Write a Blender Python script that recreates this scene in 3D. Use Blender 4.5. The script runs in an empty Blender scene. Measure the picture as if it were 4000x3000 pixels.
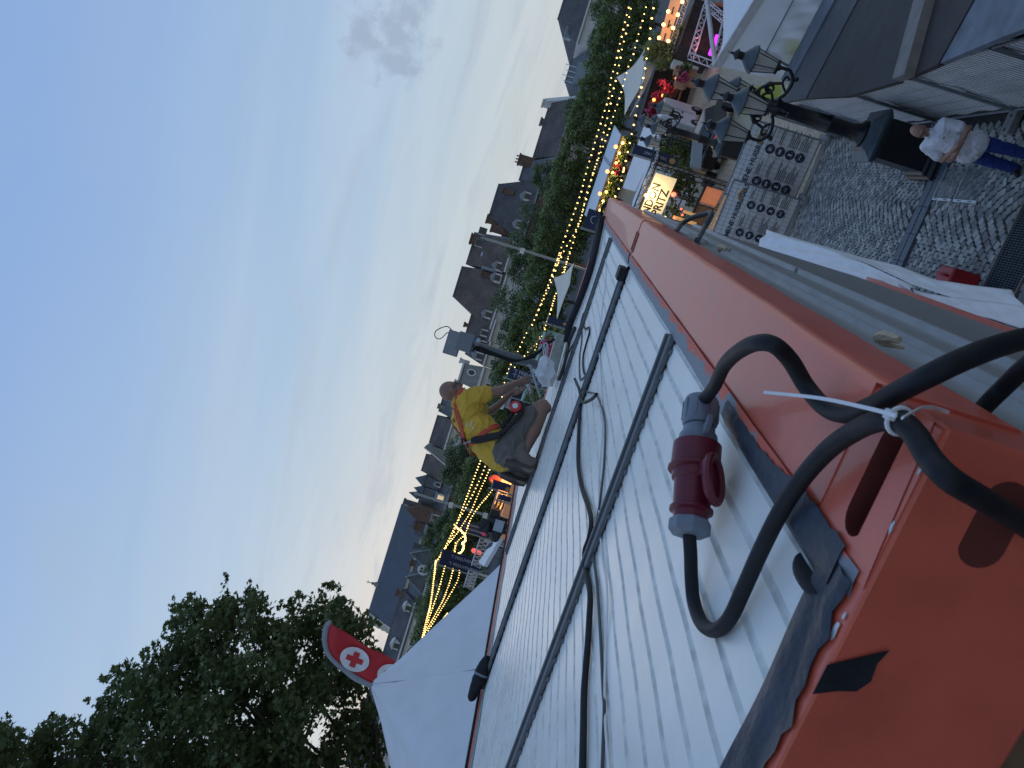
import bpy, math, random
from mathutils import Vector as V, Matrix
import numpy as np
SC = bpy.context.scene
COL = SC.collection
PI = math.pi
# ---------------------------------------------------------------- camera (calibrated from the roof's vanishing points)
CAMZ = 6.5
ROOFZ = 6.0
FPX = 2900.0
RM = np.array([[0.28560188, -0.9148146, -0.28556228],
               [0.07435082, -0.27592415, 0.95829944],
               [-0.95545985, -0.29492391, -0.01078724]])   # world <- (image right, image down, forward)
cam = bpy.data.cameras.new('camera'); cam_o = bpy.data.objects.new('camera', cam); COL.objects.link(cam_o)
cam.sensor_fit = 'HORIZONTAL'; cam.sensor_width = 36.0; cam.lens = 36.0 * FPX / 4000.0
cam.clip_start = 0.05; cam.clip_end = 3000
_m = Matrix.Identity(4)
for i in range(3):
    _m[i][0] = RM[i][0]; _m[i][1] = -RM[i][1]; _m[i][2] = -RM[i][2]
_m[2][3] = CAMZ
cam_o.matrix_world = _m
SC.camera = cam_o
cam.dof.use_dof = True; cam.dof.focus_distance = 7.0; cam.dof.aperture_fstop = 13
# ---------------------------------------------------------------- sky, sun, exposure
world = bpy.data.worlds.new('World'); SC.world = world; world.use_nodes = True
wn = world.node_tree; wn.nodes.clear(); L = wn.links.new
w_out = wn.nodes.new('ShaderNodeOutputWorld'); w_bg = wn.nodes.new('ShaderNodeBackground')
sky = wn.nodes.new('ShaderNodeTexSky'); sky.sky_type = 'NISHITA'; sky.sun_disc = False
SUN_EL, SUN_AZ = math.radians(2.0), math.radians(-33.0)     # azimuth clockwise from +Y
sky.sun_elevation = SUN_EL; sky.sun_rotation = SUN_AZ
sky.altitude = 0; sky.air_density = 1.0; sky.dust_density = 0.6; sky.ozone_density = 3.0
tc = wn.nodes.new('ShaderNodeTexCoord')
sep = wn.nodes.new('ShaderNodeSeparateXYZ'); L(tc.outputs['Generated'], sep.inputs[0])
def wmath(op, a, b=None):
    n = wn.nodes.new('ShaderNodeMath'); n.operation = op
    for i, v in enumerate((a, b)):
        if v is None: continue
        if isinstance(v, (int, float)): n.inputs[i].default_value = v
        else: L(v, n.inputs[i])
    return n.outputs[0]
zc = wmath('MAXIMUM', sep.outputs[2], 0.0)
den = wmath('ADD', zc, 0.16)
cmb = wn.nodes.new('ShaderNodeCombineXYZ')
L(wmath('DIVIDE', sep.outputs[0], den), cmb.inputs[0]); L(wmath('DIVIDE', sep.outputs[1], den), cmb.inputs[1])
mp = wn.nodes.new('ShaderNodeMapping'); L(cmb.outputs[0], mp.inputs[0])
mp.inputs['Rotation'].default_value = (0, 0, math.radians(-17)); mp.inputs['Scale'].default_value = (0.5, 1.6, 1)
ns = wn.nodes.new('ShaderNodeTexNoise'); L(mp.outputs[0], ns.inputs['Vector'])
ns.inputs['Scale'].default_value = 1.0; ns.inputs['Detail'].default_value = 7; ns.inputs['Roughness'].default_value = 0.55; ns.inputs['Distortion'].default_value = 0.5
rp = wn.nodes.new('ShaderNodeValToRGB'); L(ns.outputs[0], rp.inputs[0])
rp.color_ramp.elements[0].position = 0.40; rp.color_ramp.elements[1].position = 0.72
ns2 = wn.nodes.new('ShaderNodeTexNoise'); mp2 = wn.nodes.new('ShaderNodeMapping'); L(cmb.outputs[0], mp2.inputs[0]); mp2.inputs['Rotation'].default_value = (0, 0, math.radians(-17)); mp2.inputs['Scale'].default_value = (0.75, 1.5, 1); mp2.inputs['Location'].default_value = (3.1, 1.7, 0)
L(mp2.outputs[0], ns2.inputs['Vector'])
ns2.inputs['Scale'].default_value = 1.9; ns2.inputs['Detail'].default_value = 8; ns2.inputs['Roughness'].default_value = 0.62; ns2.inputs['Distortion'].default_value = 0.6
rp2 = wn.nodes.new('ShaderNodeValToRGB'); L(ns2.outputs[0], rp2.inputs[0])
rp2.color_ramp.elements[0].position = 0.53; rp2.color_ramp.elements[1].position = 0.74
# thin high veil of cloud over the whole dome, whiter where one looks through more of it
vr = wn.nodes.new('ShaderNodeValToRGB'); L(zc, vr.inputs[0]); ce = vr.color_ramp.elements
VEIL = ((0.0, (0.51, 0.53, 0.54)), (0.10, (0.49, 0.55, 0.59)), (0.26, (0.375, 0.505, 0.655)), (0.56, (0.25, 0.39, 0.665)), (1.0, (0.235, 0.37, 0.645)))
for i, (p, c) in enumerate(VEIL):
    e = ce[i] if i < 2 else ce.new(p)
    e.position = p; e.color = c + (1,)
# dusk: the dome is brightest around the set sun and fades evenly to the side away from it
dotn = wn.nodes.new('ShaderNodeVectorMath'); dotn.operation = 'DOT_PRODUCT'; L(tc.outputs['Generated'], dotn.inputs[0]); dotn.inputs[1].default_value = (math.sin(SUN_AZ), math.cos(SUN_AZ), 0)
fade = wn.nodes.new('ShaderNodeMapRange'); fade.interpolation_type = 'SMOOTHSTEP'; L(dotn.outputs['Value'], fade.inputs[0])
fade.inputs[1].default_value = -0.9; fade.inputs[2].default_value = 0.55; fade.inputs[3].default_value = 7.5; fade.inputs[4].default_value = 10.0
fcol = wn.nodes.new('ShaderNodeCombineXYZ')
for i in range(3): L(fade.outputs[0], fcol.inputs[i])
vm = wn.nodes.new('ShaderNodeMixRGB'); vm.blend_type = 'MULTIPLY'; vm.inputs[0].default_value = 1.0; L(vr.outputs[0], vm.inputs[1]); L(fcol.outputs[0], vm.inputs[2])
mixc = wn.nodes.new('ShaderNodeMixRGB'); mixc.inputs[0].default_value = 0.82; L(sky.outputs[0], mixc.inputs[1]); L(vm.outputs[0], mixc.inputs[2])
# pale streaks low down, then a few darker lilac-grey wisps
lowband = wn.nodes.new('ShaderNodeMapRange'); L(zc, lowband.inputs[0])
lowband.inputs[1].default_value = 0.10; lowband.inputs[2].default_value = 0.60; lowband.inputs[3].default_value = 1.0; lowband.inputs[4].default_value = 0.05
mixe = wn.nodes.new('ShaderNodeMixRGB'); L(wmath('MULTIPLY', wmath('MULTIPLY', rp.outputs[0], 0.38), lowband.outputs[0]), mixe.inputs[0])
L(mixc.outputs[0], mixe.inputs[1]); mixe.inputs[2].default_value = (5.9, 6.15, 6.4, 1)
mixd = wn.nodes.new('ShaderNodeMixRGB'); L(wmath('MULTIPLY', wmath('MULTIPLY', rp2.outputs[0], 0.62), lowband.outputs[0]), mixd.inputs[0])
L(mixe.outputs[0], mixd.inputs[1]); mixd.inputs[2].default_value = (3.3, 3.75, 4.5, 1)
# one ragged grey cloud high on the right
cdir = V(RM @ np.array([1535 - 2000.0, 120 - 1500.0, FPX])).normalized()
cd_n = wn.nodes.new('ShaderNodeVectorMath'); cd_n.operation = 'DISTANCE'; L(tc.outputs['Generated'], cd_n.inputs[0]); cd_n.inputs[1].default_value = cdir
ns3 = wn.nodes.new('ShaderNodeTexNoise'); L(tc.outputs['Generated'], ns3.inputs['Vector']); ns3.inputs['Scale'].default_value = 26; ns3.inputs['Detail'].default_value = 7; ns3.inputs['Roughness'].default_value = .6
cl_r = wn.nodes.new('ShaderNodeMapRange'); cl_r.interpolation_type = 'SMOOTHSTEP'; L(wmath('ADD', cd_n.outputs['Value'], wmath('MULTIPLY', wmath('SUBTRACT', ns3.outputs[0], 0.5), -0.22)), cl_r.inputs[0])
cl_r.inputs[1].default_value = 0.01; cl_r.inputs[2].default_value = 0.055; cl_r.inputs[3].default_value = 0.5; cl_r.inputs[4].default_value = 0.0
mixf = wn.nodes.new('ShaderNodeMixRGB'); L(cl_r.outputs[0], mixf.inputs[0]); L(mixd.outputs[0], mixf.inputs[1]); mixf.inputs[2].default_value = (2.2, 2.7, 3.6, 1)
L(mixf.outputs[0], w_bg.inputs[0]); w_bg.inputs[1].default_value = 0.10
L(w_bg.outputs[0], w_out.inputs[0])
sun = bpy.data.lights.new('sun', 'SUN'); sun_o = bpy.data.objects.new('sun', sun); COL.objects.link(sun_o)
sun.energy = 0.15; sun.angle = math.radians(25); sun.color = (1, .86, .74)
_sd = V((math.sin(SUN_AZ) * math.cos(SUN_EL), math.cos(SUN_AZ) * math.cos(SUN_EL), math.sin(SUN_EL)))
sun_o.rotation_euler = _sd.to_track_quat('Z', 'Y').to_euler(); sun_o.location = _sd * 50
SC.view_settings.view_transform = 'Standard'; SC.view_settings.look = 'None'
SC.view_settings.exposure = 0.36; SC.view_settings.gamma = 1.0
SC.cycles.use_denoising = True
SC.cycles.max_bounces = 6; SC.cycles.transparent_max_bounces = 12
# ---------------------------------------------------------------- photograph-space helpers (full-size pixels -> rays)
FH = V((-0.2855789, 0.9583552, 0)); RH = V((0.9583552, 0.2855789, 0)); UP = V((0, 0, 1))
CAMP = V((0, 0, CAMZ))
def ray(px, py):
    v = np.array([px - 2000.0, py - 1500.0, FPX]); v = RM @ v
    return V(v).normalized()
def at(px, py, d):
    r = ray(px, py); return CAMP + r * (d / r.dot(FH))
def onz(px, py, z):
    r = ray(px, py); return CAMP + r * ((z - CAMZ) / r.z)
def onx(px, py, x):
    r = ray(px, py); return CAMP + r * (x / r.x)
def onp(px, py, p, n):
    r = ray(px, py); return CAMP + r * ((V(p) - CAMP).dot(n) / r.dot(n))
def W(s, d, z): return RH * s + FH * d + UP * z
def LH(px, py, d):
    p = at(px, py, d); return p.dot(RH), p.z
def reg(x0, y0, sc): return lambda x, y: (x0 + x / sc, y0 + y / sc)
r6 = reg(2000, 0, 2.37); r5 = reg(1800, 400, 2.37); r4 = reg(1600, 800, 2.074); r3 = reg(1400, 1400, 2.074); r2 = reg(1000, 2000, 1.659)
HEAD = Matrix(((RH.x, FH.x, 0, 0), (RH.y, FH.y, 0, 0), (0, 0, 1, 0), (0, 0, 0, 1)))
# ---------------------------------------------------------------- materials
MATS = {}
def mat(name, rgb, rough=0.6, metal=0.0, var=0.12, scale=6.0, bump=0.0, bscale=40.0, emit=0.0, ecol=None, spec=0.5, alpha=1.0, trans=0.0, coat=0.0, detail=5.0, rvar=0.0):
    if name in MATS: return MATS[name]
    m = bpy.data.materials.new(name); m.use_nodes = True; nt = m.node_tree
    b = nt.nodes['Principled BSDF']
    b.inputs['Roughness'].default_value = rough; b.inputs['Metallic'].default_value = metal
    b.inputs['Specular IOR Level'].default_value = spec; b.inputs['Alpha'].default_value = alpha
    b.inputs['Transmission Weight'].default_value = trans; b.inputs['Coat Weight'].default_value = coat
    t = nt.nodes.new('ShaderNodeTexCoord'); n = nt.nodes.new('ShaderNodeTexNoise')
    nt.links.new(t.outputs['Object'], n.inputs['Vector']); n.inputs['Scale'].default_value = scale; n.inputs['Detail'].default_value = detail
    r = nt.nodes.new('ShaderNodeValToRGB'); nt.links.new(n.outputs[0], r.inputs[0])
    r.color_ramp.elements[0].position = 0.3; r.color_ramp.elements[1].position = 0.7
    r.color_ramp.elements[0].color = tuple(max(0, c * (1 - var)) for c in rgb) + (1,)
    r.color_ramp.elements[1].color = tuple(min(1, c * (1 + var)) for c in rgb) + (1,)
    nt.links.new(r.outputs[0], b.inputs['Base Color'])
    if rvar:
        mr = nt.nodes.new('ShaderNodeMapRange'); nt.links.new(n.outputs[0], mr.inputs[0])
        mr.inputs[3].default_value = rough - rvar; mr.inputs[4].default_value = rough + rvar; nt.links.new(mr.outputs[0], b.inputs['Roughness'])
    if bump:
        n2 = nt.nodes.new('ShaderNodeTexNoise'); nt.links.new(t.outputs['Object'], n2.inputs['Vector']); n2.inputs['Scale'].default_value = bscale; n2.inputs['Detail'].default_value = 4
        bp = nt.nodes.new('ShaderNodeBump'); bp.inputs['Strength'].default_value = bump; bp.inputs['Distance'].default_value = 0.02
        nt.links.new(n2.outputs[0], bp.inputs['Height']); nt.links.new(bp.outputs[0], b.inputs['Normal'])
    if emit:
        b.inputs['Emission Color'].default_value = tuple(ecol or rgb) + (1,); b.inputs['Emission Strength'].default_value = emit
    MATS[name] = m; return m
# ---------------------------------------------------------------- mesh builder
class MB:
    def __init__(s, frame=None): s.v = []; s.f = []; s.mi = []; s.cur = 0; s.fr = frame
    def _p(s, p):
        p = V(p); s.v.append(s.fr @ p if s.fr else p); return len(s.v) - 1
    def face(s, idx): s.f.append(tuple(idx)); s.mi.append(s.cur)
    def poly(s, pts): s.face([s._p(p) for p in pts]); return s
    def obox(s, o, a, b, c):
        o, a, b, c = V(o), V(a), V(b), V(c)
        i = [s._p(o + a * x + b * y + c * z) for z in (0, 1) for y in (0, 1) for x in (0, 1)]
        for q in ((0, 2, 3, 1), (4, 5, 7, 6), (0, 1, 5, 4), (2, 6, 7, 3), (1, 3, 7, 5), (0, 4, 6, 2)): s.face([i[k] for k in q])
        return s
    def box(s, x0, x1, y0, y1, z0, z1): return s.obox((x0, y0, z0), (x1 - x0, 0, 0), (0, y1 - y0, 0), (0, 0, z1 - z0))
    def tube(s, pts, r, n=8, cap=True, flat=1.0, upv=None):
        pts = [V(p) for p in pts]; m = len(pts); rs = list(r) if isinstance(r, (list, tuple)) else [r] * m
        t0 = (pts[1] - pts[0]).normalized(); ref = V(upv) if upv else (V((0, 0, 1)) if abs(t0.z) < .9 else V((1, 0, 0)))
        nrm = (ref - t0 * ref.dot(t0)).normalized(); rings = []
        for i, p in enumerate(pts):
            t = (pts[min(i + 1, m - 1)] - pts[max(i - 1, 0)])
            t = t.normalized() if t.length > 1e-9 else t0
            nrm = nrm - t * nrm.dot(t)
            nrm = nrm.normalized() if nrm.length > 1e-6 else t.orthogonal().normalized()
            bn = t.cross(nrm)
            rings.append([s._p(p + (nrm * math.cos(2 * PI * k / n) * flat + bn * math.sin(2 * PI * k / n)) * rs[i]) for k in range(n)])
        for a, b in zip(rings, rings[1:]):
            for k in range(n): s.face((a[k], a[(k + 1) % n], b[(k + 1) % n], b[k]))
        if cap: s.face(rings[0][::-1]); s.face(rings[-1])
        return s
    def lathe(s, prof, n=16, o=(0, 0, 0), ax=(0, 0, 1), capb=True, capt=True, rot=0.0, sq=None):
        o = V(o); ax = V(ax).normalized(); u = ax.orthogonal().normalized() if abs(ax.z) < .99 else V((1, 0, 0)); w = ax.cross(u); rings = []
        for r, z in prof:
            rings.append([s._p(o + ax * z + (u * math.cos(2 * PI * k / n + rot) + w * math.sin(2 * PI * k / n + rot)) * max(r, 1e-4)) for k in range(n)])
        for a, b in zip(rings, rings[1:]):
            for k in range(n): s.face((a[k], a[(k + 1) % n], b[(k + 1) % n], b[k]))
        if capb: s.face(rings[0][::-1])
        if capt: s.face(rings[-1])
        return s
    def prism(s, pts, ext):
        pts = [V(p) for p in pts]; ext = V(ext); n = len(pts)
        a = [s._p(p) for p in pts]; b = [s._p(p + ext) for p in pts]
        s.face(a[::-1]); s.face(b)
        for k in range(n): s.face((a[k], a[(k + 1) % n], b[(k + 1) % n], b[k]))
        return s
    def grid(s, rows):
        ids = [[s._p(p) for p in r] for r in rows]
        for a, b in zip(ids, ids[1:]):
            for k in range(len(a) - 1): s.face((a[k], a[k + 1], b[k + 1], b[k]))
        return s
    def sphere(s, c, r, n=8, m=5, sc=(1, 1, 1)):
        c = V(c); prev = None
        rings = []
        for j in range(1, m):
            th = PI * j / m
            rings.append([s._p(c + V((r * sc[0] * math.sin(th) * math.cos(2 * PI * k / n), r * sc[1] * math.sin(th) * math.sin(2 * PI * k / n), r * sc[2] * math.cos(th)))) for k in range(n)])
        t = s._p(c + V((0, 0, r * sc[2]))); b = s._p(c - V((0, 0, r * sc[2])))
        for k in range(n): s.face((t, rings[0][k], rings[0][(k + 1) % n])); s.face((b, rings[-1][(k + 1) % n], rings[-1][k]))
        for a, q in zip(rings, rings[1:]):
            for k in range(n): s.face((a[k], q[k], q[(k + 1) % n], a[(k + 1) % n]))
        return s
    def build(s, name, m, parent=None, smooth=False, solid=0.0, bevel=0.0):
        off = root_loc(parent) if parent else base_of(s.v)
        me = bpy.data.meshes.new(name); me.from_pydata([tuple(p - off) for p in s.v], [], s.f)
        for k in (m if isinstance(m, (list, tuple)) else [m]): me.materials.append(k)
        if any(s.mi): me.polygons.foreach_set('material_index', s.mi)
        fix_normals(me)
        if smooth:
            me.polygons.foreach_set('use_smooth', [True] * len(me.polygons)); me.set_sharp_from_angle(angle=math.radians(smooth if smooth > 1 else 40))
        o = bpy.data.objects.new(name, me); COL.objects.link(o)
        if parent: o.parent = parent
        else: o.location = off
        if solid:
            md = o.modifiers.new('thickness', 'SOLIDIFY'); md.thickness = solid; md.offset = 0
        if bevel:
            md = o.modifiers.new('bevel', 'BEVEL'); md.width = bevel; md.segments = 2; md.limit_method = 'ANGLE'
        return o
import bmesh
def fix_normals(me):
    if len(me.polygons) > 60000: me.update(); return
    bm = bmesh.new(); bm.from_mesh(me); bmesh.ops.recalc_face_normals(bm, faces=bm.faces); bm.to_mesh(me); bm.free(); me.update()
def base_of(vs):
    a = np.array([tuple(p) for p in vs]); return V(((a[:, 0].min() + a[:, 0].max()) / 2, (a[:, 1].min() + a[:, 1].max()) / 2, a[:, 2].min()))
def root_loc(o):
    p = V((0, 0, 0))
    while o is not None: p = p + o.location; o = o.parent
    return p
def thing(name, label, cat, loc=(0, 0, 0), group=None):
    o = bpy.data.objects.new(name, None); COL.objects.link(o); o.location = loc; o.empty_display_size = .1
    return tag(o, label, cat, group)
def tag(o, label=None, cat=None, group=None, kind=None):
    if label: o['label'] = label
    if cat: o['category'] = cat
    if group: o['group'] = group
    if kind: o['kind'] = kind
    return o
def copy_tree(o, loc=None, parent=None):
    c = o.copy(); COL.objects.link(c)
    if parent is not None: c.parent = parent
    if loc is not None: c.location = loc
    for ch in list(o.children): copy_tree(ch, None, c)
    return c
def inst(src_mesh, name, loc, parent, m=None, rot=None, scl=None):
    o = bpy.data.objects.new(name, src_mesh); COL.objects.link(o); o.parent = parent
    o.location = V(loc) - (root_loc(parent) if parent else V((0, 0, 0)))
    if rot is not None: o.rotation_euler = rot
    if scl is not None: o.scale = scl
    return o
def text(body, o, xd, yd, size, m, parent, name='lettering', depth=0.004, align='CENTER', bold=0.0):
    cu = bpy.data.curves.new(name, 'FONT'); cu.body = body; cu.size = size; cu.align_x = align; cu.align_y = 'CENTER'; cu.extrude = depth; cu.offset = bold; cu.resolution_u = 2
    tmp = bpy.data.objects.new('tmp_text', cu); COL.objects.link(tmp)
    dg = bpy.context.evaluated_depsgraph_get(); me = bpy.data.meshes.new_from_object(tmp.evaluated_get(dg))
    bpy.data.objects.remove(tmp); bpy.data.curves.remove(cu)
    xd = V(xd).normalized(); yd = V(yd); yd = (yd - xd * yd.dot(xd)).normalized(); zd = xd.cross(yd)
    mt = Matrix(((xd.x, yd.x, zd.x, 0), (xd.y, yd.y, zd.y, 0), (xd.z, yd.z, zd.z, 0), (0, 0, 0, 1)))
    mt.translation = V(o) - (root_loc(parent) if parent else V((0, 0, 0)))
    me.transform(mt); me.materials.clear(); me.materials.append(m); me.name = name
    ob = bpy.data.objects.new(name, me); COL.objects.link(ob)
    if parent: ob.parent = parent
    return ob
from mathutils import noise as mnoise
def blob(name, shapes, m, parent, voxel=0.012, smooth=4, fold=0.0, fdir=(1, 1, 2.2)):
    """closed capsules / ellipsoids fused into one continuous skin"""
    b = MB()
    for sh in shapes:
        if sh[0] == 'c':
            _, p0, p1, r0, r1 = sh; p0, p1 = V(p0), V(p1); d = (p1 - p0)
            if d.length < 1e-5: d = V((0, 0, 1e-4))
            dn = d.normalized(); prof = []
            for k in range(5): a = PI / 2 * (1 - k / 4); prof.append((r0 * math.cos(a), -r0 * math.sin(a)))
            for k in range(5): a = PI / 2 * k / 4; prof.append((r1 * math.cos(a), d.length + r1 * math.sin(a)))
            b.lathe(prof, 12, p0, dn)
        else:
            _, c, ax, ay, az = sh; c = V(c); k0 = len(b.v); b.sphere((0, 0, 0), 1, 14, 10)
            for i in range(k0, len(b.v)): q = b.v[i]; b.v[i] = c + V(ax) * q.x + V(ay) * q.y + V(az) * q.z
    o = b.build(name, m, parent)
    md = o.modifiers.new('r', 'REMESH'); md.mode = 'VOXEL'; md.voxel_size = voxel; md.use_smooth_shade = True
    if smooth:
        ms = o.modifiers.new('s', 'SMOOTH'); ms.iterations = smooth; ms.factor = 0.5
    dg = bpy.context.evaluated_depsgraph_get(); me = bpy.data.meshes.new_from_object(o.evaluated_get(dg))
    o.modifiers.clear(); old = o.data; o.data = me; bpy.data.meshes.remove(old); me.name = name
    if fold:      # creases in cloth
        nr = [v.normal.copy() for v in me.vertices]
        for v, n_ in zip(me.vertices, nr):
            q = V((v.co.x * fdir[0], v.co.y * fdir[1], v.co.z * fdir[2])); h = 1 - abs(mnoise.noise(q * 7.0 + V((3.1, 0, 0)))) * 2; h2 = 1 - abs(mnoise.noise(q * 15.0)) * 2
            v.co += n_ * (fold * (max(0, h) ** 3 * 1.6 + .5 * max(0, h2) ** 3 - .4))
        me.update()
    me.polygons.foreach_set('use_smooth', [True] * len(me.polygons))
    return o
def curve_pts(pts, n=8):
    """Catmull-Rom through 3-D points"""
    pts = [V(p) for p in pts]; out = []
    q = [pts[0] * 2 - pts[1]] + pts + [pts[-1] * 2 - pts[-2]]
    for i in range(1, len(q) - 2):
        p0, p1, p2, p3 = q[i - 1], q[i], q[i + 1], q[i + 2]
        for k in range(n):
            t = k / n
            out.append(0.5 * ((2 * p1) + (p2 - p0) * t + (2 * p0 - 5 * p1 + 4 * p2 - p3) * t * t + (3 * p1 - p0 - 3 * p2 + p3) * t ** 3))
    out.append(pts[-1]); return out
random.seed(7)
# ================================================================ ground sheet
g = MB(); g.poly([(-900, -600, 0), (900, -600, 0), (900, 1100, 0), (-900, 1100, 0)])
tag(g.build('ground', mat('plaza_ground', (0.13, 0.125, 0.12), .85, var=.3, scale=.6, bump=.3, bscale=6)), kind='structure')
# ================================================================ stacked cabins with the white ribbed roof
m_sheet = mat('roof_white', (0.79, 0.785, 0.725), .36, var=.07, scale=5.0, bump=.03, bscale=25, rvar=.12)
m_groove = mat('roof_groove_dirt', (0.68, 0.68, 0.63), .6, var=.20, scale=18)
m_orange = mat('orange_paint', (0.62, 0.115, 0.065), .36, var=.12, scale=9, bump=.06, bscale=160, rvar=.08, coat=.15)
m_flash = mat('grey_sealant', (0.21, 0.235, 0.26), .7, var=.15, scale=12, bump=.2, bscale=60)
m_tape = mat('black_bitumen_tape', (0.035, 0.044, 0.062), .52, var=.35, scale=9, bump=.3, bscale=30, spec=.3)
m_strip = mat('dark_grey_strip', (0.10, 0.115, 0.13), .5, var=.15, scale=20)
m_black = mat('black_rubber', (0.014, 0.015, 0.019), .6, var=.25, scale=30, bump=.05, bscale=200, spec=.25)
m_wallgrey = mat('wall_grey_panel', (0.30, 0.30, 0.29), .30, var=.10, scale=5, rvar=.06)
m_chip = mat('bare_metal_chips', (0.55, 0.56, 0.58), .35, metal=.6, var=.3, scale=120)
m_wood = mat('brown_board', (0.16, 0.09, 0.05), .7, var=.3, scale=14)
def paint_edge_mat():
    """sealant with the ragged edge of the orange paint brushed over it (object x decides, noise frays it)"""
    m = bpy.data.materials.new('ragged_paint_edge'); m.use_nodes = True; nt = m.node_tree; b = nt.nodes['Principled BSDF']
    t = nt.nodes.new('ShaderNodeTexCoord'); sx = nt.nodes.new('ShaderNodeSeparateXYZ'); nt.links.new(t.outputs['Object'], sx.inputs[0])
    def noise(sc, det=4):
        n = nt.nodes.new('ShaderNodeTexNoise'); nt.links.new(t.outputs['Object'], n.inputs['Vector']); n.inputs['Scale'].default_value = sc; n.inputs['Detail'].default_value = det; return n.outputs[0]
    def mth(op, a, bb):
        n = nt.nodes.new('ShaderNodeMath'); n.operation = op
        for i, v in enumerate((a, bb)):
            if isinstance(v, (int, float)): n.inputs[i].default_value = v
            else: nt.links.new(v, n.inputs[i])
        return n.outputs[0]
    a = mth('ADD', sx.outputs[0], mth('MULTIPLY', mth('SUBTRACT', noise(7, 2), .5), 0.16))
    a = mth('ADD', a, mth('MULTIPLY', mth('SUBTRACT', noise(80, 5), .5), 0.035))
    st = nt.nodes.new('ShaderNodeMapRange'); nt.links.new(a, st.inputs[0]); st.inputs[1].default_value = -.003; st.inputs[2].default_value = .003
    mx = nt.nodes.new('ShaderNodeMixRGB'); nt.links.new(st.outputs[0], mx.inputs[0]); mx.inputs[1].default_value = (.20, .225, .25, 1); mx.inputs[2].default_value = (0.62, 0.115, 0.065, 1)
    nt.links.new(mx.outputs[0], b.inputs['Base Color']); b.inputs['Roughness'].default_value = .6
    bp = nt.nodes.new('ShaderNodeBump'); bp.inputs['Strength'].default_value = .25; bp.inputs['Distance'].default_value = .01; nt.links.new(noise(70), bp.inputs['Height']); nt.links.new(bp.outputs[0], b.inputs['Normal'])
    return m
m_ragged = paint_edge_mat()
XI, XO, XL = -0.41, -0.14, -3.44          # inner edge of the front flashing, outer face, left edge of the sheets
YA, YJ, YB = 0.82, 4.42, 8.22             # near end, joint, far end
Z0 = ROOFZ
def rib_sheet(parent, y0, y1, dz=0.0):
    b = MB(); x = XI - .01; per = .0899; n = int((XI - XL) / per); hz = -.0045
    xs = []
    for k in range(n + 1):
        x0 = XI - .018 - k * per
        xs += [(x0 + .017, 0, 0), (x0 + .012, hz, 1), (x0 + .002, hz, 0), (x0 - .003, 0, 0)]
    xs.append((XL, 0, 0))
    ny = 10
    for i in range(len(xs) - 1):
        (xa, za, ma), (xb, zb, _) = xs[i], xs[i + 1]
        b.cur = 1 if za == hz or zb == hz else 0
        b.grid([[(xa, y0 + (y1 - y0) * j / ny, Z0 + za + dz + .0015 * math.sin(j * 2.1 + xa * 9)), (xb, y0 + (y1 - y0) * j / ny, Z0 + zb + dz + .0015 * math.sin(j * 2.1 + xb * 9))] for j in range(ny + 1)])
    return b.build('roof_sheet', [m_sheet, m_groove], parent)
def rail_profile(y0, y1, parent, name='rail'):
    pr = [(-.360, -.03), (-.360, .009), (-.345, .012), (-.165, .012)]
    for k in range(1, 7):
        a = PI / 2 * k / 6; pr.append((-.165 + .025 * math.sin(a), .012 - .025 + .025 * math.cos(a)))
    pr += [(-.140, -.15), (-.165, -.165), (-.2, -.165)]
    ny = 24; b = MB()
    b.grid([[(x + .0012 * math.sin(j * 1.7), y0 + (y1 - y0) * j / ny, Z0 + z ) for x, z in pr] for j in range(ny + 1)])
    b.poly([(x, y0, Z0 + z) for x, z in pr]); b.poly([(x, y1, Z0 + z) for x, z in pr])
    return b.build(name, m_orange, parent, smooth=50)
def casting(parent, y0, y1, slot):
    """corner casting: plate with a long slot cut through, box below"""
    b = MB(); zt = Z0 + .014; x0, x1 = -.36, -.145
    sl = [V(p) for p in slot]; c = sum(sl, V()) / len(sl)
    out = []
    for p in sl:
        d = p - c; t = 1e9
        if abs(d.x) > 1e-6: t = min(t, ((x1 if d.x > 0 else x0) - c.x) / d.x)
        if abs(d.y) > 1e-6: t = min(t, ((y1 if d.y > 0 else y0) - c.y) / d.y)
        out.append(V((c.x + d.x * t, c.y + d.y * t, zt)))
    n = len(sl)
    corners = [V((x0, y0, zt)), V((x1, y0, zt)), V((x1, y1, zt)), V((x0, y1, zt))]
    for k in range(n):
        a, bb = out[k], out[(k + 1) % n]; f = [sl[k], a]
        if abs(a.x - bb.x) > 1e-5 and abs(a.y - bb.y) > 1e-5:
            f.append(min(corners, key=lambda q: (q - a).length + (q - bb).length))
        f += [bb, sl[(k + 1) % n]]
        b.poly([V((p.x, p.y, zt)) for p in f])
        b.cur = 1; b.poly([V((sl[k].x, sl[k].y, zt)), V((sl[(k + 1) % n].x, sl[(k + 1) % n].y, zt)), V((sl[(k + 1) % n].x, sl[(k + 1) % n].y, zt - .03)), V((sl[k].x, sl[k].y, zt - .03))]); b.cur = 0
    for a, q in zip(corners, corners[1:] + corners[:1]):
        b.poly([a, q, q - V((0, 0, .19)), a - V((0, 0, .19))])
    o = b.build('corner_casting', [m_orange, mat('slot_side_shade', (.12, .02, .014), .8)], parent)  # slot sides coloured dark to imitate the shade inside
    MB().box(x0 + .01, x1 - .01, y0 + .012, y1 - .01, zt - .12, zt - .118).build('slot_floor', mat('slot_floor_shade', (.012, .006, .006), .9), o)  # near-black floor colour paints the shade deep in the slot
    return o
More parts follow.
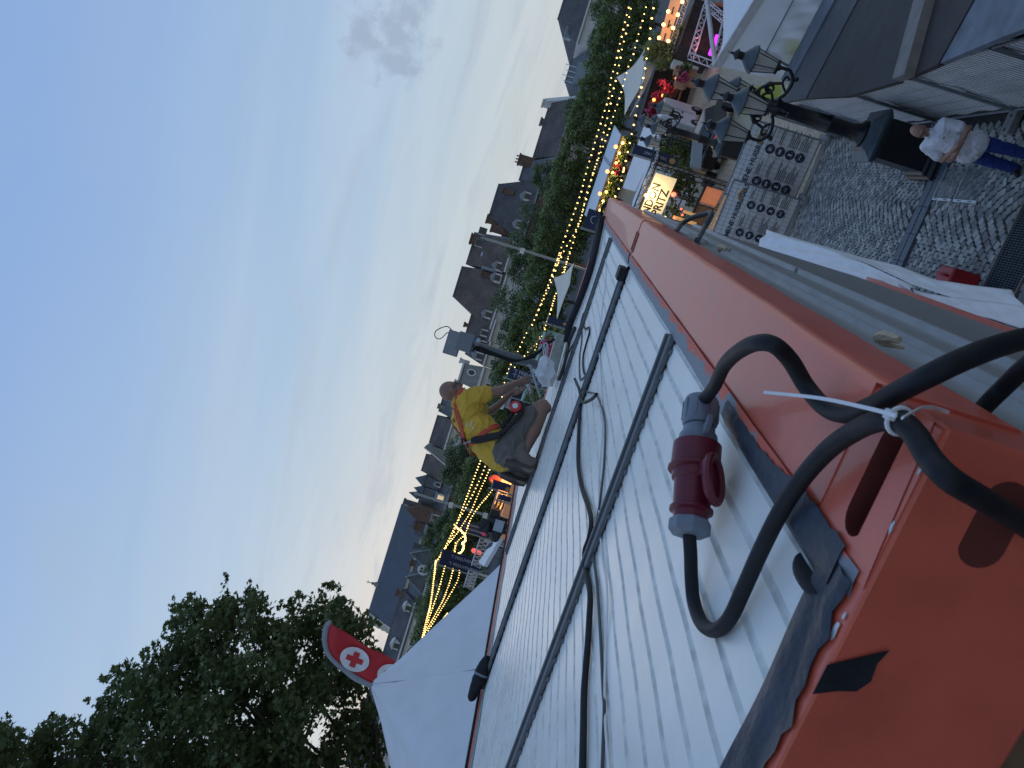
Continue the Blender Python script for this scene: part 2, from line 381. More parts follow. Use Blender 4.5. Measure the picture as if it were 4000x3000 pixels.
def cabin(name, label, y0, y1, near):
    t = thing(name, label, 'cabin', ((XL + XO) / 2, (y0 + y1) / 2, 3.12))
    ym = (y0 + y1) / 2
    if near: segs = [(y0 + .085, 2.45), (2.45, y1 - .05)]; strip = 2.465
    else: segs = [(y0 + .05, 6.2), (6.2, y1 - .06)]; strip = 6.21
    for a, q in segs: rib_sheet(t, a, q)
    # cross strip over the ribs, with the feet that hold it in the grooves
    b = MB(); b.box(XL + .0, XI - .0, strip - .036, strip + .034, Z0 + .003, Z0 + .020); b.box(XL, XI, strip + .012, strip + .026, Z0 + .020, Z0 + .030)
    st = b.build('cover_strip', m_strip, t, bevel=.003)
    b = MB()
    for k in range(33):
        x = XI - .045 - k * .0899; b.lathe([(.011, 0), (.012, .010), (.006, .016)], 8, (x, strip - .046, Z0 - .006))
    tag(b.build('strip_feet', m_strip, st, smooth=True), kind='stuff')
    # flashing on the rail side, rail, castings
    b = MB(); ny = 20
    b.grid([[(x, y0 + .02 + (y1 - y0 - .04) * j / ny, Z0 + z + .0015 * math.sin(j * 2.3)) for x, z in ((XI - .006, -.004), (XI, .008), (-.365, .0165), (-.348, .0165))] for j in range(ny + 1)])
    fl = b.build('front_flashing', m_ragged, None)
    # object x = 0 sits on the mean paint edge
    fl.parent = t; loc = V((-.366, (y0 + y1) / 2, Z0)); 
    off = fl.location.copy()
    fl.data.transform(Matrix.Translation(off - loc)); fl.location = loc - root_loc(t)
    slot_w = .5
    if near:
        rail_profile(y0 + .125, y1 - .012, t)
        sl = []
        for k in range(9): a = PI / 2 + PI * k / 8; sl.append(V((-.300 + .030 * math.cos(a), .905 + .030 * math.sin(a), 0)))
        for k in range(9): a = -PI / 2 + PI * k / 8; sl.append(V((-.200 + .030 * math.cos(a), .905 + .030 * math.sin(a), 0)))
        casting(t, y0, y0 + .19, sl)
    else:
        rail_profile(y0 + .012, y1, t)
    # narrow slots either side of the joint
    yj = y1 - .055 if near else y0 + .045
    b = MB(); b.box(-.33, -.215, yj - .011, yj + .011, Z0 + .0115, Z0 + .0150); b.build('joint_slot', mat('joint_slot_shade', (.045, .008, .006), .9), t)  # thin dark slab, slot shade painted as colour, no opening cut
    # outer wall with sill profiles
    b = MB(); b.box(-.30, -.168, y0 + .03, y1 - .01, 3.12, Z0 - .165)
    w = b.build('wall', m_wallgrey, t)
    b = MB()
    nr = int((y1 - y0) / .05)
    for k in range(nr):
        yy = y0 + .05 + k * .05
        b.box(-.169, -.164, yy, yy + .022, 3.2, 5.0)
    b.build('wall_ribbing', m_wallgrey, w)
    b = MB(); b.box(-.17, -.142, y0 + .02, y1 - .01, 5.02, 5.07); b.box(-.17, -.150, y0 + .02, y1 - .01, 5.45, 5.475); b.box(-.17, -.150, y0 + .02, y1 - .01, 5.60, 5.615)
    b.build('wall_profile', mat('pale_profile', (.42, .44, .45), .35), w)
    b = MB(); b.box(-.24, -.130, y0, y1, 3.0, 3.12); b.build('base_rail', m_orange, t)
    # far long side: flashing, orange rail
    b = MB(); b.box(XL - .075, XL + .005, y0 + .02, y1 - .01, Z0 - .005, Z0 + .006); b.build('side_flashing', mat('green_grey_flashing', (.20, .25, .26), .5), t)
    b = MB(); b.box(XL - .18, XL - .075, y0, y1 - .008, Z0 - .16, Z0 + .014); b.build('rail', m_orange, t, bevel=.02)
    b = MB(); b.box(XL - .15, XL - .13, y0 + .03, y1 - .03, 3.12, Z0 - .16); b.build('wall', m_wallgrey, t)
    return t
c1 = cabin('site_cabin', 'orange framed cabin nearest the camera, white ribbed roof with the plug lying on it', YA, YJ, True)
c2 = cabin('site_cabin', 'orange framed cabin beyond the roof joint, where the man kneels', YJ + .03, YB, False)
for c in (c1, c2): c['group'] = 'roofed cabins stacked in the upper row'
# near end: red end rail with a hand hole, brown board below, bitumen tape over the edge
b = MB(); b.box(XL - .18, -.143, YA - .003, YA + .07, Z0 - .252, Z0 + .0125); er = b.build('end_rail', m_orange, c1, bevel=.006)
hc = at(3790, 2080, .82 * 1.0); 
hx, hz = -.235, Z0 - .088
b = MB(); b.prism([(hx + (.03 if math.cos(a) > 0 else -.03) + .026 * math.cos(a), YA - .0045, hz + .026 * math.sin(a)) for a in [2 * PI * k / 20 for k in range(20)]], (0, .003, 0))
b.build('hand_hole', mat('hole_dark', (.13, .022, .014), .8), c1)  # flat plate; the shade of a recess is put into its darker red
b = MB(); b.box(XL - .1, -.17, YA + .06, YA + .09, 3.12, Z0 - .252); b.build('end_board', m_wood, c1)
b = MB(); b.box(XL - .1, -.2, YB - .04, YB - .02, 3.12, Z0 - .16); b.build('end_board', m_wallgrey, c2)
b = MB(); b.box(XL - .18, -.362, YB - .06, YB, Z0 - .2, Z0 + .01); b.build('end_rail', m_orange, c2, bevel=.006)
def fray(k): return .006 * math.sin(k * 1.3) + .005 * math.sin(k * 3.7) + random.uniform(-.004, .004)
b = MB(); rows = []
N = 120
for k in range(N + 1):
    x = XI + .045 - (XI - XL + .045) * k / N
    yo = YA + .010 + fray(k) + (.0 if x < -.5 else .012)
    yi = YA + .112 + .004 * math.sin(k * .5)
    rr = []
    for j in range(7):
        u = j / 6; wr = .0035 * math.sin(u * 9 + k * .22) + .003 * math.sin(u * 4 - k * .31 + 1) if 0 < j < 6 else -.001
        rr.append((x, yo + (yi - yo) * u, Z0 + .019 + wr * .8))
    rows.append(rr)
b.grid(rows); b.build('edge_tape', m_tape, c1, smooth=70)
# tape that climbs round the corner onto the front rail, folded flap and a torn tongue over the end face
b = MB(); rows = []
for k in range(40):
    y = YA + .07 + k * .018
    xo = -.352 + .25 * fray(k) + (.012 if k < 14 else -.012 * min(1, (k - 14) / 8)); rows.append([(XI - .006, y, Z0 + .006), (XI + .012, y, Z0 + .0195 + .001 * math.sin(k)), (xo - .01, y, Z0 + .0205 + .001 * math.sin(k * 2)), (xo, y, Z0 + .0190)])
b.grid(rows); b.build('corner_tape', m_tape, c1, smooth=70)
b = MB(); rows = []
for k in range(13):
    a = PI * k / 12; rows.append([(XI - .005 + .0 - .03 * math.sin(a) * j / 5, YA + .13 + .055 * math.cos(a) , Z0 + .012 + .018 * math.sin(PI * j / 5) * math.sin(a)) for j in range(6)])
b.grid(rows); b.build('tape_flap', m_black, c1, smooth=70)
b = MB(); b.poly([(-.515, YA - .005, Z0 + .014), (-.47, YA - .005, Z0 + .014), (-.452, YA - .006, Z0 - .010), (-.425, YA - .007, Z0 - .046), (-.447, YA - .007, Z0 - .040), (-.472, YA - .008, Z0 - .043), (-.492, YA - .007, Z0 - .033), (-.500, YA - .006, Z0 - .012)])
b.build('torn_tape', m_black, c1, solid=.001)
for (x, y, s) in ((-.275, .8225, .009), (-.20, .8225, .006), (-.43, .832, .014), (-.405, .828, .007)):
    b = MB(); n = 9; b.prism([(x + s * random.uniform(.5, 1.2) * math.cos(2 * PI * k / n), y + .45 * s * random.uniform(.5, 1.1) * math.sin(2 * PI * k / n), Z0 + .0142) for k in range(n)], (0, 0, .0012))
    b.build('paint_chip', m_chip, c1)
# joint between the cabins: bundle of strips with a black cap at the front end
jt = thing('joint_cover', 'dark bundle of strips covering the joint between the two cabin roofs', 'roof joint', ((XI + XL) / 2, YJ + .015, Z0 + .004))
for k, (dy, r, m) in enumerate(((-.055, .016, m_strip), (-.022, .019, m_black), (.018, .019, m_strip), (.052, .013, mat('rusty_strip', (.10, .05, .045), .7, var=.4, scale=30)))):
    b = MB(); b.tube([(XL - .03 + (XI - XL) * i / 20, YJ + .015 + dy + .004 * math.sin(i * 1.9 + k), Z0 + .016 + .001 * math.sin(i + k)) for i in range(21)], r, 8, flat=.85)
    b.build('strip', m, jt, smooth=True)
b = MB(); b.box(XI - .10, XI - .02, YJ - .06, YJ + .09, Z0 + .005, Z0 + .052); b.build('end_cap', m_black, jt, bevel=.008)
b = MB(); b.box(XL - .05, XL + .02, YJ - .06, YJ + .09, Z0 + .005, Z0 + .045); b.build('end_cap', m_strip, jt, bevel=.006)
b = MB()
for k in range(33): b.lathe([(.012, 0), (.013, .012), (.006, .018)], 8, (XI - .045 - k * .0899, YJ - .062, Z0 - .006))
tag(b.build('strip_feet', m_black, jt, smooth=True), kind='stuff')
# lower storey cabins, mostly out of sight
for (y0, y1, lb) in ((YA, YJ, 'lower orange cabin under the nearest roofed cabin'), (YJ + .03, YB, 'lower orange cabin under the far roofed cabin')):
    t = thing('lower_cabin', lb, 'cabin', (-1.9, (y0 + y1) / 2, 0), 'cabins in the lower row')
    b = MB(); b.box(-3.5, -.19, y0 + .02, y1 - .01, .0, 2.86); b.build('wall', m_wallgrey, t)
    b = MB(); b.box(-3.55, -.135, y0, y1 - .005, 2.86, 2.99); b.build('top_rail', m_orange, t, bevel=.01)
# ================================================================ power plug and coupling lying on the roof, cables, zip tie
m_plug = mat('grey_plug_plastic', (0.16, 0.19, 0.235), .45, var=.08, scale=30)
m_red = mat('red_plug_plastic', (0.13, 0.009, 0.022), .42, var=.12, scale=20)
m_white_pl = mat('white_plastic', (.7, .7, .72), .45, var=.05)
A0 = onz(2742, 1560, 6.075); A1 = onz(2690, 2095, 6.058); AX = (A1 - A0).normalized(); AL = (A1 - A0).length
SIDE = AX.cross(UP).normalized()
if SIDE.x < 0: SIDE = -SIDE
NRM = SIDE.cross(AX); NRM = NRM if NRM.z > 0 else -NRM
def fr(y): return (y - 1555) / (2095 - 1555) * AL
def prof(rows): return [(r, fr(y)) for y, r in rows]
cable_r = .0135
c1p = [A0 + AX * .01] + [onz(*p) for p in ((2790, 1510, 6.09), (2835, 1420, 6.12), (2920, 1352, 6.14), (3010, 1342, 6.13), (3085, 1405, 6.09), (3150, 1510, 6.05), (3225, 1593, 6.032), (3310, 1618, 6.030), (3400, 1590, 6.035), (3500, 1535, 6.042), (3640, 1462, 6.04), (3780, 1396, 6.01), (3920, 1345, 5.96), (4060, 1312, 5.89), (4230, 1300, 5.80), (4330, 1310, 5.72), (4250, 1330, 5.72), (4120, 1355, 5.78), (4010, 1430, 5.80), (3930, 1505, 5.79), (3850, 1585, 5.77), (3760, 1690, 5.60), (3740, 1800, 5.2))]
c2p = [A1 - AX * .01] + [onz(*p) for p in ((2698, 2170, 6.045), (2700, 2250, 6.03), (2710, 2350, 6.018), (2742, 2435, 6.015), (2795, 2462, 6.015), (2850, 2415, 6.017), (2905, 2300, 6.022), (2965, 2165, 6.03), (3045, 2005, 6.038), (3135, 1868, 6.045), (3235, 1757, 6.05), (3340, 1683, 6.055), (3435, 1643, 6.06), (3515, 1645, 6.055), (3575, 1700, 6.05), (3635, 1795, 6.045), (3715, 1875, 6.035), (3830, 1945, 5.985), (3955, 2020, 5.92), (4110, 2120, 5.83), (4300, 2250, 5.68))]
pl = thing('power_plug', 'grey end of the heavy power plug, its black cable looping up over the rail', 'plug', A0)
b = MB(); b.lathe(prof([(1672, .030), (1682, .034), (1695, .034), (1712, .040), (1740, .042), (1765, .040), (1782, .045), (1800, .0475), (1808, .0475), (1815, .046)]), 28, A0, AX); b.build('housing', m_plug, pl, smooth=True)
b = MB(); b.lathe(prof([(1553, .022), (1556, .034), (1570, .037), (1600, .0375), (1650, .0385), (1662, .037), (1670, .033)]), 28, A0, AX)
gn = b.build('gland_nut', m_plug, pl, smooth=True)
b = MB()
for k in range(10):
    a = 2 * PI * k / 10; dr = SIDE * math.cos(a) + NRM * math.sin(a); tn = AX.cross(dr)
    b.obox(A0 + AX * fr(1575) + dr * .0365 - tn * .003, AX * (fr(1650) - fr(1575)), tn * .006, dr * .003)
b.build('grip_ridges', m_plug, gn)
b = MB(); b.prism([A0 + AX * fr(1695) + SIDE * .034 - NRM * .006, A0 + AX * fr(1690) + SIDE * .052 - NRM * .006, A0 + AX * fr(1668) + SIDE * .066 - NRM * .006, A0 + AX * fr(1700) + SIDE * .064 - NRM * .006, A0 + AX * fr(1728) + SIDE * .05 - NRM * .006, A0 + AX * fr(1745) + SIDE * .038 - NRM * .006], NRM * .012); b.build('latch_hook', m_plug, pl, bevel=.002)
b = MB(); b.tube(curve_pts(c1p, 10), cable_r, 14); b.build('cable', m_black, pl, smooth=True)
cp = thing('power_coupling', 'dark red power coupling with its round lid open, pushed onto the grey plug', 'coupling', A1)
b = MB(); b.lathe(prof([(1748, .046), (1750, .0505), (1835, .0510), (1843, .056), (1853, .056), (1858, .047), (1885, .046), (1892, .0405), (1990, .0375), (1996, .044), (2006, .044), (2012, .036), (2045, .033)]), 30, A0, AX); b.build('housing', m_red, cp, smooth=True)
b = MB(); b.lathe(prof([(2038, .040), (2044, .0425), (2080, .0425), (2086, .038), (2093, .026)]), 8, A0, AX); b.build('gland_nut', m_plug, cp, bevel=.002)
b = MB(); b.tube(curve_pts(c2p, 10), cable_r, 14); b.build('cable', m_black, cp, smooth=True)
LC = A0 + AX * fr(1915) + SIDE * .066 - NRM * .018; LN = (SIDE * .62 - NRM * .78 - AX * .05).normalized(); LU = AX - LN * AX.dot(LN); LU.normalize(); LV = LN.cross(LU)
b = MB(); pts = [LC + LU * .046 * math.cos(2 * PI * k / 28) + LV * .046 * math.sin(2 * PI * k / 28) for k in range(29)]
b.tube(pts, .009, 8, cap=False); b.lathe([(.044, -.012), (.044, -.004), (.02, -.006)], 28, LC, LN); ld = b.build('lid', m_red, cp, smooth=True)
b = MB(); b.obox(A0 + AX * fr(1850) + SIDE * .04 - NRM * .012, AX * .03, SIDE * .032, NRM * .022); b.build('hinge', m_red, cp, bevel=.003)
b = MB(); b.obox(A0 + AX * fr(1760) - SIDE * .062 - NRM * .008, AX * .045, SIDE * .016, NRM * .016); b.build('lug', m_red, cp, bevel=.003)
# zip tie round the second cable
zt = thing('zip_tie', 'white zip tie with long tail pulled round the black cable by the slot', 'zip tie', onz(3510, 1640, 6.07))
b = MB(); b.tube(curve_pts([onz(2985, 1532, 6.10), onz(3200, 1555, 6.085), onz(3400, 1597, 6.08), onz(3500, 1625, 6.078)], 8), .0028, 6, flat=.5)
b.tube(curve_pts([onz(3525, 1632, 6.075), onz(3560, 1612, 6.06), onz(3615, 1590, 6.03), onz(3665, 1598, 6.0), onz(3705, 1612, 5.985)], 8), .0028, 6, flat=.5); b.build('strap', m_white_pl, zt, smooth=True)
zc0 = onz(3515, 1645, 6.055); zd = (onz(3575, 1700, 6.05) - onz(3435, 1643, 6.06)).normalized(); zu = zd.cross(UP).normalized()
b = MB(); b.tube([zc0 + (zu * math.cos(a) + zd.cross(zu) * math.sin(a)) * .0155 for a in [2 * PI * k / 16 for k in range(17)]], .003, 6, cap=False); b.build('loop', m_white_pl, zt, smooth=True)
b = MB(); b.obox(zc0 - zu * .01 + UP * .013, zd * .013, zu * .012, UP * .009); b.build('head', m_white_pl, zt, bevel=.002)
# ---- loose cables across the roof
L8 = reg(1800, 2000, 1.659); U8 = reg(1950, 1050, 3.686); E1 = reg(2300, 500, 2.765)
def roof_cable(name, label, pts, r, m, z=None, grp='cables lying on the roof'):
    z = z if z is not None else Z0 + r + .002
    b = MB(); b.tube(curve_pts([onz(p[0], p[1], z) for p in pts], 6), r, 8); o = b.build(name, m, None, smooth=True); return tag(o, label, 'cable', grp)
roof_cable('black_cable', 'thick black cable snaking down the middle of the white roof', [(2269, 1530), (2262, 1660), (2258, 1800), (2272, 1900), (2300, 1985)] + [L8(*p) for p in ((845, 60), (835, 160), (803, 260), (812, 380), (838, 530), (832, 700), (820, 900), (800, 1150), (795, 1400), (788, 1720))], .0105, m_black)
roof_cable('dark_cable', 'thin dark cable beside the thick one on the roof', [(2290, 1530), (2330, 1545), (2362, 1640), (2360, 1800), (2345, 1950)] + [L8(*p) for p in ((885, 40), (865, 150), (862, 290), (885, 500), (905, 800), (922, 1150), (930, 1260), (925, 1450), (915, 1720))], .005, mat('grey_cable', (.05, .055, .065), .5))
roof_cable('white_cable', 'thin white cable running over the strips to the far rail', [(2349, 862), (2361, 898), (2360, 955), (2366, 1042), (2362, 1130), (2352, 1200), (2340, 1330), (2345, 1440), (2350, 1560), (2352, 1700), (2340, 1850)] + [L8(*p) for p in ((898, 60), (905, 160), (920, 320), (942, 440), (950, 600), (940, 800), (932, 1150), (938, 1400), (965, 1720))], .0036, m_white_pl)
roof_cable('looped_cable', 'black cable lying in a narrow loop in front of the metal beam', [U8(*p) for p in ((925, 1370), (1000, 1200), (1080, 1060), (1150, 880), (1190, 720), (1215, 640), (1226, 700), (1205, 790), (1240, 868), (1290, 842), (1296, 930), (1250, 1090), (1212, 1250), (1206, 1400), (1225, 1510), (1270, 1540))], .007, m_black)
roof_cable('loose_cable', 'thin black cable ending in a bend beside the dark joint strips', [U8(*p) for p in ((1180, 800), (1190, 960), (1180, 1080), (1160, 1240), (1152, 1420), (1160, 1560), (1175, 1600), (1230, 1555))], .0048, m_black)
roof_cable('short_cable', 'black cable branching over the joint strips near the thick cable', [(2245, 1480), (2262, 1520), (2275, 1570), (2310, 1560), (2330, 1540)], .009, m_black, z=Z0 + .05)
cb = thing('cable_bundle', 'thick bundle of black cables along the far end of the roof, curling over the rail', 'cables', onz(2280, 1130, Z0))
for k, (dx, dz, r) in enumerate(((0, .015, .016), (7, .03, .014), (-8, .04, .013), (-2, .055, .011), (13, .012, .010))):
    ps = [onz(x + dx * .9, y, Z0 + dz) for x, y in ((2205, 1335), (2225, 1265), (2255, 1190), (2285, 1110), (2310, 1030), (2330, 940))]
    if k == 0: ps += [at(2340, 870, 7.9), at(2352, 815, 8.0), at(2380, 785, 8.05), at(2415, 780, 8.1), at(2440, 800, 8.1), at(2452, 830, 8.1)]
    else: ps += [onz(2342 + dx, 880, Z0 + dz), onz(2350 + dx, 846, Z0 + dz)]
    b = MB(); b.tube(curve_pts(ps, 6), r, 8); b.build('cable', m_black, cb, smooth=True)
cc = thing('cable_coil', 'flattened coil of black cable in front of the metal beam', 'cable coil', onz(2225, 1350, Z0))
for k in range(9):
    a, q = random.uniform(-18, 18), random.uniform(-14, 14); z = Z0 + .012 + .006 * k
    ps = [onz(*U8(1085 + a, 850 + q), z), onz(*U8(1035 + a, 960 + q), z), onz(*U8(1000 + q, 1080), z), onz(*U8(965 + a, 1230), z), onz(*U8(945 + q * .6, 1340 + a), z), onz(*U8(910 + q, 1470 + a), z), onz(*U8(860 + q, 1600), z)]
    b = MB(); b.tube(curve_pts(ps, 6), .009, 6); b.build('turn', m_black, cc, smooth=True)
sc_ = thing('side_cable', 'thin black cable following the orange rail on the far left of the roof', 'cable', (XL - .1, 4, Z0))
b = MB(); b.tube([(XL - .115 + .012 * math.sin(i * .9), YA + .3 + i * .38, Z0 + .024) for i in range(20)], .009, 6); b.build('sheath', m_black, sc_, smooth=True)
# black rolled connector bag with a zip tie on the left rail
bp = onz(1870, 2655, Z0 + .06)
bg = thing('black_pouch', 'black wrapped cable end held by a grey tie on the left orange rail', 'cable end', bp - UP * .06)
bd = (-RH * .96 + UP * .1 - FH * .2).normalized()
b = MB(); b.lathe([(.012, -.17), (.03, -.15), (.042, -.11), (.05, -.05), (.044, -.03), (.05, .0), (.044, .03), (.042, .06), (.03, .13), (.012, .15)], 12, bp, bd); b.build('wrap', m_black, bg, smooth=True)
b = MB(); b.lathe([(.050, -.046), (.053, -.04), (.053, -.034), (.049, -.03)], 12, bp, bd); b.build('tie', m_plug, bg)
# ---- foam blob and hardened dripping on the outer wall
fo = thing('foam_blob', 'dried cream coloured foam sticking out of the grey wall', 'foam', onx(3440, 1340, -.145) - UP * .03)
fp = onx(3440, 1338, -.145); b = MB(); b.tube(curve_pts([fp + V((0, .02, .0)), fp + V((.012, .0, .004)), fp + V((.018, -.02, -.004)), fp + V((.02, -.045, -.012))], 3), [.006, .011, .013, .012, .014, .013, .011, .010, .009, .008], 7); b.tube([fp, fp + V((.004, .0, -.05))], [.008, .004], 6); b.build('foam', mat('cream_foam', (.55, .47, .33), .8, var=.1, bump=.4, bscale=120), fo, smooth=True)
f2 = thing('foam_blob', 'small dried foam crumb on the grey wall near the far joint', 'foam', onx(2815, 985, -.145) - UP * .02)
fp = onx(2815, 983, -.145); b = MB(); b.tube([fp + V((0, .03, 0)), fp + V((.02, 0, .01)), fp + V((.02, -.05, -.01))], [.008, .016, .009], 7); b.build('foam', MATS['cream_foam'], f2, smooth=True)
# black handle loop standing off the wall near the far joint
hd = thing('handle_loop', 'bent grey tube bracket sticking out from the wall below the far rail', 'bracket', onx(2680, 900, -.15))
b = MB(); q = E1; b.tube(curve_pts([onx(*q(930, 1130), -.15), at(*q(1000, 1040), 4.9), at(*q(1100, 975), 4.8), at(*q(1250, 930), 4.7), at(*q(1320, 915), 4.6), at(*q(1300, 980), 4.55), at(*q(1240, 1090), 4.5), onx(*q(1170, 1215), -.15)], 6), .017, 8); b.build('tube', mat('grey_tube', (.07, .075, .085), .5), hd, smooth=True)
# ---- metal beam, mast and radio boxes where the man works
m_galv = mat('galvanised_steel', (.30, .34, .35), .42, metal=.7, var=.2, scale=25)
m_gbox = mat('grey_radio_box', (.17, .20, .235), .45, var=.06)
mt_ = thing('radio_mast', 'grey mast on a steel beam carrying two grey radio boxes and a looped wire', 'mast', onz(2185, 1400, Z0))
pb, pt = at(2118, 1432, 7.7), at(1842, 1338, 7.7)
beam_a, beam_b = at(2204, 1322, 7.75), at(2136, 1492, 7.45); bd = (beam_b - beam_a); bd.z = 0; bw = bd.normalized().cross(UP) * .13
beam_a.z = Z0 + .02
b = MB(); b.obox(beam_a - bw * .5, bd, bw, UP * .11); b.build('beam', m_galv, mt_, bevel=.006)
ax = pb.copy(); top = V((ax.x, ax.y, pt.z))
b = MB(); b.tube([V((ax.x, ax.y, Z0 + .1)), top], [.048, .046], 16); b.build('mast_tube', mat('mast_grey', (.115, .14, .155), .5, var=.1), mt_, smooth=True)
ce = at(*r4(395, 1135), 7.6)
rt = RH
b = MB(); b.obox(ce - rt * .125 - UP * .02 - FH * .05, rt * .25, FH * .10, UP * .15); bx1 = b.build('radio_box', m_gbox, mt_, bevel=.008)
b = MB(); b.obox(ce - rt * .05 - UP * .14 - FH * .07, rt * .19, FH * .09, UP * .16); bx2 = b.build('radio_box', m_gbox, mt_, bevel=.008)
b = MB(); b.obox(ce - rt * .115 - UP * .012 - FH * .055, rt * .23, FH * .004, UP * .13); b.build('cover', mat('grey_cover', (.22, .255, .29), .4), bx1, bevel=.003)
for dx in (-.02, .06): 
    b = MB(); b.lathe([(.014, 0), (.014, .05), (.008, .06)], 8, ce + rt * dx - UP * .20 - FH * .03, UP); b.build('gland', m_plug, bx2)
b = MB(); b.tube(curve_pts([ce + rt * .12 + UP * .10, at(*r4(300, 985), 7.6), at(*r4(215, 1020), 7.6), at(*r4(208, 1070), 7.6), at(*r4(250, 1085), 7.6), at(*r4(310, 1035), 7.6), ce + rt * .02 + UP * .11], 6), .005, 6); b.build('wire_loop', m_black, mt_, smooth=True)
b = MB(); b.lathe([(.055, 0), (.055, .03)], 14, V((ax.x, ax.y, at(*r4(505, 1115), 7.6).z))); b.build('clamp_band', m_strip, mt_)
b = MB(); b.lathe([(.053, 0), (.053, .02)], 14, V((ax.x, ax.y, at(*r4(900, 1240), 7.6).z))); b.build('clamp_band', m_strip, mt_)
b = MB()
for k in range(4):
    o = FH * -.05 + rt * (.012 * k - .02)
    b.tube(curve_pts([ce + o - UP * .16, at(*r4(560, 1150 + 12 * k), 7.6), at(*r4(700, 1205 + 8 * k), 7.58), at(*r4(850, 1255 + 6 * k), 7.56), at(*r4(980, 1245 - 8 * k), 7.56), at(*r4(1060, 1190 - 6 * k), 7.55), at(*r4(1130, 1120 - 4 * k), 7.6), at(*r4(1190, 1090), 7.7), at(*r4(1210, 1120 + 10 * k), 7.7)], 5), .0075, 6)
tag(b.build('mast_cables', m_black, mt_, smooth=True), kind='stuff')
b = MB(); b.tube([at(*r4(975, 1305), 7.5), at(*r4(1060, 1560), 7.2)], .011, 8); b.tube([at(*r4(955, 1295), 7.5), at(*r4(990, 1312), 7.5)], .016, 8); b.build('strut', m_galv, mt_)
# ---- plastic bag hanging on the beam
random.seed(3)
bg = thing('plastic_bag', 'crumpled white plastic bag with knotted handles beside the steel beam', 'bag', onz(2145, 1480, Z0))
bc = at(*U8(655, 1475), 7.25); b = MB(); rows = []
da = (at(*U8(700, 1700), 7.2) - at(*U8(650, 1250), 7.3)); ln = da.length; da.normalize(); du = da.cross(FH).normalized()
for i in range(15):
    u = i / 14; rad = .012 + .085 * math.sin(min(1, u * 1.12) * PI * .92) ** .8 + (.02 if u > .6 else 0); rr = []
    for k in range(20):
        a = 2 * PI * k / 20; r_ = rad * (1 + .16 * math.sin(5 * a + u * 9) + .14 * math.sin(3 * a - u * 15) + random.uniform(-.09, .09)); rr.append(at(*U8(650, 1245), 7.3) + da * ln * u + du * r_ * math.cos(a) * .9 + FH * r_ * math.sin(a) * .8)
    rr.append(rr[0]); rows.append(rr)
b.grid(rows); b.poly(rows[-1][:-1])
m_bag = mat('bag_film', (.62, .66, .70), .28, var=.08, scale=14, bump=.5, bscale=45)
b.build('bag_body', m_bag, bg, smooth=25)
for o in (-8, 16):
    b = MB(); b.tube(curve_pts([at(*U8(650 + o, 1250), 7.3), at(*U8(640 + o, 1150), 7.35), at(*U8(650 + o * .5, 1080), 7.4), at(*U8(690, 1075), 7.4), at(*U8(680 + o, 1160), 7.35), at(*U8(668 + o, 1250), 7.3)], 5), .009, 6, flat=.35); b.build('bag_handle', m_bag, bg, smooth=True)
# ================================================================ far side of the square: houses, church, trees
random.seed(11)
HD = 150.0
m_slate = mat('roof_slate', (.13, .135, .145), .75, var=.22, scale=.8, bump=.5, bscale=3)
def tile_mat(name, rgb, sx=.32, sz=.34):
    """roof tiles too far away to model singly: brick pattern in object space along the slope"""
    m = bpy.data.materials.new(name); m.use_nodes = True; nt = m.node_tree; b = nt.nodes['Principled BSDF']; b.inputs['Roughness'].default_value = .85
    t = nt.nodes.new('ShaderNodeTexCoord'); mpn = nt.nodes.new('ShaderNodeMapping'); nt.links.new(t.outputs['UV'], mpn.inputs[0])
    br = nt.nodes.new('ShaderNodeTexBrick'); nt.links.new(mpn.outputs[0], br.inputs[0]); br.inputs['Scale'].default_value = 1.0
    br.inputs['Brick Width'].default_value = sx; br.inputs['Row Height'].default_value = sz; br.inputs['Mortar Size'].default_value = .05; br.offset = 0.0
    br.inputs['Color1'].default_value = tuple(c * .85 for c in rgb) + (1,); br.inputs['Color2'].default_value = tuple(min(1, c * 1.2) for c in rgb) + (1,); br.inputs['Mortar'].default_value = tuple(c * .42 for c in rgb) + (1,)
    n = nt.nodes.new('ShaderNodeTexNoise'); nt.links.new(t.outputs['Object'], n.inputs['Vector']); n.inputs['Scale'].default_value = .35; n.inputs['Detail'].default_value = 6
    mx = nt.nodes.new('ShaderNodeMixRGB'); mx.blend_type = 'MULTIPLY'; mx.inputs[0].default_value = .7; nt.links.new(br.outputs[0], mx.inputs[1])
    cr = nt.nodes.new('ShaderNodeValToRGB'); nt.links.new(n.outputs[0], cr.inputs[0]); cr.color_ramp.elements[0].color = (.55, .55, .6, 1); cr.color_ramp.elements[1].color = (1.25, 1.2, 1.15, 1); cr.color_ramp.elements[0].position = .35; cr.color_ramp.elements[1].position = .68
    nt.links.new(cr.outputs[0], mx.inputs[2]); nt.links.new(mx.outputs[0], b.inputs['Base Color'])
    bp = nt.nodes.new('ShaderNodeBump'); bp.inputs['Strength'].default_value = .8; bp.inputs['Distance'].default_value = .08; nt.links.new(br.outputs['Fac'], bp.inputs['Height']); bp.invert = True; nt.links.new(bp.outputs[0], b.inputs['Normal'])
    return m
m_tileA = tile_mat('dark_roof_tiles', (.185, .158, .145)); m_tileB = tile_mat('brown_roof_tiles', (.21, .168, .14)); m_tileC = tile_mat('grey_roof_tiles', (.155, .15, .155))
m_slateP = mat('church_slate', (.085, .10, .125), .55, var=.10, scale=.3)
m_white = mat('white_stucco', (.66, .64, .60), .8, var=.06, scale=.5)
m_cream = mat('cream_stucco', (.62, .56, .46), .8, var=.06, scale=.5)
m_pink = mat('pink_stucco', (.55, .40, .36), .8, var=.08, scale=.5)
m_brick = mat('brown_brick', (.17, .105, .075), .85, var=.3, scale=2.5)
m_stone = mat('grey_stone', (.26, .25, .23), .85, var=.2, scale=1.0)
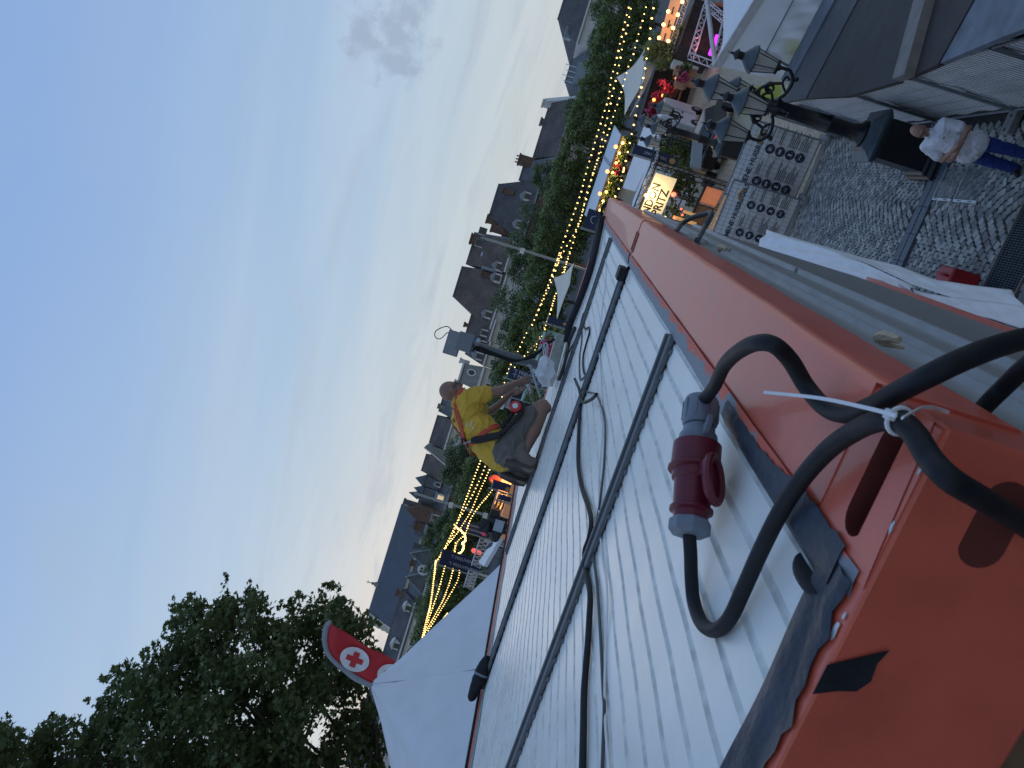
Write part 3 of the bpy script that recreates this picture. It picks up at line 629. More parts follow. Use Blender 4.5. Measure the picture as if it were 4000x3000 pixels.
m_pane = mat('dark_pane', (.03, .035, .045), .12, var=.2, scale=2)
m_frame = mat('white_frame', (.75, .74, .71), .6, var=.03)
m_zinc = mat('zinc', (.27, .33, .37), .5, var=.1, scale=2)
m_litpane = mat('warm_window', (.5, .36, .2), .4, emit=.45, ecol=(1, .72, .42))
def uv_slope(o, mat_match=None):
    """lay UVs in metres along the wall line (u) and up the slope (v) on every face"""
    me = o.data; uv = me.uv_layers.new(name='tiles')
    for p in me.polygons:
        n = p.normal; ud = UP.cross(n)
        ud = ud.normalized() if ud.length > 1e-4 else V((1, 0, 0)); vd = n.cross(ud)
        for li in p.loop_indices:
            c = me.vertices[me.loops[li].vertex_index].co; uv.data[li].uv = (c.dot(ud), c.dot(vd))
    return o
def window(parent, s, z, w, h, d, m=None, cross=True, name='window', arch=False):
    b = MB(HEAD); b.box(s - w / 2 - .14, s + w / 2 + .14, d - .10, d - .02, z - .14, z + h + .14); f = b.build(name, m_frame, parent)
    k = 2
    for i in range(k):
        for j in range(2):
            a = s - w / 2 + i * (w / 2) + .03; q = s - w / 2 + (i + 1) * (w / 2) - .03; z0 = z + j * h * .5 + .03; z1 = z + (j + 1) * h * .5 - .03
            b = MB(HEAD); b.box(a, q, d - .125, d - .101, z0, z1); b.build('pane', m or m_pane, f)
    b = MB(HEAD); b.box(s - w / 2 - .2, s + w / 2 + .2, d - .28, d - .10, z - .26, z - .14); b.build('sill', m_frame, f)
    return f
def dormer(parent, s, z, w, h, d, m=m_white, rm=m_zinc, roof='gable', lit=False):
    """z = foot of the dormer on the slope, d = its front plane"""
    b = MB(HEAD); b.box(s - w / 2, s + w / 2, d, d + 2.6, z, z + h); o = b.build('dormer', m, parent)
    b = MB(HEAD)
    if roof == 'gable': b.prism([(s - w / 2 - .2, d - .2, z + h), (s + w / 2 + .2, d - .2, z + h), (s, d - .2, z + h + w * .45)], (0, 3.2, 0))
    elif roof == 'round': b.prism([(s + (w / 2 + .15) * math.cos(PI * k / 10), d - .15, z + h + (w * .42) * math.sin(PI * k / 10)) for k in range(11)], (0, 3.0, 0))
    else: b.prism([(s - w / 2 - .2, d - .25, z + h), (s - w / 2 - .2, d - .25, z + h + .15), (s - w / 2 - .2, d + 3.2, z + h + 1.0), (s - w / 2 - .2, d + 3.2, z + h)], (w + .4, 0, 0))
    b.build('dormer_roof', rm, o)
    b = MB(HEAD); b.box(s - w * .30, s + w * .30, d - .06, d - .005, z + h * .16, z + h * .9); b.build('pane', m_litpane if lit else m_pane, o)
    return o
def chimney(parent, s, z0, z1, w, d, m=m_brick, dp=1.0, pots=0):
    b = MB(HEAD); b.box(s - w / 2, s + w / 2, d - dp / 2, d + dp / 2, z0, z1 - .35); b.box(s - w / 2 - .15, s + w / 2 + .15, d - dp / 2 - .15, d + dp / 2 + .15, z1 - .35, z1); c = b.build('chimney', m, parent)
    for k in range(pots):
        b = MB(); p = W(s - w / 2 + (k + .5) * w / pots, d, z1); b.lathe([(.16, 0), (.13, .5), (.17, .55)], 8, p); b.build('chimney_pot', m_brick, c)
    return c
def house(label, s0, s1, ze, zr, wall, roof, d=HD, depth=12.0, hipL=0.0, hipR=0.0, name='house'):
    t = thing(name, label, 'house', W((s0 + s1) / 2, d + depth / 2, 0), 'houses along the far side of the square')
    b = MB(HEAD); b.box(s0, s1, d, d + depth, 0, ze); b.build('wall', wall, t)
    o = .35; dm = d + depth / 2
    A, B_, C_, D_ = (s0 - .05, d - o, ze), (s1 + .05, d - o, ze), (s1 + .05, d + depth + o, ze), (s0 - .05, d + depth + o, ze)
    R0, R1 = (s0 - .05 + hipL, dm, zr), (s1 + .05 - hipR, dm, zr)
    b = MB(HEAD); b.poly([A, B_, R1, R0]); b.poly([C_, D_, R0, R1]); b.poly([D_, A, R0]); b.poly([B_, C_, R1]); b.poly([A, D_, C_, B_])
    r = b.build('roof', roof, t); uv_slope(r)
    b = MB(HEAD); b.box(R0[0], R1[0], dm - .18, dm + .18, zr - .12, zr + .14); b.build('ridge', m_slate, r)
    b = MB(HEAD); b.box(s0 - .1, s1 + .1, d - .6, d - .32, ze - .35, ze - .02); b.build('gutter', m_frame if wall in (m_white, m_cream) else m_zinc, t)
    return t, r
def slope_d(zf, ze, zr, d=HD, depth=12.0): return d + (zf - ze) / (zr - ze) * depth / 2
# right to left
t, r = house('wide pale house at the right end, dark hipped roof with a flat zinc chimney', 69.5, 92, 12.8, 18.2, m_white, m_tileC, hipL=6.5)
chimney(t, 72.3, 12.5, 15.8, 2.2, HD + 3, m_zinc, 1.0)
t, r = house('low house with a small dark roof and roof aerials beside the wide pale one', 60.2, 69.2, 9.6, 12.8, m_stone, m_slate, depth=9, hipL=3, hipR=1)
b = MB(HEAD); b.box(62, 66, HD - .5, HD + 3, 8.6, 11.2); b.build('roof_terrace', m_zinc, t)
for k in range(4): b = MB(HEAD); b.tube([(62.5 + k * 1.1, HD + 2, 11), (62.5 + k * 1.1, HD + 2, 13.2 + .5 * (k % 2))], .07, 6); b.build('aerial', m_frame, t)
t, r = house('house with a white side gable and an even tiled roof', 46.6, 58.6, 10.0, 14.6, m_pink, m_tileA)
b = MB(HEAD); b.prism([(58.65, HD - .6, 9.4), (58.65, HD + 12, 9.4), (58.65, HD + 6, 15.9)], (.7, 0, 0)); b.build('side_gable', m_white, t)
chimney(t, 58.2, 14.0, 16.2, 1.2, HD + 6, m_white); chimney(t, 54.6, 14.0, 15.5, 1.3, HD + 6.5, m_slate)
t, r = house('narrow brick house whose roof ends in a cluster of chimney pots', 41.3, 46.4, 10.0, 16.0, m_brick, m_slate, hipR=1.2)
chimney(t, 45.2, 14.0, 17.4, 2.0, HD + 5, m_brick, 1.4, 3)
t, r = house('dark house with a steep side gable and dormers half hidden by trees', 27.9, 41.1, 11.5, 19.8, m_brick, m_tileC, hipL=4.4, hipR=1.8)
chimney(t, 31.6, 17.5, 20.2, 1.6, HD + 6); chimney(t, 29.6, 14, 18.6, 1.3, HD + 4); chimney(t, 37.6, 16.0, 18.6, .9, HD + 3.2, m_brick)
dormer(t, 37.2, 12.0, 1.8, 1.9, HD + .4, m_white, m_zinc); dormer(t, 31.3, 12.0, 1.8, 1.7, HD + .4, m_white, m_zinc)
t, r = house('tall house with roof windows and a stepped chimney gable', 21.2, 27.6, 13.2, 21.4, m_white, m_tileB)
chimney(t, 26.6, 19.0, 22.2, 2.0, HD + 6, m_brick, 1.4); chimney(t, 27.2, 17, 19.6, 1.0, HD + 4.5, m_slate)
b = MB(HEAD); b.prism([(27.65, HD - .3, 13.0), (27.65, HD + 12, 13.0), (27.65, HD + 6, 21.8)], (.5, 0, 0)); b.build('side_gable', m_slate, t)
for (s, z, w, h) in ((23.9, 17.6, .9, 1.3), (23.3, 15.3, .8, 1.6), (22.2, 15.2, .8, 1.6)):
    dd = slope_d(z, 13.2, 21.4); dd2 = slope_d(z + h, 13.2, 21.4)
    b = MB(HEAD); b.prism([(s - w / 2, dd - .12, z), (s + w / 2, dd - .12, z), (s + w / 2, dd2 - .12, z + h), (s - w / 2, dd2 - .12, z + h)], (0, .1, 0)); b.build('roof_window', mat('painted_sky_glass', (.35, .42, .5), .08, spec=.9), r)  # pale blue base colour paints in the reflected sky
dormer(t, 21.9, 13.4, 1.9, 1.7, HD + .3, m_white, m_zinc)
t, r = house('tallest house with a long hipped tile roof and a small brick chimney', 9.4, 21.0, 12.6, 22.1, m_white, m_tileB, d=HD + .6, hipL=4.5, hipR=.4)
chimney(t, 19.9, 15.2, 17.6, 1.0, HD + 2.5); dormer(t, 19.6, 13.2, 1.9, 1.6, HD + .3, m_white, m_zinc); dormer(t, 12.0, 12.5, 1.7, 1.9, HD + .5, m_white, m_zinc)
b = MB(HEAD); b.box(20.7, 21.15, HD + .5, HD + 5, 14.5, 17.8); b.build('parapet', m_zinc, t)
t, r = house('cream house with white framed windows above the trees', 6.9, 11.4, 12.0, 17.2, m_cream, m_tileA)
for s in (10.3, 8.5): window(t, s, 8.6, 1.1, 2.0, HD)
for s in (10.3, 8.5): window(t, s, 4.6, 1.1, 2.2, HD)
chimney(t, 9.0, 15.0, 18.2, .8, HD + 6); dormer(t, 8.2, 12.3, 1.5, 1.8, HD + .4, m_white, m_slate)
t, r = house('pale house with a steep roof dropping to its left and two white dormers', 1.9, 6.8, 11.7, 16.0, m_cream, m_tileA, hipL=1.2)
dormer(t, 3.4, 11.8, 1.7, 1.9, HD + .3, m_white, m_zinc, 'round'); dormer(t, 6.0, 11.9, 1.4, 1.7, HD + .3, m_white, m_zinc, 'shed')
window(t, 5.3, 8.4, 1.1, 2.0, HD); window(t, 3.0, 8.4, 1.1, 2.0, HD)
t = thing('house', 'ornate grey mansard house front with a white framed oval window', 'house', W(-.9, HD + 5, 0), 'houses along the far side of the square')
b = MB(HEAD); b.box(-3.4, 1.7, HD, HD + 10, 0, 11.4); b.build('wall', m_cream, t)
b = MB(HEAD); b.prism([(-3.3, HD, 11.5), (1.6, HD, 11.5), (1.1, HD + 1.4, 15.4), (-2.8, HD + 1.4, 15.4)], (0, 8, 0)); b.build('roof', m_stone, t)
b = MB(HEAD); b.box(-3.6, 1.9, HD - .5, HD + .1, 11.0, 11.5); b.box(-3.0, 1.3, HD + 1.0, HD + 9, 15.3, 15.7); b.build('cornice', m_frame, t)
ov = [(-.2 + .75 * math.cos(2 * PI * k / 20), HD + .25, 13.4 + .95 * math.sin(2 * PI * k / 20)) for k in range(20)]
b = MB(HEAD); b.prism(ov, (0, .5, 0)); f = b.build('window', m_frame, t)
b = MB(HEAD); b.prism([(-.2 + .48 * math.cos(2 * PI * k / 20), HD + .2, 13.4 + .65 * math.sin(2 * PI * k / 20)) for k in range(20)], (0, .1, 0)); b.build('pane', m_pane, f)
chimney(t, 1.5, 14.5, 16.6, .9, HD + 3, m_white); chimney(t, -2.9, 14.5, 16.4, .6, HD + 3, m_white)
window(t, -1.9, 7.9, 1.1, 2.0, HD); window(t, .2, 7.9, 1.1, 2.0, HD)
t, r = house('slate house behind the kneeling man', -10.6, -3.6, 12.5, 17.8, m_cream, m_slate, hipL=.6, hipR=2)
chimney(t, -8.9, 16, 18.3, .8, HD + 5, m_stone)
t, r = house('house with a tiled roof and white lettered front left of the kneeling man', -16.6, -10.7, 14.2, 17.6, m_white, m_tileA, depth=8)
b = MB(HEAD); b.box(-14.6, -11.2, HD - .15, HD - .02, 12.2, 13.9); b.build('signboard', m_cream, t)
b = MB(HEAD); b.box(-16.5, -10.8, HD - .5, HD - .1, 13.9, 14.2); b.build('cornice', m_frame, t); window(t, -12.2, 9.4, 1.1, 1.9, HD); window(t, -14.6, 9.4, 1.1, 1.9, HD)
t = thing('house', 'grey stone gable front rising between two tiled roofs', 'house', W(-18, HD + 4, 0), 'houses along the far side of the square')
b = MB(HEAD); b.prism([(-19.2, HD, 0), (-16.7, HD, 0), (-16.7, HD, 13.2), (-17.1, HD, 17.9), (-17.6, HD, 18.0), (-19.2, HD, 13.0)], (0, 9, 0)); b.build('wall', m_stone, t)
b = MB(HEAD); b.obox((-19.5, HD - .2, 12.7), (2.2, 0, 5.3), (0, 9.4, 0), (-.25, 0, .12)); b.build('roof_edge', m_frame, t)
t, r = house('house with a smooth tiled roof between the stone gable and the dark turrets', -23.0, -19.3, 12.8, 17.6, m_brick, m_tileB)
t, r = house('dark slate house with pointed turrets and warm lit dormers', -29.5, -23.1, 10.6, 16.2, m_brick, m_slate, depth=11)
for (s, zt, w) in ((-24.2, 18.2, 2.0), (-26.2, 17.9, 1.7), (-27.4, 18.6, 1.2)):
    b = MB(HEAD); b.box(s - w / 2, s + w / 2, HD + 1.5, HD + 1.5 + w, 12, zt - 2.2); tw = b.build('turret', m_slate, t)
    b = MB(HEAD); q = [(s - w / 2 - .2, HD + 1.3, zt - 2.2), (s + w / 2 + .2, HD + 1.3, zt - 2.2), (s + w / 2 + .2, HD + 1.7 + w, zt - 2.2), (s - w / 2 - .2, HD + 1.7 + w, zt - 2.2)]; ap = (s, HD + 1.5 + w / 2, zt)
    for i in range(4): b.poly([q[i], q[(i + 1) % 4], ap])
    b.poly(q); b.build('turret_roof', m_slateP, tw)
dormer(t, -26.4, 11.0, 1.7, 1.7, HD + .4, m_white, m_zinc, 'shed', True); dormer(t, -24.0, 12.6, 1.1, 1.2, HD + 1.0, m_white, m_zinc, 'gable')
b = MB(HEAD); b.box(-29.6, -23, HD - .5, HD - .1, 10.2, 10.6); b.build('cornice', m_pink, t)
t, r = house('brick gabled house with a dark chimney right of the church roof', -36.0, -29.7, 10.4, 15.0, m_brick, m_tileC)
b = MB(HEAD); b.prism([(-31.8, HD - .2, 10.4), (-28.9, HD - .2, 10.4), (-28.9, HD - .2, 15.5), (-30.3, HD - .2, 18.0), (-31.8, HD - .2, 15.5)], (0, 5, 0)); b.build('front_gable', m_brick, t)
chimney(t, -29.4, 16, 19.0, .9, HD + 2, m_slate); chimney(t, -33.8, 13, 15.6, 1.7, HD + 4, m_brick, 1.0, 2); dormer(t, -30.4, 10.8, 1.5, 1.6, HD - .3, m_white, m_zinc, 'shed')
dormer(t, -33.6, 10.9, 1.5, 1.5, HD + .5, m_white, m_zinc, 'shed')
t, r = house('low house with white edged gables in front of the church', -47.6, -36.2, 9.6, 13.0, m_white, m_slate, depth=9)
for (s, zt) in ((-38.6, 14.2), (-43.4, 13.6)):
    b = MB(HEAD); b.prism([(s - 2.1, HD - .3, 9.8), (s + 2.1, HD - .3, 9.8), (s, HD - .3, zt)], (0, 4, 0)); g_ = b.build('cross_gable', m_slate, t)
    for sg in (-1, 1): b = MB(HEAD); b.obox((s, HD - .5, zt + .1), (sg * 2.2, 0, zt * -1 + 9.9), (0, .25, 0), (0, 0, .32)); b.build('barge_board', m_zinc, g_)
b = MB(HEAD); sx, sz = -41.1, 10.9
b.prism([(sx + .95 * math.cos(2 * PI * k / 18) * (1.12 if abs(math.sin(2 * PI * k / 18)) < .5 else 1), HD - .55, sz + 1.25 * math.sin(2 * PI * k / 18)) for k in range(18)], (0, .5, 0)); wd = b.build('dormer', m_white, t)
for i in (-1, 1):
    for j in (-1, 1): b = MB(HEAD); b.box(sx + i * .28 - .2, sx + i * .28 + .2, HD - .6, HD - .56, sz + j * .36 - .28, sz + j * .36 + .28); b.build('pane', m_pane, wd)
for s in (-45.9, -46.9): window(t, s, 7.2, .8, 1.8, HD)
chimney(t, -38.2, 12, 14.6, .9, HD + 5, m_slate); chimney(t, -41.8, 12, 14.2, 1.1, HD + 5, m_brick)
t, r = house('white fronted house at the left end, dark roof with two white dormers', -61.5, -47.8, 10.7, 14.0, m_white, m_tileC, depth=11)
dormer(t, -49.6, 10.9, 1.5, 1.3, HD + .4, m_white, m_white); dormer(t, -57.6, 10.9, 1.6, 1.4, HD + .4, m_white, m_white)
for s in (-54.0, -55.9, -57.9, -52.1): window(t, s, 7.4, 1.1, 1.8, HD)
for s in (-54.0, -55.9, -57.9, -52.1): window(t, s, 3.6, 1.1, 2.0, HD)
b = MB(HEAD)
for k in range(30): b.box(-61.2 + k * .45, -61.0 + k * .45, HD - .3, HD - .02, 10.0, 10.35)
tag(b.build('cornice_blocks', m_stone, t), kind='stuff'); chimney(t, -48.6, 12.5, 15.2, 1.0, HD + 5, m_brick)
t, r = house('plain white house beyond the red flag, mostly behind the big tree', -86, -61.7, 10.5, 14.5, m_white, m_tileC, depth=11)
for k in range(8): window(t, -64 - k * 2.6, 7.3, 1.0, 1.8, HD)
house('long dark roof seen in the gaps behind the tall houses', 6, 47, 11, 17.0, m_brick, m_tileA, d=166, depth=12, hipL=2, hipR=3)
house('long dark roof seen in the gaps behind the turreted houses', -37, -3, 11, 16.6, m_brick, m_tileC, d=166, depth=12, hipL=3, hipR=3)
# church
CD = 230.0
ch = thing('church', 'church with a long smooth slate roof and a pale gable end', 'church', W(-66, CD + 7, 0))
b = MB(HEAD); b.box(-83.5, -50, CD, CD + 15, 0, 17.5); b.build('wall', m_cream, ch)
b = MB(HEAD); b.prism([(-83.0, CD - .5, 17.4), (-83.0, CD + 15.5, 17.4), (-83.0, CD + 7.5, 26.4)], (36, 0, 0)); b.v = b.v; cr_ = b.build('roof', m_slateP, ch)
b = MB(HEAD); b.prism([(-84.2, CD - 1, 17), (-84.2, CD + 16, 17), (-84.2, CD + 7.5, 27.0)], (1.1, 0, 0)); b.build('gable_end', m_cream, ch)
b = MB(HEAD)
for k in range(5): b.box(-84.6 - .3 * k, -84.0, CD - 1.4 + k * 1.6, CD - .6 + k * 1.6, 16.5 + k * 1.7, 18.6 + k * 1.7)
tag(b.build('gable_steps', m_cream, ch), kind='stuff')
b = MB(HEAD); b.lathe([(1.0, 25.6), (.8, 26.8), (.35, 27.3), (.5, 27.8), (.15, 28.2), (.08, 29.8)], 10, (-74.0, CD + 7.5, 0)); b.tube([(-74.5, CD + 7.5, 29.2), (-73.5, CD + 7.5, 29.2)], .09, 5); b.tube([(-74, CD + 7.5, 28), (-74, CD + 7.5, 29.9)], .09, 5); b.build('cross', m_stone, ch)
b = MB(HEAD); b.lathe([(.3, 22.6), (.12, 23.8), (.04, 26.3)], 8, (-48.8, CD + 7.5, 0)); b.build('spike', m_slate, ch)
# ---------------------------------------------------------------- trees
def leaf_mat(name, a, b_, tr=.25):
    m = bpy.data.materials.new(name); m.use_nodes = True; nt = m.node_tree; p = nt.nodes['Principled BSDF']; p.inputs['Roughness'].default_value = .55
    g = nt.nodes.new('ShaderNodeNewGeometry'); t = nt.nodes.new('ShaderNodeTexCoord'); n = nt.nodes.new('ShaderNodeTexNoise'); nt.links.new(t.outputs['Object'], n.inputs['Vector']); n.inputs['Scale'].default_value = .9; n.inputs['Detail'].default_value = 3
    ad = nt.nodes.new('ShaderNodeMath'); ad.operation = 'ADD'; ml = nt.nodes.new('ShaderNodeMath'); ml.operation = 'MULTIPLY'; ml.inputs[1].default_value = .6
    nt.links.new(g.outputs['Random Per Island'], ml.inputs[0]); nt.links.new(ml.outputs[0], ad.inputs[0]); nt.links.new(n.outputs[0], ad.inputs[1])
    mr = nt.nodes.new('ShaderNodeMapRange'); nt.links.new(ad.outputs[0], mr.inputs[0]); mr.inputs[1].default_value = .35; mr.inputs[2].default_value = 1.2
    mx = nt.nodes.new('ShaderNodeMixRGB'); nt.links.new(mr.outputs[0], mx.inputs[0]); mx.inputs[1].default_value = a + (1,); mx.inputs[2].default_value = b_ + (1,); nt.links.new(mx.outputs[0], p.inputs['Base Color'])
    tl = nt.nodes.new('ShaderNodeBsdfTranslucent'); nt.links.new(mx.outputs[0], tl.inputs[0]); ms = nt.nodes.new('ShaderNodeMixShader'); ms.inputs[0].default_value = tr
    nt.links.new(p.outputs[0], ms.inputs[1]); nt.links.new(tl.outputs[0], ms.inputs[2]); nt.links.new(ms.outputs[0], nt.nodes['Material Output'].inputs[0])
    return m
m_leafF = leaf_mat('row_leaves', (.115, .16, .05), (.27, .33, .115)); m_leafB = leaf_mat('back_leaves', (.095, .135, .058), (.225, .28, .135)); m_leafN = leaf_mat('plane_leaves', (.065, .095, .036), (.16, .21, .08), .35)
m_bark = mat('bark', (.10, .085, .065), .9, var=.3, scale=6, bump=.5, bscale=10)
LEAF7 = [(0, -.5), (.16, -.22), (.5, -.12), (.22, .10), (.30, .34), (.10, .24), (0, .55), (-.10, .24), (-.30, .34), (-.22, .10), (-.5, -.12), (-.16, -.22)]
DIAM = [(0, -.5), (.28, 0), (0, .5), (-.28, 0)]
def leaves_mesh(name, centers, per, rad, size, shape, m, rng, squash=1.0, droop=.3):
    vs, fs = [], []; sh = np.array([(x, y, 0) for x, y in shape]); n = len(shape)
    for c, r_ in centers:
        k = int(per * r_ * r_ / (rad * rad)) + 1
        P_ = rng.normal(size=(k, 3)); P_ /= np.linalg.norm(P_, axis=1)[:, None]; P_ *= (rng.random(k) ** .45)[:, None] * r_; P_[:, 2] *= squash
        for p in P_:
            th = rng.random() * 2 * PI; nx = rng.normal(size=3); nx[2] = abs(nx[2]) + droop; nx /= np.linalg.norm(nx)
            u = np.cross(nx, [math.cos(th), math.sin(th), .1]); u /= np.linalg.norm(u) + 1e-9; w = np.cross(nx, u); sz = size * (.6 + .8 * rng.random())
            base = len(vs); q = np.array(c) + p + (sh[:, :1] * u + sh[:, 1:2] * w) * sz
            vs.extend(q.tolist()); fs.append(tuple(range(base, base + n)))
    me = bpy.data.meshes.new(name); me.from_pydata(vs, [], fs); me.materials.append(m); me.update(); return me
rng = np.random.default_rng(5)
def row_crown(kind):
    cs = []
    if kind == 'F':
        for k in range(78): cs.append(((rng.uniform(-2.9, 2.9), rng.uniform(-2.0, 2.0), rng.uniform(1.8, 8.2)), rng.uniform(.6, 1.15)))
        for k in range(22): cs.append(((rng.uniform(-2.8, 2.8), rng.uniform(-1.6, 1.6), rng.uniform(7.8, 8.7)), rng.uniform(.35, .65)))
        return leaves_mesh('crown', cs, 115, 1.0, .36, DIAM, m_leafF, rng, 1.0, .8)
    for k in range(70):
        a = rng.uniform(0, 2 * PI); z = rng.uniform(4.5, 11.6); rr = 3.3 * math.sqrt(max(.05, 1 - ((z - 7.6) / 4.6) ** 2)) * rng.random() ** .5; cs.append(((rr * math.cos(a), rr * math.sin(a), z), rng.uniform(.6, 1.1)))
    return leaves_mesh('crown', cs, 115, 1.0, .36, DIAM, m_leafB, rng, 1.0, .8)
crF = [row_crown('F') for _ in range(3)]; crB = [row_crown('B') for _ in range(3)]
def trunk_mesh(h, r0):
    b = MB(); b.tube([(0, 0, 0), (.05, .02, h * .4), (0, -.05, h * .75), (.05, 0, h)], [r0, r0 * .85, r0 * .6, r0 * .35], 8)
    for k in range(5):
        a = k * 1.257; b.tube([(0, 0, h * .5), (math.cos(a) * 1.0, math.sin(a) * 1.0, h * .75), (math.cos(a) * 1.9, math.sin(a) * 1.6, h * 1.0)], [r0 * .5, r0 * .35, r0 * .15], 6)
    me = bpy.data.meshes.new('trunk'); me.from_pydata([tuple(v) for v in b.v], [], b.f); me.materials.append(m_bark); me.update(); return me
tkF, tkB = trunk_mesh(6.5, .22), trunk_mesh(8.5, .28)
def place_tree(label, p, crown, trunk, rz, sc, grp, mir=1):
    t = thing('square_tree', label, 'tree', p, grp); t.rotation_euler = (0, 0, rz); t.scale = sc
    for nm, me in (('trunk', trunk), ('crown', crown)):
        o = bpy.data.objects.new(nm, me); COL.objects.link(o); o.parent = t
    return t
rz0 = math.atan2(RH.y, RH.x)
backs = [r6(720, 60), r6(700, 320), r6(480, 1000), r6(640, 800), r5(640, 650), r5(520, 1000), r5(420, 1290), r4(800, 460), r4(645, 740), r4(720, 1000), r4(640, 1330), (1860, 1560), r3(700, 720), r3(655, 910), r3(760, 1120), r3(500, 1440), r3(600, 1330), r2(1020, 600), r2(1090, 330), r2(1060, 760)]
ORD = 'first second third fourth fifth sixth seventh eighth ninth tenth eleventh twelfth thirteenth fourteenth fifteenth sixteenth seventeenth eighteenth nineteenth twentieth twenty-first twenty-second twenty-third twenty-fourth'.split()
backs.sort(key=lambda p: -LH(p[0], p[1], 120)[0])
for i, p in enumerate(backs):
    s, z = LH(p[0], p[1], 120)
    sc_z = max(.62, z / 12.4)
    place_tree(ORD[i] + ' rounded bluish tree from the right, behind the clipped row', W(s, 120 + (i % 3), 0), crB[i % 3], tkB, rz0 + i * 1.3, (1.0, 1.0, sc_z), 'rounded trees in front of the far houses')
for i in range(22):
    s = 57 - i * 4.9
    zt = np.interp(s, [-50, -35, -12, 10, 30, 45, 60], [8.0, 8.9, 8.9, 8.4, 9.3, 9.2, 9.6]) * 100 / 110 + .35
    place_tree(ORD[i] + ' clipped green tree from the right end of the long row under the houses', W(s, 100, 0), crF[i % 3], tkF, rz0 + (PI if i % 2 else 0) + rng.uniform(-.15, .15), (1.0, 1.0, zt / 8.9), 'clipped trees in the long row')
# big plane tree on the left
SIL = [(-500, 2850), (0, 2808), (42, 2802), (108, 2856), (150, 2808), (271, 2784), (337, 2826), (320, 2760), (356, 2717), (416, 2717), (380, 2663), (410, 2603), (494, 2560), (542, 2585), (573, 2512), (627, 2512), (639, 2434), (657, 2392), (669, 2337), (778, 2307), (814, 2343), (826, 2301), (880, 2253), (1000, 2283), (1084, 2350), (1108, 2368), (1145, 2313), (1199, 2343), (1247, 2307), (1301, 2271), (1362, 2331), (1416, 2386), (1500, 2434), (1480, 2500), (1506, 2524), (1480, 2620), (1452, 2693), (1500, 2796), (1518, 3000), (1560, 3300), (1300, 3700), (-500, 3700)]
def inside(x, y, poly):
    c = False; j = len(poly) - 1
    for i in range(len(poly)):
        xi, yi = poly[i]; xj, yj = poly[j]
        if (yi > y) != (yj > y) and x < (xj - xi) * (y - yi) / (yj - yi) + xi: c = not c
        j = i
    return c
def edge_dist(x, y, poly):
    m_ = 1e9
    for (x0, y0), (x1, y1) in zip(poly, poly[1:]):
        dx, dy = x1 - x0, y1 - y0; t_ = max(0, min(1, ((x - x0) * dx + (y - y0) * dy) / (dx * dx + dy * dy + 1e-9))); m_ = min(m_, math.hypot(x - x0 - t_ * dx, y - y0 - t_ * dy))
    return m_
HOLES = [(1085, 2400, 45), (1230, 2830, 55), (1290, 2790, 40), (1240, 2900, 50), (1040, 2830, 30), (1480, 2490, 40), (860, 2560, 28), (700, 2640, 28), (830, 2700, 30), (640, 2880, 25), (900, 2820, 34), (930, 2900, 34), (780, 2830, 22), (1380, 2740, 30), (1180, 2500, 24), (1330, 2560, 22), (560, 2930, 22), (300, 2930, 20), (1000, 2620, 26), (1120, 2700, 28)]
TB = W(-18.5, 31, 0)
cs = []; tip = []
rj = random.Random(8)
while len(cs) < 1250:
    x, y = rj.uniform(-480, 1560), rj.uniform(2250, 3650)
    if y > 3100 and rj.random() < .6: continue
    if not inside(x, y, SIL): continue
    if any(math.hypot(x - hx, y - hy) < hr * rj.uniform(.75, 1.25) for hx, hy, hr in HOLES): continue
    ed = edge_dist(x, y, SIL); dmax = min(5.0, .8 + ed / 60.0)
    d = 31 + rj.uniform(-dmax, dmax); p = at(x, y, d)
    r_ = min(.75, max(.25, ed / 97.0)) * rj.uniform(.7, 1.0)
    cs.append((tuple(p - TB), r_)); tip.append(p)
cr_me = leaves_mesh('crown', cs, 78, .7, .245, LEAF7, m_leafN, rng, .85, .6)
bt = thing('plane_tree', 'big dark plane tree filling the lower left corner', 'tree', TB)
o = bpy.data.objects.new('crown', cr_me); COL.objects.link(o); o.parent = bt
b = MB(); b.tube([TB, TB + V((.1, .1, 4)), TB + V((.2, -.1, 8)), TB + V((.3, .2, 12))], [.55, .45, .38, .28], 12); b.build('trunk', m_bark, bt, smooth=True)
b = MB()
for k, p in enumerate(tip[:70]):
    st = TB + V((.2, 0, rj.uniform(4.5, 11.5))); md = (st + p) * .5 + V((rj.uniform(-.6, .6), rj.uniform(-.6, .6), -.3)); b.tube(curve_pts([st, md, p], 4), [.13 - .12 * i / 8 for i in range(9)], 5)
tag(b.build('branches', m_bark, bt, smooth=True), kind='stuff')
# ================================================================ festival: stalls, sails, banners, lights
random.seed(21)
Q = reg(2300, 450, 3.318); Q5 = reg(2350, 0, 3.686); KK = reg(2500, 0, 2.212); BB = reg(1550, 1850, 3.686)
m_tent = mat('tent_white', (.68, .70, .72), .55, var=.05, scale=2)
m_tentblue = mat('tent_white_matt', (.66, .69, .73), .6, var=.04, scale=1)
m_creamsail = mat('cream_sailcloth', (.72, .66, .54), .75, var=.05, scale=2)
m_navy = mat('navy_banner', (.018, .028, .075), .6, var=.08, scale=4)
m_print = mat('pale_print', (.55, .57, .62), .6)
m_gold = mat('ochre_print', (.48, .27, .07), .6)
m_truss_b = mat('black_truss', (.015, .015, .017), .5); m_truss_w = mat('white_truss', (.62, .58, .58), .4, metal=.3)
m_bulb = mat('warm_bulb', (1, .72, .35), .4, emit=3.6, ecol=(1, .60, .17)); m_bulb2 = mat('amber_bulb', (1, .55, .2), .4, emit=7.0, ecol=(1, .45, .10)); m_wire = mat('light_wire', (.12, .11, .10), .6)
for m in (m_bulb, m_bulb2): m.cycles.emission_sampling = 'NONE'
def hbox(s0, s1, d0, d1, z0, z1): b = MB(HEAD); b.box(s0, s1, d0, d1, z0, z1); return b
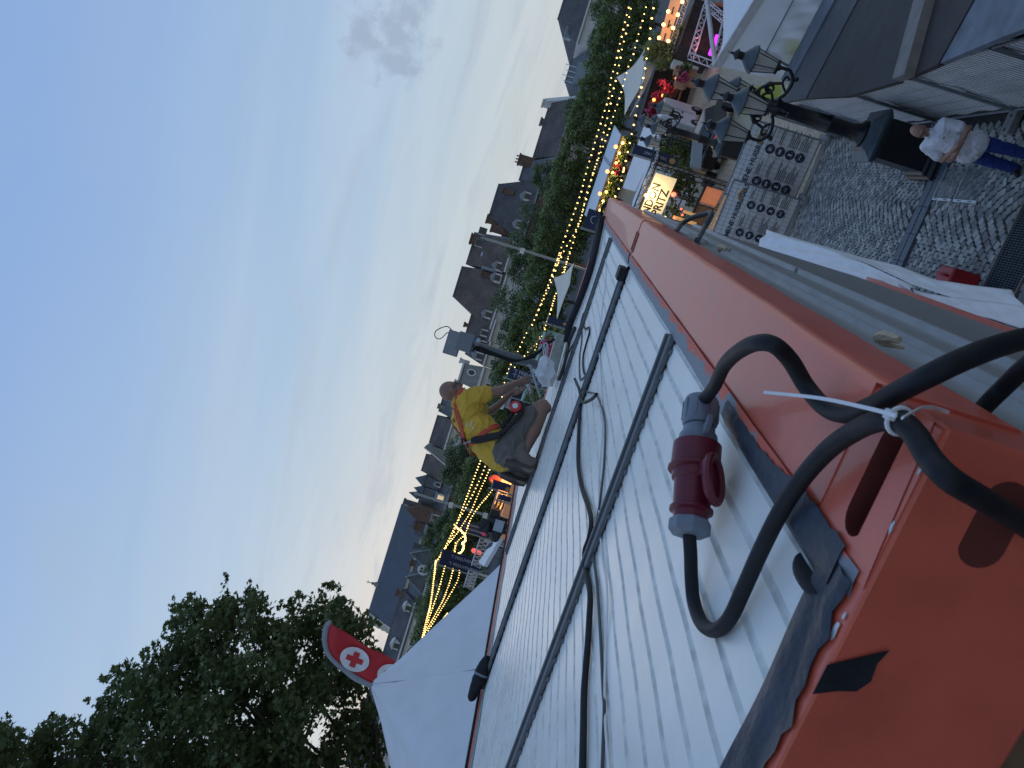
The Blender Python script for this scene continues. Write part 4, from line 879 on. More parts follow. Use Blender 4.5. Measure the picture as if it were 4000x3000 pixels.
def lamp(parent, p, power, col, r=.15, name='lamp_light'):
    l = bpy.data.lights.new(name, 'POINT'); l.energy = power; l.color = col; l.shadow_soft_size = r
    o = bpy.data.objects.new(name, l); COL.objects.link(o); o.location = V(p) - root_loc(parent); o.parent = parent; return o
def leaf_clump(name, cen, ext, n, size, m, parent, shape=DIAM, frame=None):
    cs = []
    for k in range(n):
        q = V((rng.uniform(-1, 1) * ext[0], rng.uniform(-1, 1) * ext[1], rng.uniform(-1, 1) * ext[2])); q = (frame @ q) if frame else q
        cs.append((tuple(V(cen) + q - root_loc(parent)), min(ext) * .5 + .08))
    me = leaves_mesh(name, cs, 22, min(ext) * .5 + .08, size, shape, m, rng); o = bpy.data.objects.new(name, me); COL.objects.link(o); o.parent = parent; return tag(o, kind='stuff')
m_herb = leaf_mat('herb_leaves', (.05, .09, .02), (.17, .22, .06), .3); m_flower = mat('pink_flowers', (.55, .08, .18), .6, var=.4, scale=8); m_redfl = mat('red_flowers', (.25, .02, .025), .6, var=.4, scale=8)
def truss(b, p0, p1, w, n, r=.025, up=UP):
    """square lattice beam between two points"""
    p0, p1 = V(p0), V(p1); t = (p1 - p0).normalized(); a = t.cross(up); a = a.normalized() if a.length > .1 else t.orthogonal().normalized(); c = t.cross(a)
    cr = [(a * i + c * j) * w / 2 for i, j in ((1, 1), (1, -1), (-1, -1), (-1, 1))]
    for o in cr: b.tube([p0 + o, p1 + o], r, 5)
    for k in range(n):
        u0, u1 = p0 + (p1 - p0) * (k / n), p0 + (p1 - p0) * ((k + 1) / n)
        for i in range(4):
            x, y = cr[i], cr[(i + 1) % 4]
            b.tube([u0 + x, u1 + y] if k % 2 else [u0 + y, u1 + x], r * .6, 4)
    return b
# ---- long marquee with planted front (far) and white stall roof (nearer)
mq = thing('planted_marquee', 'long white flat roofed stall whose front is hung with lit greenery', 'stall', W(21, 78, 0))
zf = 3.2
p = [onz(*Q(415, 262), zf), onz(*Q(40, 1370), zf), onz(-0 + Q(-60, 1290)[0], Q(-60, 1290)[1], zf), onz(*Q(330, 130), zf)]
b = MB(); b.prism([x - UP * .12 for x in p], UP * .12); b.build('roof', m_tentblue, mq)
fr_a, fr_b = p[0].copy(), p[1].copy(); ld = (fr_b - fr_a); nrm = ld.cross(UP).normalized(); nrm = nrm if nrm.dot(FH) < 0 else -nrm
b = MB(); b.obox(V((fr_a.x, fr_a.y, 0)) - nrm * .4, ld, nrm * .2, UP * 3.0); b.build('front_wall', mat('cream_panel', (.60, .55, .45), .8, var=.08), mq)
b = MB(); b.obox(fr_a - UP * .2, ld, nrm * .12, UP * .2); b.build('fascia', m_truss_b, mq)
for k in range(13):
    u = (k + .3 + .4 * random.random()) / 13; c = fr_a + ld * u + nrm * .15 - UP * (.75 + .35 * random.random())
    leaf_clump('hanging_greenery', c, (.85, .2, .55), 14, .30, m_redfl if k == 3 else m_herb, mq, DIAM, HEAD)
fl_n = 9
for k in range(fl_n):
    c = fr_a + ld * ((k + .5) / fl_n) + nrm * .45 - UP * .35
    b = MB(); b.sphere(c, .10, 8, 6); lb = b.build('lamp', m_bulb2, mq); lamp(lb, c + nrm * .12, 42, (1, .66, .25), .12)
for u in (.12, .40, .66, .9):
    c = fr_a + ld * u + nrm * .3 + UP * .12; b = MB(); b.sphere(c, .17, 8, 6); b.build('edge_lamp', mat('orange_glow', (1, .4, .15), .4, emit=2.2, ecol=(1, .35, .12)), mq)
b = MB(); b.obox(onz(*Q(190, 550), zf) + UP * .02, onz(*Q(275, 665), zf) - onz(*Q(190, 550), zf), V((.25, 0, 0)), UP * .08); b.build('roof_seam', m_zinc, mq)
st = thing('white_stall', 'white flat stall roof between the planted stall and the lettered bar', 'stall', (2, 45, 0))
p = [onz(*Q(740, 60), 2.8), onz(*Q(990, 130), 2.8), onz(*Q(600, 985), 2.8), onz(*Q(440, 942), 2.8)]
b = MB(); b.prism([x - UP * .15 for x in p], UP * .15); b.build('roof', m_tent, st)
b = MB(); b.prism([p[1] - UP * .16, p[2] - UP * .16, V((p[2].x, p[2].y, 0)), V((p[1].x, p[1].y, 0))], V((0, .15, 0))); b.build('front_wall', m_tentblue, st)
b = MB(); b.prism([p[2] - UP * .16, p[3] - UP * .16, V((p[3].x, p[3].y, 0)), V((p[2].x, p[2].y, 0))], V((.15, 0, 0))); b.build('side_wall', m_tentblue, st)
# ---- lettered bar with black lattice frame
SP_R = V((1.24, 32.45, 0)); SP_D = (V((-2.6, 34.7, 0)) - SP_R).normalized(); SP_N = V((SP_D.y, -SP_D.x, 0)); SP_N = SP_N if SP_N.y < 0 else -SP_N
sp = thing('drinks_bar', 'open drinks bar in a black lattice frame under a glowing cream sign', 'bar', SP_R + SP_D * 2)
def spp(u, n, z): return SP_R + SP_D * u + SP_N * n + UP * z
hz = at(*Q(835, 640), 31).z
b = MB(); truss(b, spp(0, 0, 0), spp(0, 0, hz), .24, 14, .02); b.build('frame_post', m_truss_b, sp)
b = MB(); truss(b, spp(1.02, 0, 0), spp(1.02, 0, hz - .1), .16, 14, .018); b.build('frame_post', m_truss_b, sp)
b = MB(); truss(b, spp(-.15, 0, hz), spp(4.2, 0, hz), .24, 18, .02); b.build('frame_beam', m_truss_b, sp)
b = MB(); truss(b, spp(0, 0, hz), spp(0, -2.6, hz), .24, 10, .02); b.build('frame_beam', m_truss_b, sp)
b = MB(); truss(b, spp(0, -2.6, 0), spp(0, -2.6, hz), .24, 14, .02); b.build('frame_post', m_truss_b, sp)
b = MB(); truss(b, spp(4.1, 0, 0), spp(4.1, 0, hz), .24, 14, .02); b.build('frame_post', m_truss_b, sp)
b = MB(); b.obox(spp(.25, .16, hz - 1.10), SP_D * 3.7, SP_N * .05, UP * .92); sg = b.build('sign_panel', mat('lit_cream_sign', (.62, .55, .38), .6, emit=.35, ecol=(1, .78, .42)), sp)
m_ink = mat('black_print', (.02, .018, .016), .6)
text('LONDON', spp(1.78, .215, hz - .42), -SP_D, UP, .50, m_ink, sg, bold=.01); text('SPRITZ', spp(1.62, .215, hz - .84), -SP_D, UP, .50, m_ink, sg, bold=.01)
b = MB(); b.sphere(spp(1.25, .42, hz - .12), .07, 10, 7); lb = b.build('sign_lamp', m_bulb2, sp); lamp(lb, spp(1.25, .55, hz - .25), 70, (1, .72, .32), .1)
b = MB(); b.obox(spp(.2, .02, .85), SP_D * 3.9, SP_N * .12, UP * .09); b.obox(spp(.2, .02, 1.55), SP_D * 3.9, SP_N * .06, UP * .05); b.build('counter_rail', m_truss_b, sp)
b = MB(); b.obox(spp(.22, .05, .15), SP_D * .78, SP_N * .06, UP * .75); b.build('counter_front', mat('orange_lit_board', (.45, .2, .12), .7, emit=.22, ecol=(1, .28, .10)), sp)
b = MB(); b.obox(spp(1.12, .05, .1), SP_D * 2.9, SP_N * .06, UP * .75)
b.build('counter_front', mat('brown_slats', (.20, .10, .05), .7, var=.3, scale=10), sp)
leaf_clump('bar_greenery', spp(1.6, -.5, 1.55), (1.3, .35, .55), 40, .2, m_herb, sp, DIAM)
for (u, z, s, m) in ((.95, 2.0, .10, 'red_lamp'), (2.0, 1.55, .05, 'red_lamp'), (1.5, 1.45, .04, 'red_lamp'), (1.75, 1.3, .04, 'red_lamp')):
    b = MB(); b.sphere(spp(u, .2, z), s, 8, 6); b.build('red_light', mat('red_lamp', (1, .12, .05), .4, emit=6, ecol=(1, .06, .03)), sp)
for (u, z, w, h) in ((1.55, 1.0, .10, .75), (1.95, 1.05, .12, 1.05), (2.35, .9, .08, .8)):
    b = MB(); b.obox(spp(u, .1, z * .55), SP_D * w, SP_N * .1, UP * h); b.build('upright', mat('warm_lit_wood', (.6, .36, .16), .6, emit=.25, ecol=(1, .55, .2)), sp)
for (u, z) in ((2.15, hz - 1.35), (2.5, hz - 1.45), (2.3, hz - 1.6), (2.7, hz - 1.7)):
    b = MB(); b.obox(spp(u, .05, z), SP_D * .34, SP_N * .05, UP * .10); b.build('lit_letters', mat('glow_letters', (1, .8, .4), .5, emit=3.2, ecol=(1, .66, .22)), sp)
b = MB(); b.obox(spp(-.25, -2.7, 1.3), SP_D * .1, SP_N * 2.4, UP * .45); b.build('side_panel', m_zinc, sp)
b = MB(); b.obox(spp(.0, -2.8, hz - .15), SP_D * 3.6, SP_N * 2.5, UP * .12); b.build('roof', m_tent, sp)
# ---- navy banners
def banner(label, tl, bl, wpx, d, lines=(), logo=None, text_up=False, pole=True, wm=None, name='navy_banner'):
    """tl, bl: photo points of the banner's left edge top and bottom; wm: width in metres"""
    a = at(*tl, d); c = at(*bl, d); c = V((a.x, a.y, c.z)); h = a.z - c.z
    t = thing(name, label, 'banner', V((a.x, a.y, 0)), 'navy festival banners')
    b = MB(); b.obox(c, RH * wm, FH * .03, UP * h); cl = b.build('cloth', m_navy, t)
    if pole: b = MB(); b.tube([V((a.x, a.y, 0)) - RH * .06, a - RH * .06 + UP * .15], .04, 8); b.build('pole', m_galv, t); b = MB(); b.tube([a - RH * .06, a + RH * (wm + .03)], .02, 6); b.build('arm', m_galv, t)
    for (tx, u, v, sz) in lines:
        o = c + RH * wm * u + UP * h * v - FH * .004
        text(tx, o, UP if text_up else -UP, -RH if text_up else RH, sz, m_print, cl)
    if logo:
        u, v, r_, m = logo; b = MB(); b.lathe([(r_, 0), (r_, .012)], 20, c + RH * wm * u + UP * h * v - FH * .002, -FH); b.build('logo', m, cl)
    return t
banner('dark navy banner reading bottom to top with a round ochre badge, beside the lettered bar', Q(555, 490), Q(1135, 668), 0, 31.5, (('TOUT À FAIT', .5, .5, .17),), (.45, .12, .13, m_gold), True, True, .40)
b1 = banner('tall navy banner with the festival name, nearest the white tent', BB(600, 1300), BB(1170, 1510), 0, 45, (("'T PREUVENEMINT", .70, .36, .26), ("'T PREUVENEMINT", .25, .36, .26)), None, False, True, .95)
banner('navy banner with the festival name and a pink foot, right end of the heart light', BB(850, 790), BB(1275, 905), 0, 52, (("'T PREUVENEMINT", .7, .40, .20), ("'T PREUVENEMINT", .3, .40, .20)), (.4, .06, .22, mat('pink_print', (.75, .06, .22), .5, emit=.15)), False, True, .75)
banner('small navy banner beside the red lobster stall', BB(1365, 200), BB(1625, 262), 0, 34, (), (.35, .15, .10, m_gold), True, True, .38)
banner('small navy banner above the roof edge by the orange lit stall', BB(1460, 365), BB(1640, 405), 0, 32, (), None, True, True, .22)
banner('navy banner end behind the kneeling man\'s forearm', r4(790, 1395), r4(1065, 1475), 0, 30, (("'T PREUVENEMINT", .7, .30, .2), ("'T PREUVENEMINT", .3, .30, .2)), None, False, True, .45)
banner('short navy banner past the mint green frame', U8(690, 765), U8(950, 860), 0, 26, (), (.5, .1, .06, m_gold), True, True, .22)
sq = thing('square_flag', 'square navy flag with a round emblem above the far end of the rail', 'flag', W(14, 30, 0))
a, c = at(*r5(1135, 1150), 27), at(*r5(1285, 1165), 27)
b = MB(); dr = at(*r5(1185, 980), 27) - at(*r5(1135, 1150), 27); dr.z = 0; hh = a.z - c.z
b.obox(V((a.x, a.y, c.z)), dr, FH * .03, UP * hh); cl = b.build('cloth', m_navy, sq)
b = MB(); b.tube([V((a.x, a.y, 0)) - RH * .07, a - RH * .07 + UP * .1], .04, 8); b.build('pole', m_galv, sq); text("'T PREUVENEMINT", V((a.x, a.y, c.z)) + dr * .5 + UP * hh * .22 - FH * .01, RH, UP, dr.length * .11, m_print, cl)
b = MB(); cn = V((a.x, a.y, c.z)) + dr * .5 + UP * hh * .45 - FH * .012; b.tube([cn + (RH * math.cos(PI * k / 12) + UP * math.sin(PI * k / 12)) * dr.length * .2 for k in range(13)], .012, 4); b.build('emblem', m_print, cl)
# ---- sail canopies
def sail(label, pts, ds, name='sail_canopy', mid=None, edge=.25, n=8):
    """four corners (photo points + depths) -> saddle surface, with a hanging lower hem"""
    P4 = [at(*p_, d_) for p_, d_ in zip(pts, ds)]; cen = sum(P4, V()) / 4 - UP * (mid or .3)
    t = thing(name, label, 'canopy', V((cen.x, cen.y, 0)), 'cream sail canopies'); b = MB(); rows = []
    for i in range(n + 1):
        u = i / n; rr = []
        for j in range(n + 1):
            v = j / n; q = P4[0] * (1 - u) * (1 - v) + P4[1] * u * (1 - v) + P4[2] * u * v + P4[3] * (1 - u) * v
            k = 16 * u * (1 - u) * v * (1 - v); q = q * (1 - .0 * k) - UP * (mid or .3) * k
            e = 4 * ((u * (1 - u)) if min(v, 1 - v) < .5 / n else 0) + 4 * ((v * (1 - v)) if min(u, 1 - u) < .5 / n else 0)
            q = q + (cen - q) * .22 * min(1, e); rr.append(q)
        rows.append(rr)
    b.grid(rows); b.build('cloth', m_creamsail, t, smooth=60, solid=.02)
    for q in P4[::2]: b = MB(); b.tube([V((q.x, q.y, 0)), q], .05, 6); b.build('pole', m_wood, t)
    return t
sail('large cream sail canopy with a sharp peak right of the planted stall', [Q5(690, 600), Q5(215, 1112), Q5(330, 1659), Q5(620, 1150)], [50, 58, 56, 46], mid=.5)
b = MB(); rows = []
for u in range(9):
    k = u / 8; p0 = at(*Q5(705 - 80 * k - 240 * k * k * .9, 620 + 1060 * k), 49 - 2 * k); p1 = at(*Q5(815 - 230 * k - 170 * k * k, 770 + 880 * k), 49 - 2 * k); rows.append([p0, p1])
b.grid(rows); hm = b.build('canopy_hem', m_creamsail, None, solid=.03); tag(hm, 'hanging cream hem along the front of the large sail canopy', 'hem')
sail('smaller cream sail canopy behind the mint green frame', [r4(1330, 470), r4(1168, 592), r4(1190, 945), r4(1300, 640)], [44, 46, 40, 40], mid=.15)
# dim stall interiors under the canopies: tables of plants and lamps
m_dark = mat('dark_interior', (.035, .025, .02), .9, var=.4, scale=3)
def dim_stall(label, pts, d, z1, n, seed, lampc=(1, .35, .12), zt=None):
    random.seed(seed); P = [at(*p_, d) for p_ in pts]; a, c = P[0], P[1]; t = thing('dim_stall', label, 'stall', V(((a.x + c.x) / 2, (a.y + c.y) / 2, 0)), 'dim stalls under the canopies'); dr = V((c.x - a.x, c.y - a.y, 0))
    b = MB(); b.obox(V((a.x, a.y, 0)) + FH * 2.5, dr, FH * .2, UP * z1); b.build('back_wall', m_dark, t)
    b = MB(); b.obox(V((a.x, a.y, .8)), dr, FH * .7, UP * .08); b.build('counter', mat('warm_wood', (.22, .12, .06), .7), t)
    for k in range(n):
        q = V((a.x, a.y, 0)) + dr * random.random() + FH * random.uniform(0, 1.8) + UP * random.uniform(.9, z1 * .9)
        w = random.choice(('crate', 'plant', 'plant', 'lamp', 'lamp2'))
        if w == 'crate': b = MB(HEAD.copy()); b.fr = Matrix.Translation(q) @ Matrix.Rotation(random.uniform(0, 3), 4, 'Z'); b.box(-.35, .35, -.2, .2, -.15, .15); b.build('crate', MATS['warm_wood'], t)
        elif w == 'plant': leaf_clump('plant', q, (.35, .3, .3), 6, .22, random.choice((m_herb, m_flower, m_redfl)), t)
        else: b = MB(); b.sphere(q, random.uniform(.06, .13), 8, 6); b.build('lantern_light', mat('orange_glow2', (1, .3, .1), .4, emit=3, ecol=(1, .28, .07)), t)
    lamp(t, V((a.x, a.y, 0)) + dr * .5 + FH * .6 + UP * (z1 * .75), 14, lampc, .3); return t
dim_stall('dim red lit stall with plants under the large sail canopy', [Q5(720, 1640), Q5(900, 640)], 50, 2.8, 34, 4)
dim_stall('dim stall with lamps behind the roof edge under the smaller sail', [r4(1290, 1000), r4(1330, 620)], 42, 3.4, 16, 9, (1, .25, .2))
# ---- orange lit signboard stall at the right edge
sb = thing('lit_signboard', 'long orange lit signboard with bulbs above a dark stall roof', 'sign', at(*Q5(1000, 300), 47))
p0, p1, p2, p3 = at(*Q5(1010, -60), 47), at(*Q5(832, 560), 47), at(*Q5(965, 592), 47), at(*Q5(1160, -30), 47)
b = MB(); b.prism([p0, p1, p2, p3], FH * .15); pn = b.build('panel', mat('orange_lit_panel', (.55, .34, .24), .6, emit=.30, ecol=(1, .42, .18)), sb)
for k in range(3):
    q0 = at(*Q5(1040 - 58 * k, 100 + 190 * k), 46.9); b = MB(); b.tube([q0, q0 + (p1 - p0) * .17], .045, 4); b.build('print_line', m_ink, pn)
b = MB(); truss(b, at(*Q5(1240, -40), 47), at(*Q5(1010, 640), 47), .3, 16, .03); b.build('lattice', m_truss_w, sb)
for (x, y) in ((1162, 25), (1097, 212), (1028, 402), (960, 590), (960, 165), (892, 355), (827, 545)):
    b = MB(); b.sphere(at(*Q5(x, y), 46.6), .11, 10, 7); b.build('bulb', m_bulb2, sb)
b = MB(); b.obox(at(*Q5(1270, 0), 46) - UP * 1.2, (at(*Q5(1080, 640), 46) - at(*Q5(1270, 0), 46)), FH * 2.5, UP * .9); b.build('stall_roof', mat('navy_roof', (.04, .05, .085), .5), sb)
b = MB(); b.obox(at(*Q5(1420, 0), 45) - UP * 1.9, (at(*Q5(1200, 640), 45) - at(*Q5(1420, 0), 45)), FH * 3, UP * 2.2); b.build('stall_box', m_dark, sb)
leaf_clump('hedge_ball', at(*Q5(790, 650), 48), (.9, .6, .6), 26, .25, m_leafF, sb, DIAM, HEAD)
leaf_clump('hedge_ball', at(*Q5(1000, 690), 47.5), (1.2, .6, .5), 26, .25, m_leafF, sb, DIAM, HEAD)
# ---- pinkish white lattice stage box
lt = thing('lattice_stage', 'pink lit white lattice frame with an orange back cloth', 'stage', at(*Q5(1500, 700), 44))
C = {k: at(*Q5(*v), d_) for k, v, d_ in (('a', (1290, 815), 44), ('b', (1520, 60), 44), ('c', (1640, 945), 42), ('d', (1790, 300), 42))}
for k1, k2, n in (('a', 'b', 14), ('a', 'c', 6), ('c', 'd', 12), ('b', 'd', 6)):
    b = MB(); truss(b, C[k1], C[k2], .34, n, .03); b.build('lattice', m_truss_w, lt)
b = MB(); b.prism([at(*Q5(1500, 460), 46), at(*Q5(1620, 30), 46), at(*Q5(1790, 60), 46), at(*Q5(1720, 520), 46)], FH * .05); b.build('back_cloth', mat('orange_cloth', (.45, .13, .07), .7, emit=.03, ecol=(1, .3, .15)), lt)
b = MB(); b.tube([at(*Q5(1670, 510), 45), at(*Q5(1560, 790), 45)], .13, 6); b.build('violet_tube', mat('violet_light', (.5, .05, .7), .4, emit=1.2, ecol=(.6, .04, .9)), lt)
b = MB(); b.prism([at(*Q5(1420, 760), 46), at(*Q5(1560, 470), 46), at(*Q5(1680, 560), 46), at(*Q5(1560, 800), 46)], FH * .05); b.build('dark_back', m_dark, lt)
lamp(lt, (C['a'] + C['d']) * .5 + FH * .8, 30, (1, .35, .5), .3)
cb_ = thing('bench_counter', 'pale counter and stacked wooden seats in front of the dim stall', 'counter', V(at(*Q5(1250, 950), 43)) * 1)
b = MB(); b.prism([at(*Q5(1040, 850), 43), at(*Q5(1400, 965), 43), at(*Q5(1390, 1005), 43), at(*Q5(1030, 900), 43)], FH * .8); b.build('top', mat('pale_counter', (.55, .5, .46), .6), cb_)
for k in range(12):
    q = at(*Q5(random.uniform(1060, 1290), random.uniform(960, 1230)), 43.5); b = MB(); b.fr = Matrix.Translation(q) @ Matrix.Rotation(random.uniform(0, 3), 4, 'Z'); b.box(-.3, .3, -.25, .25, -.03, .03); b.box(-.28, -.22, -.2, .2, -.45, -.03); b.box(.22, .28, -.2, .2, -.45, -.03); b.build('stool', mat('lit_wood', (.5, .24, .14), .6), cb_)
leaf_clump('pink_flowers', at(*Q5(1185, 1085), 43), (.35, .3, .22), 10, .2, m_flower, cb_); leaf_clump('shrub', at(*Q5(1200, 1010), 43.2), (.35, .3, .25), 10, .2, m_herb, cb_)
# ---- van
van = thing('white_van', 'white van parked behind the lamp posts', 'van', onz(2750, 430, 0))
vo = onz(2742, 505, 0); vd = (onz(2742, 352, 0) - vo); vd.z = 0; vd.normalize(); vn = V((-vd.y, vd.x, 0)); vn = vn if vn.dot(FH) > 0 else -vn
VL, VW, VH = 3.3, 1.95, 2.35
def vp(u, n, z): return vo + vd * u + vn * n + UP * z
b = MB(); b.prism([vp(0, 0, .35), vp(VL, 0, .35), vp(VL, 0, 2.2), vp(VL - .12, 0, VH), vp(.55, 0, VH), vp(.05, 0, 1.35)], vn * VW); b.build('body', mat('van_white', (.60, .61, .63), .35, var=.03), van, bevel=.06)
b = MB(); b.obox(vp(.6, .1, VH + .002), vd * (VL - .8), vn * (VW - .2), UP * .03); b.build('roof', mat('van_roof', (.55, .60, .66), .3), van)
b = MB(); b.obox(vp(1.85, -.012, .5), vd * .02, vn * .01, UP * 1.75); b.build('door_seam', m_black, van)
b = MB(); b.obox(vp(1.5, -.03, 1.15), vd * .22, vn * .025, UP * .08); b.build('door_handle', m_black, van)
b = MB(); b.prism([vp(.25, -.012, 1.4), vp(1.0, -.012, 1.4), vp(1.0, -.012, 2.0), vp(.5, -.012, 2.0)], vn * .01); b.build('side_window', m_pane, van)
for u in (.6, 2.7):
    b = MB(); b.lathe([(.33, -.1), (.34, 0), (.33, .12)], 16, vp(u, .05, .34), -vn); wv = b.build('wheel', m_black, van); b = MB(); b.lathe([(.18, .125), (.16, .14)], 12, vp(u, .05, .34), -vn); b.build('rim', m_galv, wv)
# ---- dark car with a red tail light
car = thing('dark_car', 'dark parked car with one glowing red tail light behind the second lamp post', 'car', onz(2850, 560, 0))
co = onz(2845, 610, 0); cd = V((.45, .9, 0)).normalized(); cn = V((-cd.y, cd.x, 0))
def cp_(u, n, z): return co + cd * u + cn * n + UP * z
b = MB(); b.prism([cp_(0, -.8, .35), cp_(0, -.8, .95), cp_(.25, -.8, 1.05), cp_(.8, -.8, 1.48), cp_(2.4, -.8, 1.48), cp_(3.2, -.8, 1.0), cp_(4.2, -.8, .85), cp_(4.2, -.8, .35)], cn * 1.7); b.build('body', mat('car_dark', (.02, .022, .028), .25), car, bevel=.08)
b = MB(); b.prism([cp_(.82, -.81, 1.05), cp_(2.9, -.81, 1.05), cp_(2.3, -.81, 1.42), cp_(.95, -.81, 1.42)], cn * 1.72); b.build('side_windows', m_pane, car)
b = MB(); b.prism([cp_(.26, -.6, 1.1), cp_(.74, -.6, 1.43), cp_(.74, .7, 1.43), cp_(.26, .7, 1.1)], cd * -.02); b.build('rear_window', m_pane, car)
for u in (.8, 3.4):
    for n in (-.8, .9): b = MB(); b.lathe([(.3, -.1), (.31, 0), (.3, .1)], 14, cp_(u, n, .31), cn); b.build('wheel', m_black, car)
tl_ = at(*KK(650, 1243), 34.0)
b = MB(); b.sphere(tl_, .09, 10, 7); b.build('tail_light', mat('tail_red', (1, .2, .1), .4, emit=7, ecol=(1, .10, .04)), car)
b = MB(); b.obox(cp_(-.02, -.78, .75), cd * .05, cn * .2, UP * .16); b.build('tail_light', mat('tail_red_dim', (.4, .02, .02), .3, emit=.3, ecol=(1, .05, .03)), car)
# ---- wooden planter with shrub
pb_ = onz(2788, 640, 0); pl_ = thing('wooden_planter', 'wooden box planter with a leafy shrub beside the gravel', 'planter', pb_)
for k in range(6): b = MB(HEAD.copy()); b.fr = Matrix.Translation(pb_) @ HEAD; b.box(-.5, .75, .0, .9, .08 + k * .14, .205 + k * .14); b.build('plank', mat('planter_wood', (.42, .28, .15), .75, var=.25, scale=5), pl_)
leaf_clump('shrub', pb_ + UP * 1.65 + RH * .1 + FH * .45, (.75, .6, .75), 60, .2, m_leafF, pl_, DIAM, HEAD); leaf_clump('shrub', pb_ + UP * 2.4 + FH * .45, (.5, .4, .35), 22, .2, m_leafF, pl_, DIAM, HEAD)
bx = thing('black_box', 'small black box standing on the gravel by the bar frame', 'box', onz(*Q(1640, 830), 0)); q = onz(*Q(1640, 830), 0)
b = MB(HEAD.copy()); b.fr = Matrix.Translation(q) @ HEAD; b.box(-.35, .25, -.1, .45, 0, .48); b.build('case', m_truss_b, bx, bevel=.02); b.fr = None
b = MB(); b.obox(q + UP * .485 - RH * .1 - FH * -.1, RH * .15, FH * .15, UP * .02); b.build('lid_plate', m_strip, bx)
# ---- light masts
def light_mast(label, top, d, floods, balls):
    a = at(*top, d); t = thing('light_mast', label, 'mast', V((a.x, a.y, 0)), 'tall light masts'); g0 = V((a.x, a.y, 0))
    b = MB(); b.tube([g0, a], [.14, .10], 10); b.build('pole', m_galv, t, smooth=True)
    for sgn in floods:
        b = MB(); o = a + RH * sgn * .55; b.obox(o - RH * .32 - FH * .1 - UP * .35, RH * .64, FH * .25, UP * .7); fl = b.build('floodlight', m_plug, t); b = MB(); b.obox(o - RH * .26 - FH * .13 - UP * .28, RH * .52, FH * .02, UP * .56); b.build('glass', m_pane, fl)
    for z in balls: b = MB(); b.obox(V((a.x, a.y, z)) - RH * .3 - FH * .2, RH * .45, FH * .35, UP * .4); b.build('camera_box', m_frame, t)
    return t
light_mast('grey light mast with floodlights above the middle of the tree row', r4(578, 262), 66, (-1, 1), (8.2,))
light_mast('plain grey light mast left of the kneeling man', BB(250, 280), 66, (), (7.6, 4.4))
# ---- festoon lights
bulb_me = None
def strand(label, pts, d0, d1, sp_px=34, r=.075, m=None, wire=True, sag=True):
    global bulb_me
    n = len(pts); P = [at(p_[0], p_[1], d0 + (d1 - d0) * i / (n - 1)) for i, p_ in enumerate(pts)]
    c = curve_pts(P, 5); t = thing('string_lights', label, 'string lights', P[0], 'strings of warm bulbs')
    b = MB(); b.tube(c, .014, 4); b.build('wire', m_wire, t)
    if bulb_me is None:
        q = MB(); q.sphere((0, 0, 0), 1, 7, 5, (1, 1, 1.25)); bulb_me = bpy.data.meshes.new('bulb'); bulb_me.from_pydata([tuple(v) for v in q.v], [], q.f); bulb_me.materials.append(m_bulb); bulb_me.update()
    acc = 0; last = c[0]; k = 0
    for a, e in zip(c, c[1:]):
        L_ = (e - a).length; step = .82 * sp_px * ((d0 + d1) / 2) / FPX
        while acc + L_ >= step:
            u = (step - acc) / L_; a = a + (e - a) * u; L_ = (e - a).length; acc = 0; k += 1
            rr = r * random.uniform(.38, .58); inst(bulb_me, 'bulb', a - UP * (rr * 1.1 + .01), t, scl=(rr, rr, rr))
        acc += L_
    return t
m_ = lambda f, *ps: [f(*p_) for p_ in ps]
strand('uppermost string of bulbs from the right edge across the tree row to the mast', m_(r6, (1090, 0), (1045, 175), (1005, 345), (945, 605), (910, 730), (890, 890), (855, 1010), (795, 1200), (740, 1390), (670, 1630)) + m_(r5, (1110, 820), (1065, 950), (1020, 1080), (960, 1240), (885, 1460), (830, 1620)) + m_(r4, (1210, 380), (1150, 560), (1090, 720), (1040, 840), (990, 960), (935, 1050), (880, 1170), (820, 1280), (780, 1380), (750, 1500), (735, 1640)), 40, 52, 28, .075)
strand('second string of bulbs close under the uppermost one', m_(r6, (1105, 0), (1060, 250), (1010, 460), (970, 670), (930, 830), (890, 1030), (850, 1190), (815, 1340), (780, 1490), (735, 1630)) + m_(r5, (1170, 830), (1130, 970), (1090, 1100), (1030, 1240), (960, 1350), (880, 1520)) + m_(r4, (1225, 380), (1160, 570), (1095, 730), (1035, 860), (985, 985)), 38, 48, 32, .075)
strand('third string of bulbs passing behind the large sail canopy', m_(r6, (1250, 0), (1205, 175), (1150, 370), (1120, 490), (1075, 600), (1030, 760), (985, 915), (930, 1080), (885, 1220), (840, 1345), (790, 1480), (750, 1590)) + m_(r5, (1150, 870), (1110, 1060), (1060, 1200), (1020, 1340), (975, 1480), (940, 1600)) + m_(r4, (1290, 380), (1240, 530), (1190, 690), (1150, 810), (1110, 930), (1080, 1010), (1020, 1120), (960, 1180), (880, 1280), (820, 1340), (785, 1375)), 42, 52, 27, .07)
strand('string of large bulbs in front of the sail canopy and the planted stall', m_(r6, (1318, -20), (1280, 190), (1265, 355), (1240, 515), (1215, 675), (1165, 900), (1140, 1045), (1110, 1190), (1080, 1330), (1050, 1460), (1020, 1590)) + m_(r5, (1500, 590), (1480, 710), (1440, 830), (1400, 900)), 36, 40, 42, .085)
strand('string of bulbs along the rim of the smaller sail down to the mint frame', m_(r4, (1180, 700), (1140, 850), (1105, 950), (1075, 1050), (1030, 1110), (1010, 1180), (960, 1310)), 38, 42, 25, .06)
strand('string of bulbs from behind the man to the tall navy banner, top one', m_(r3, (1010, 760), (960, 890), (900, 1050), (850, 1180), (800, 1310), (740, 1440), (680, 1560), (615, 1660)), 44, 50, 19, .07)
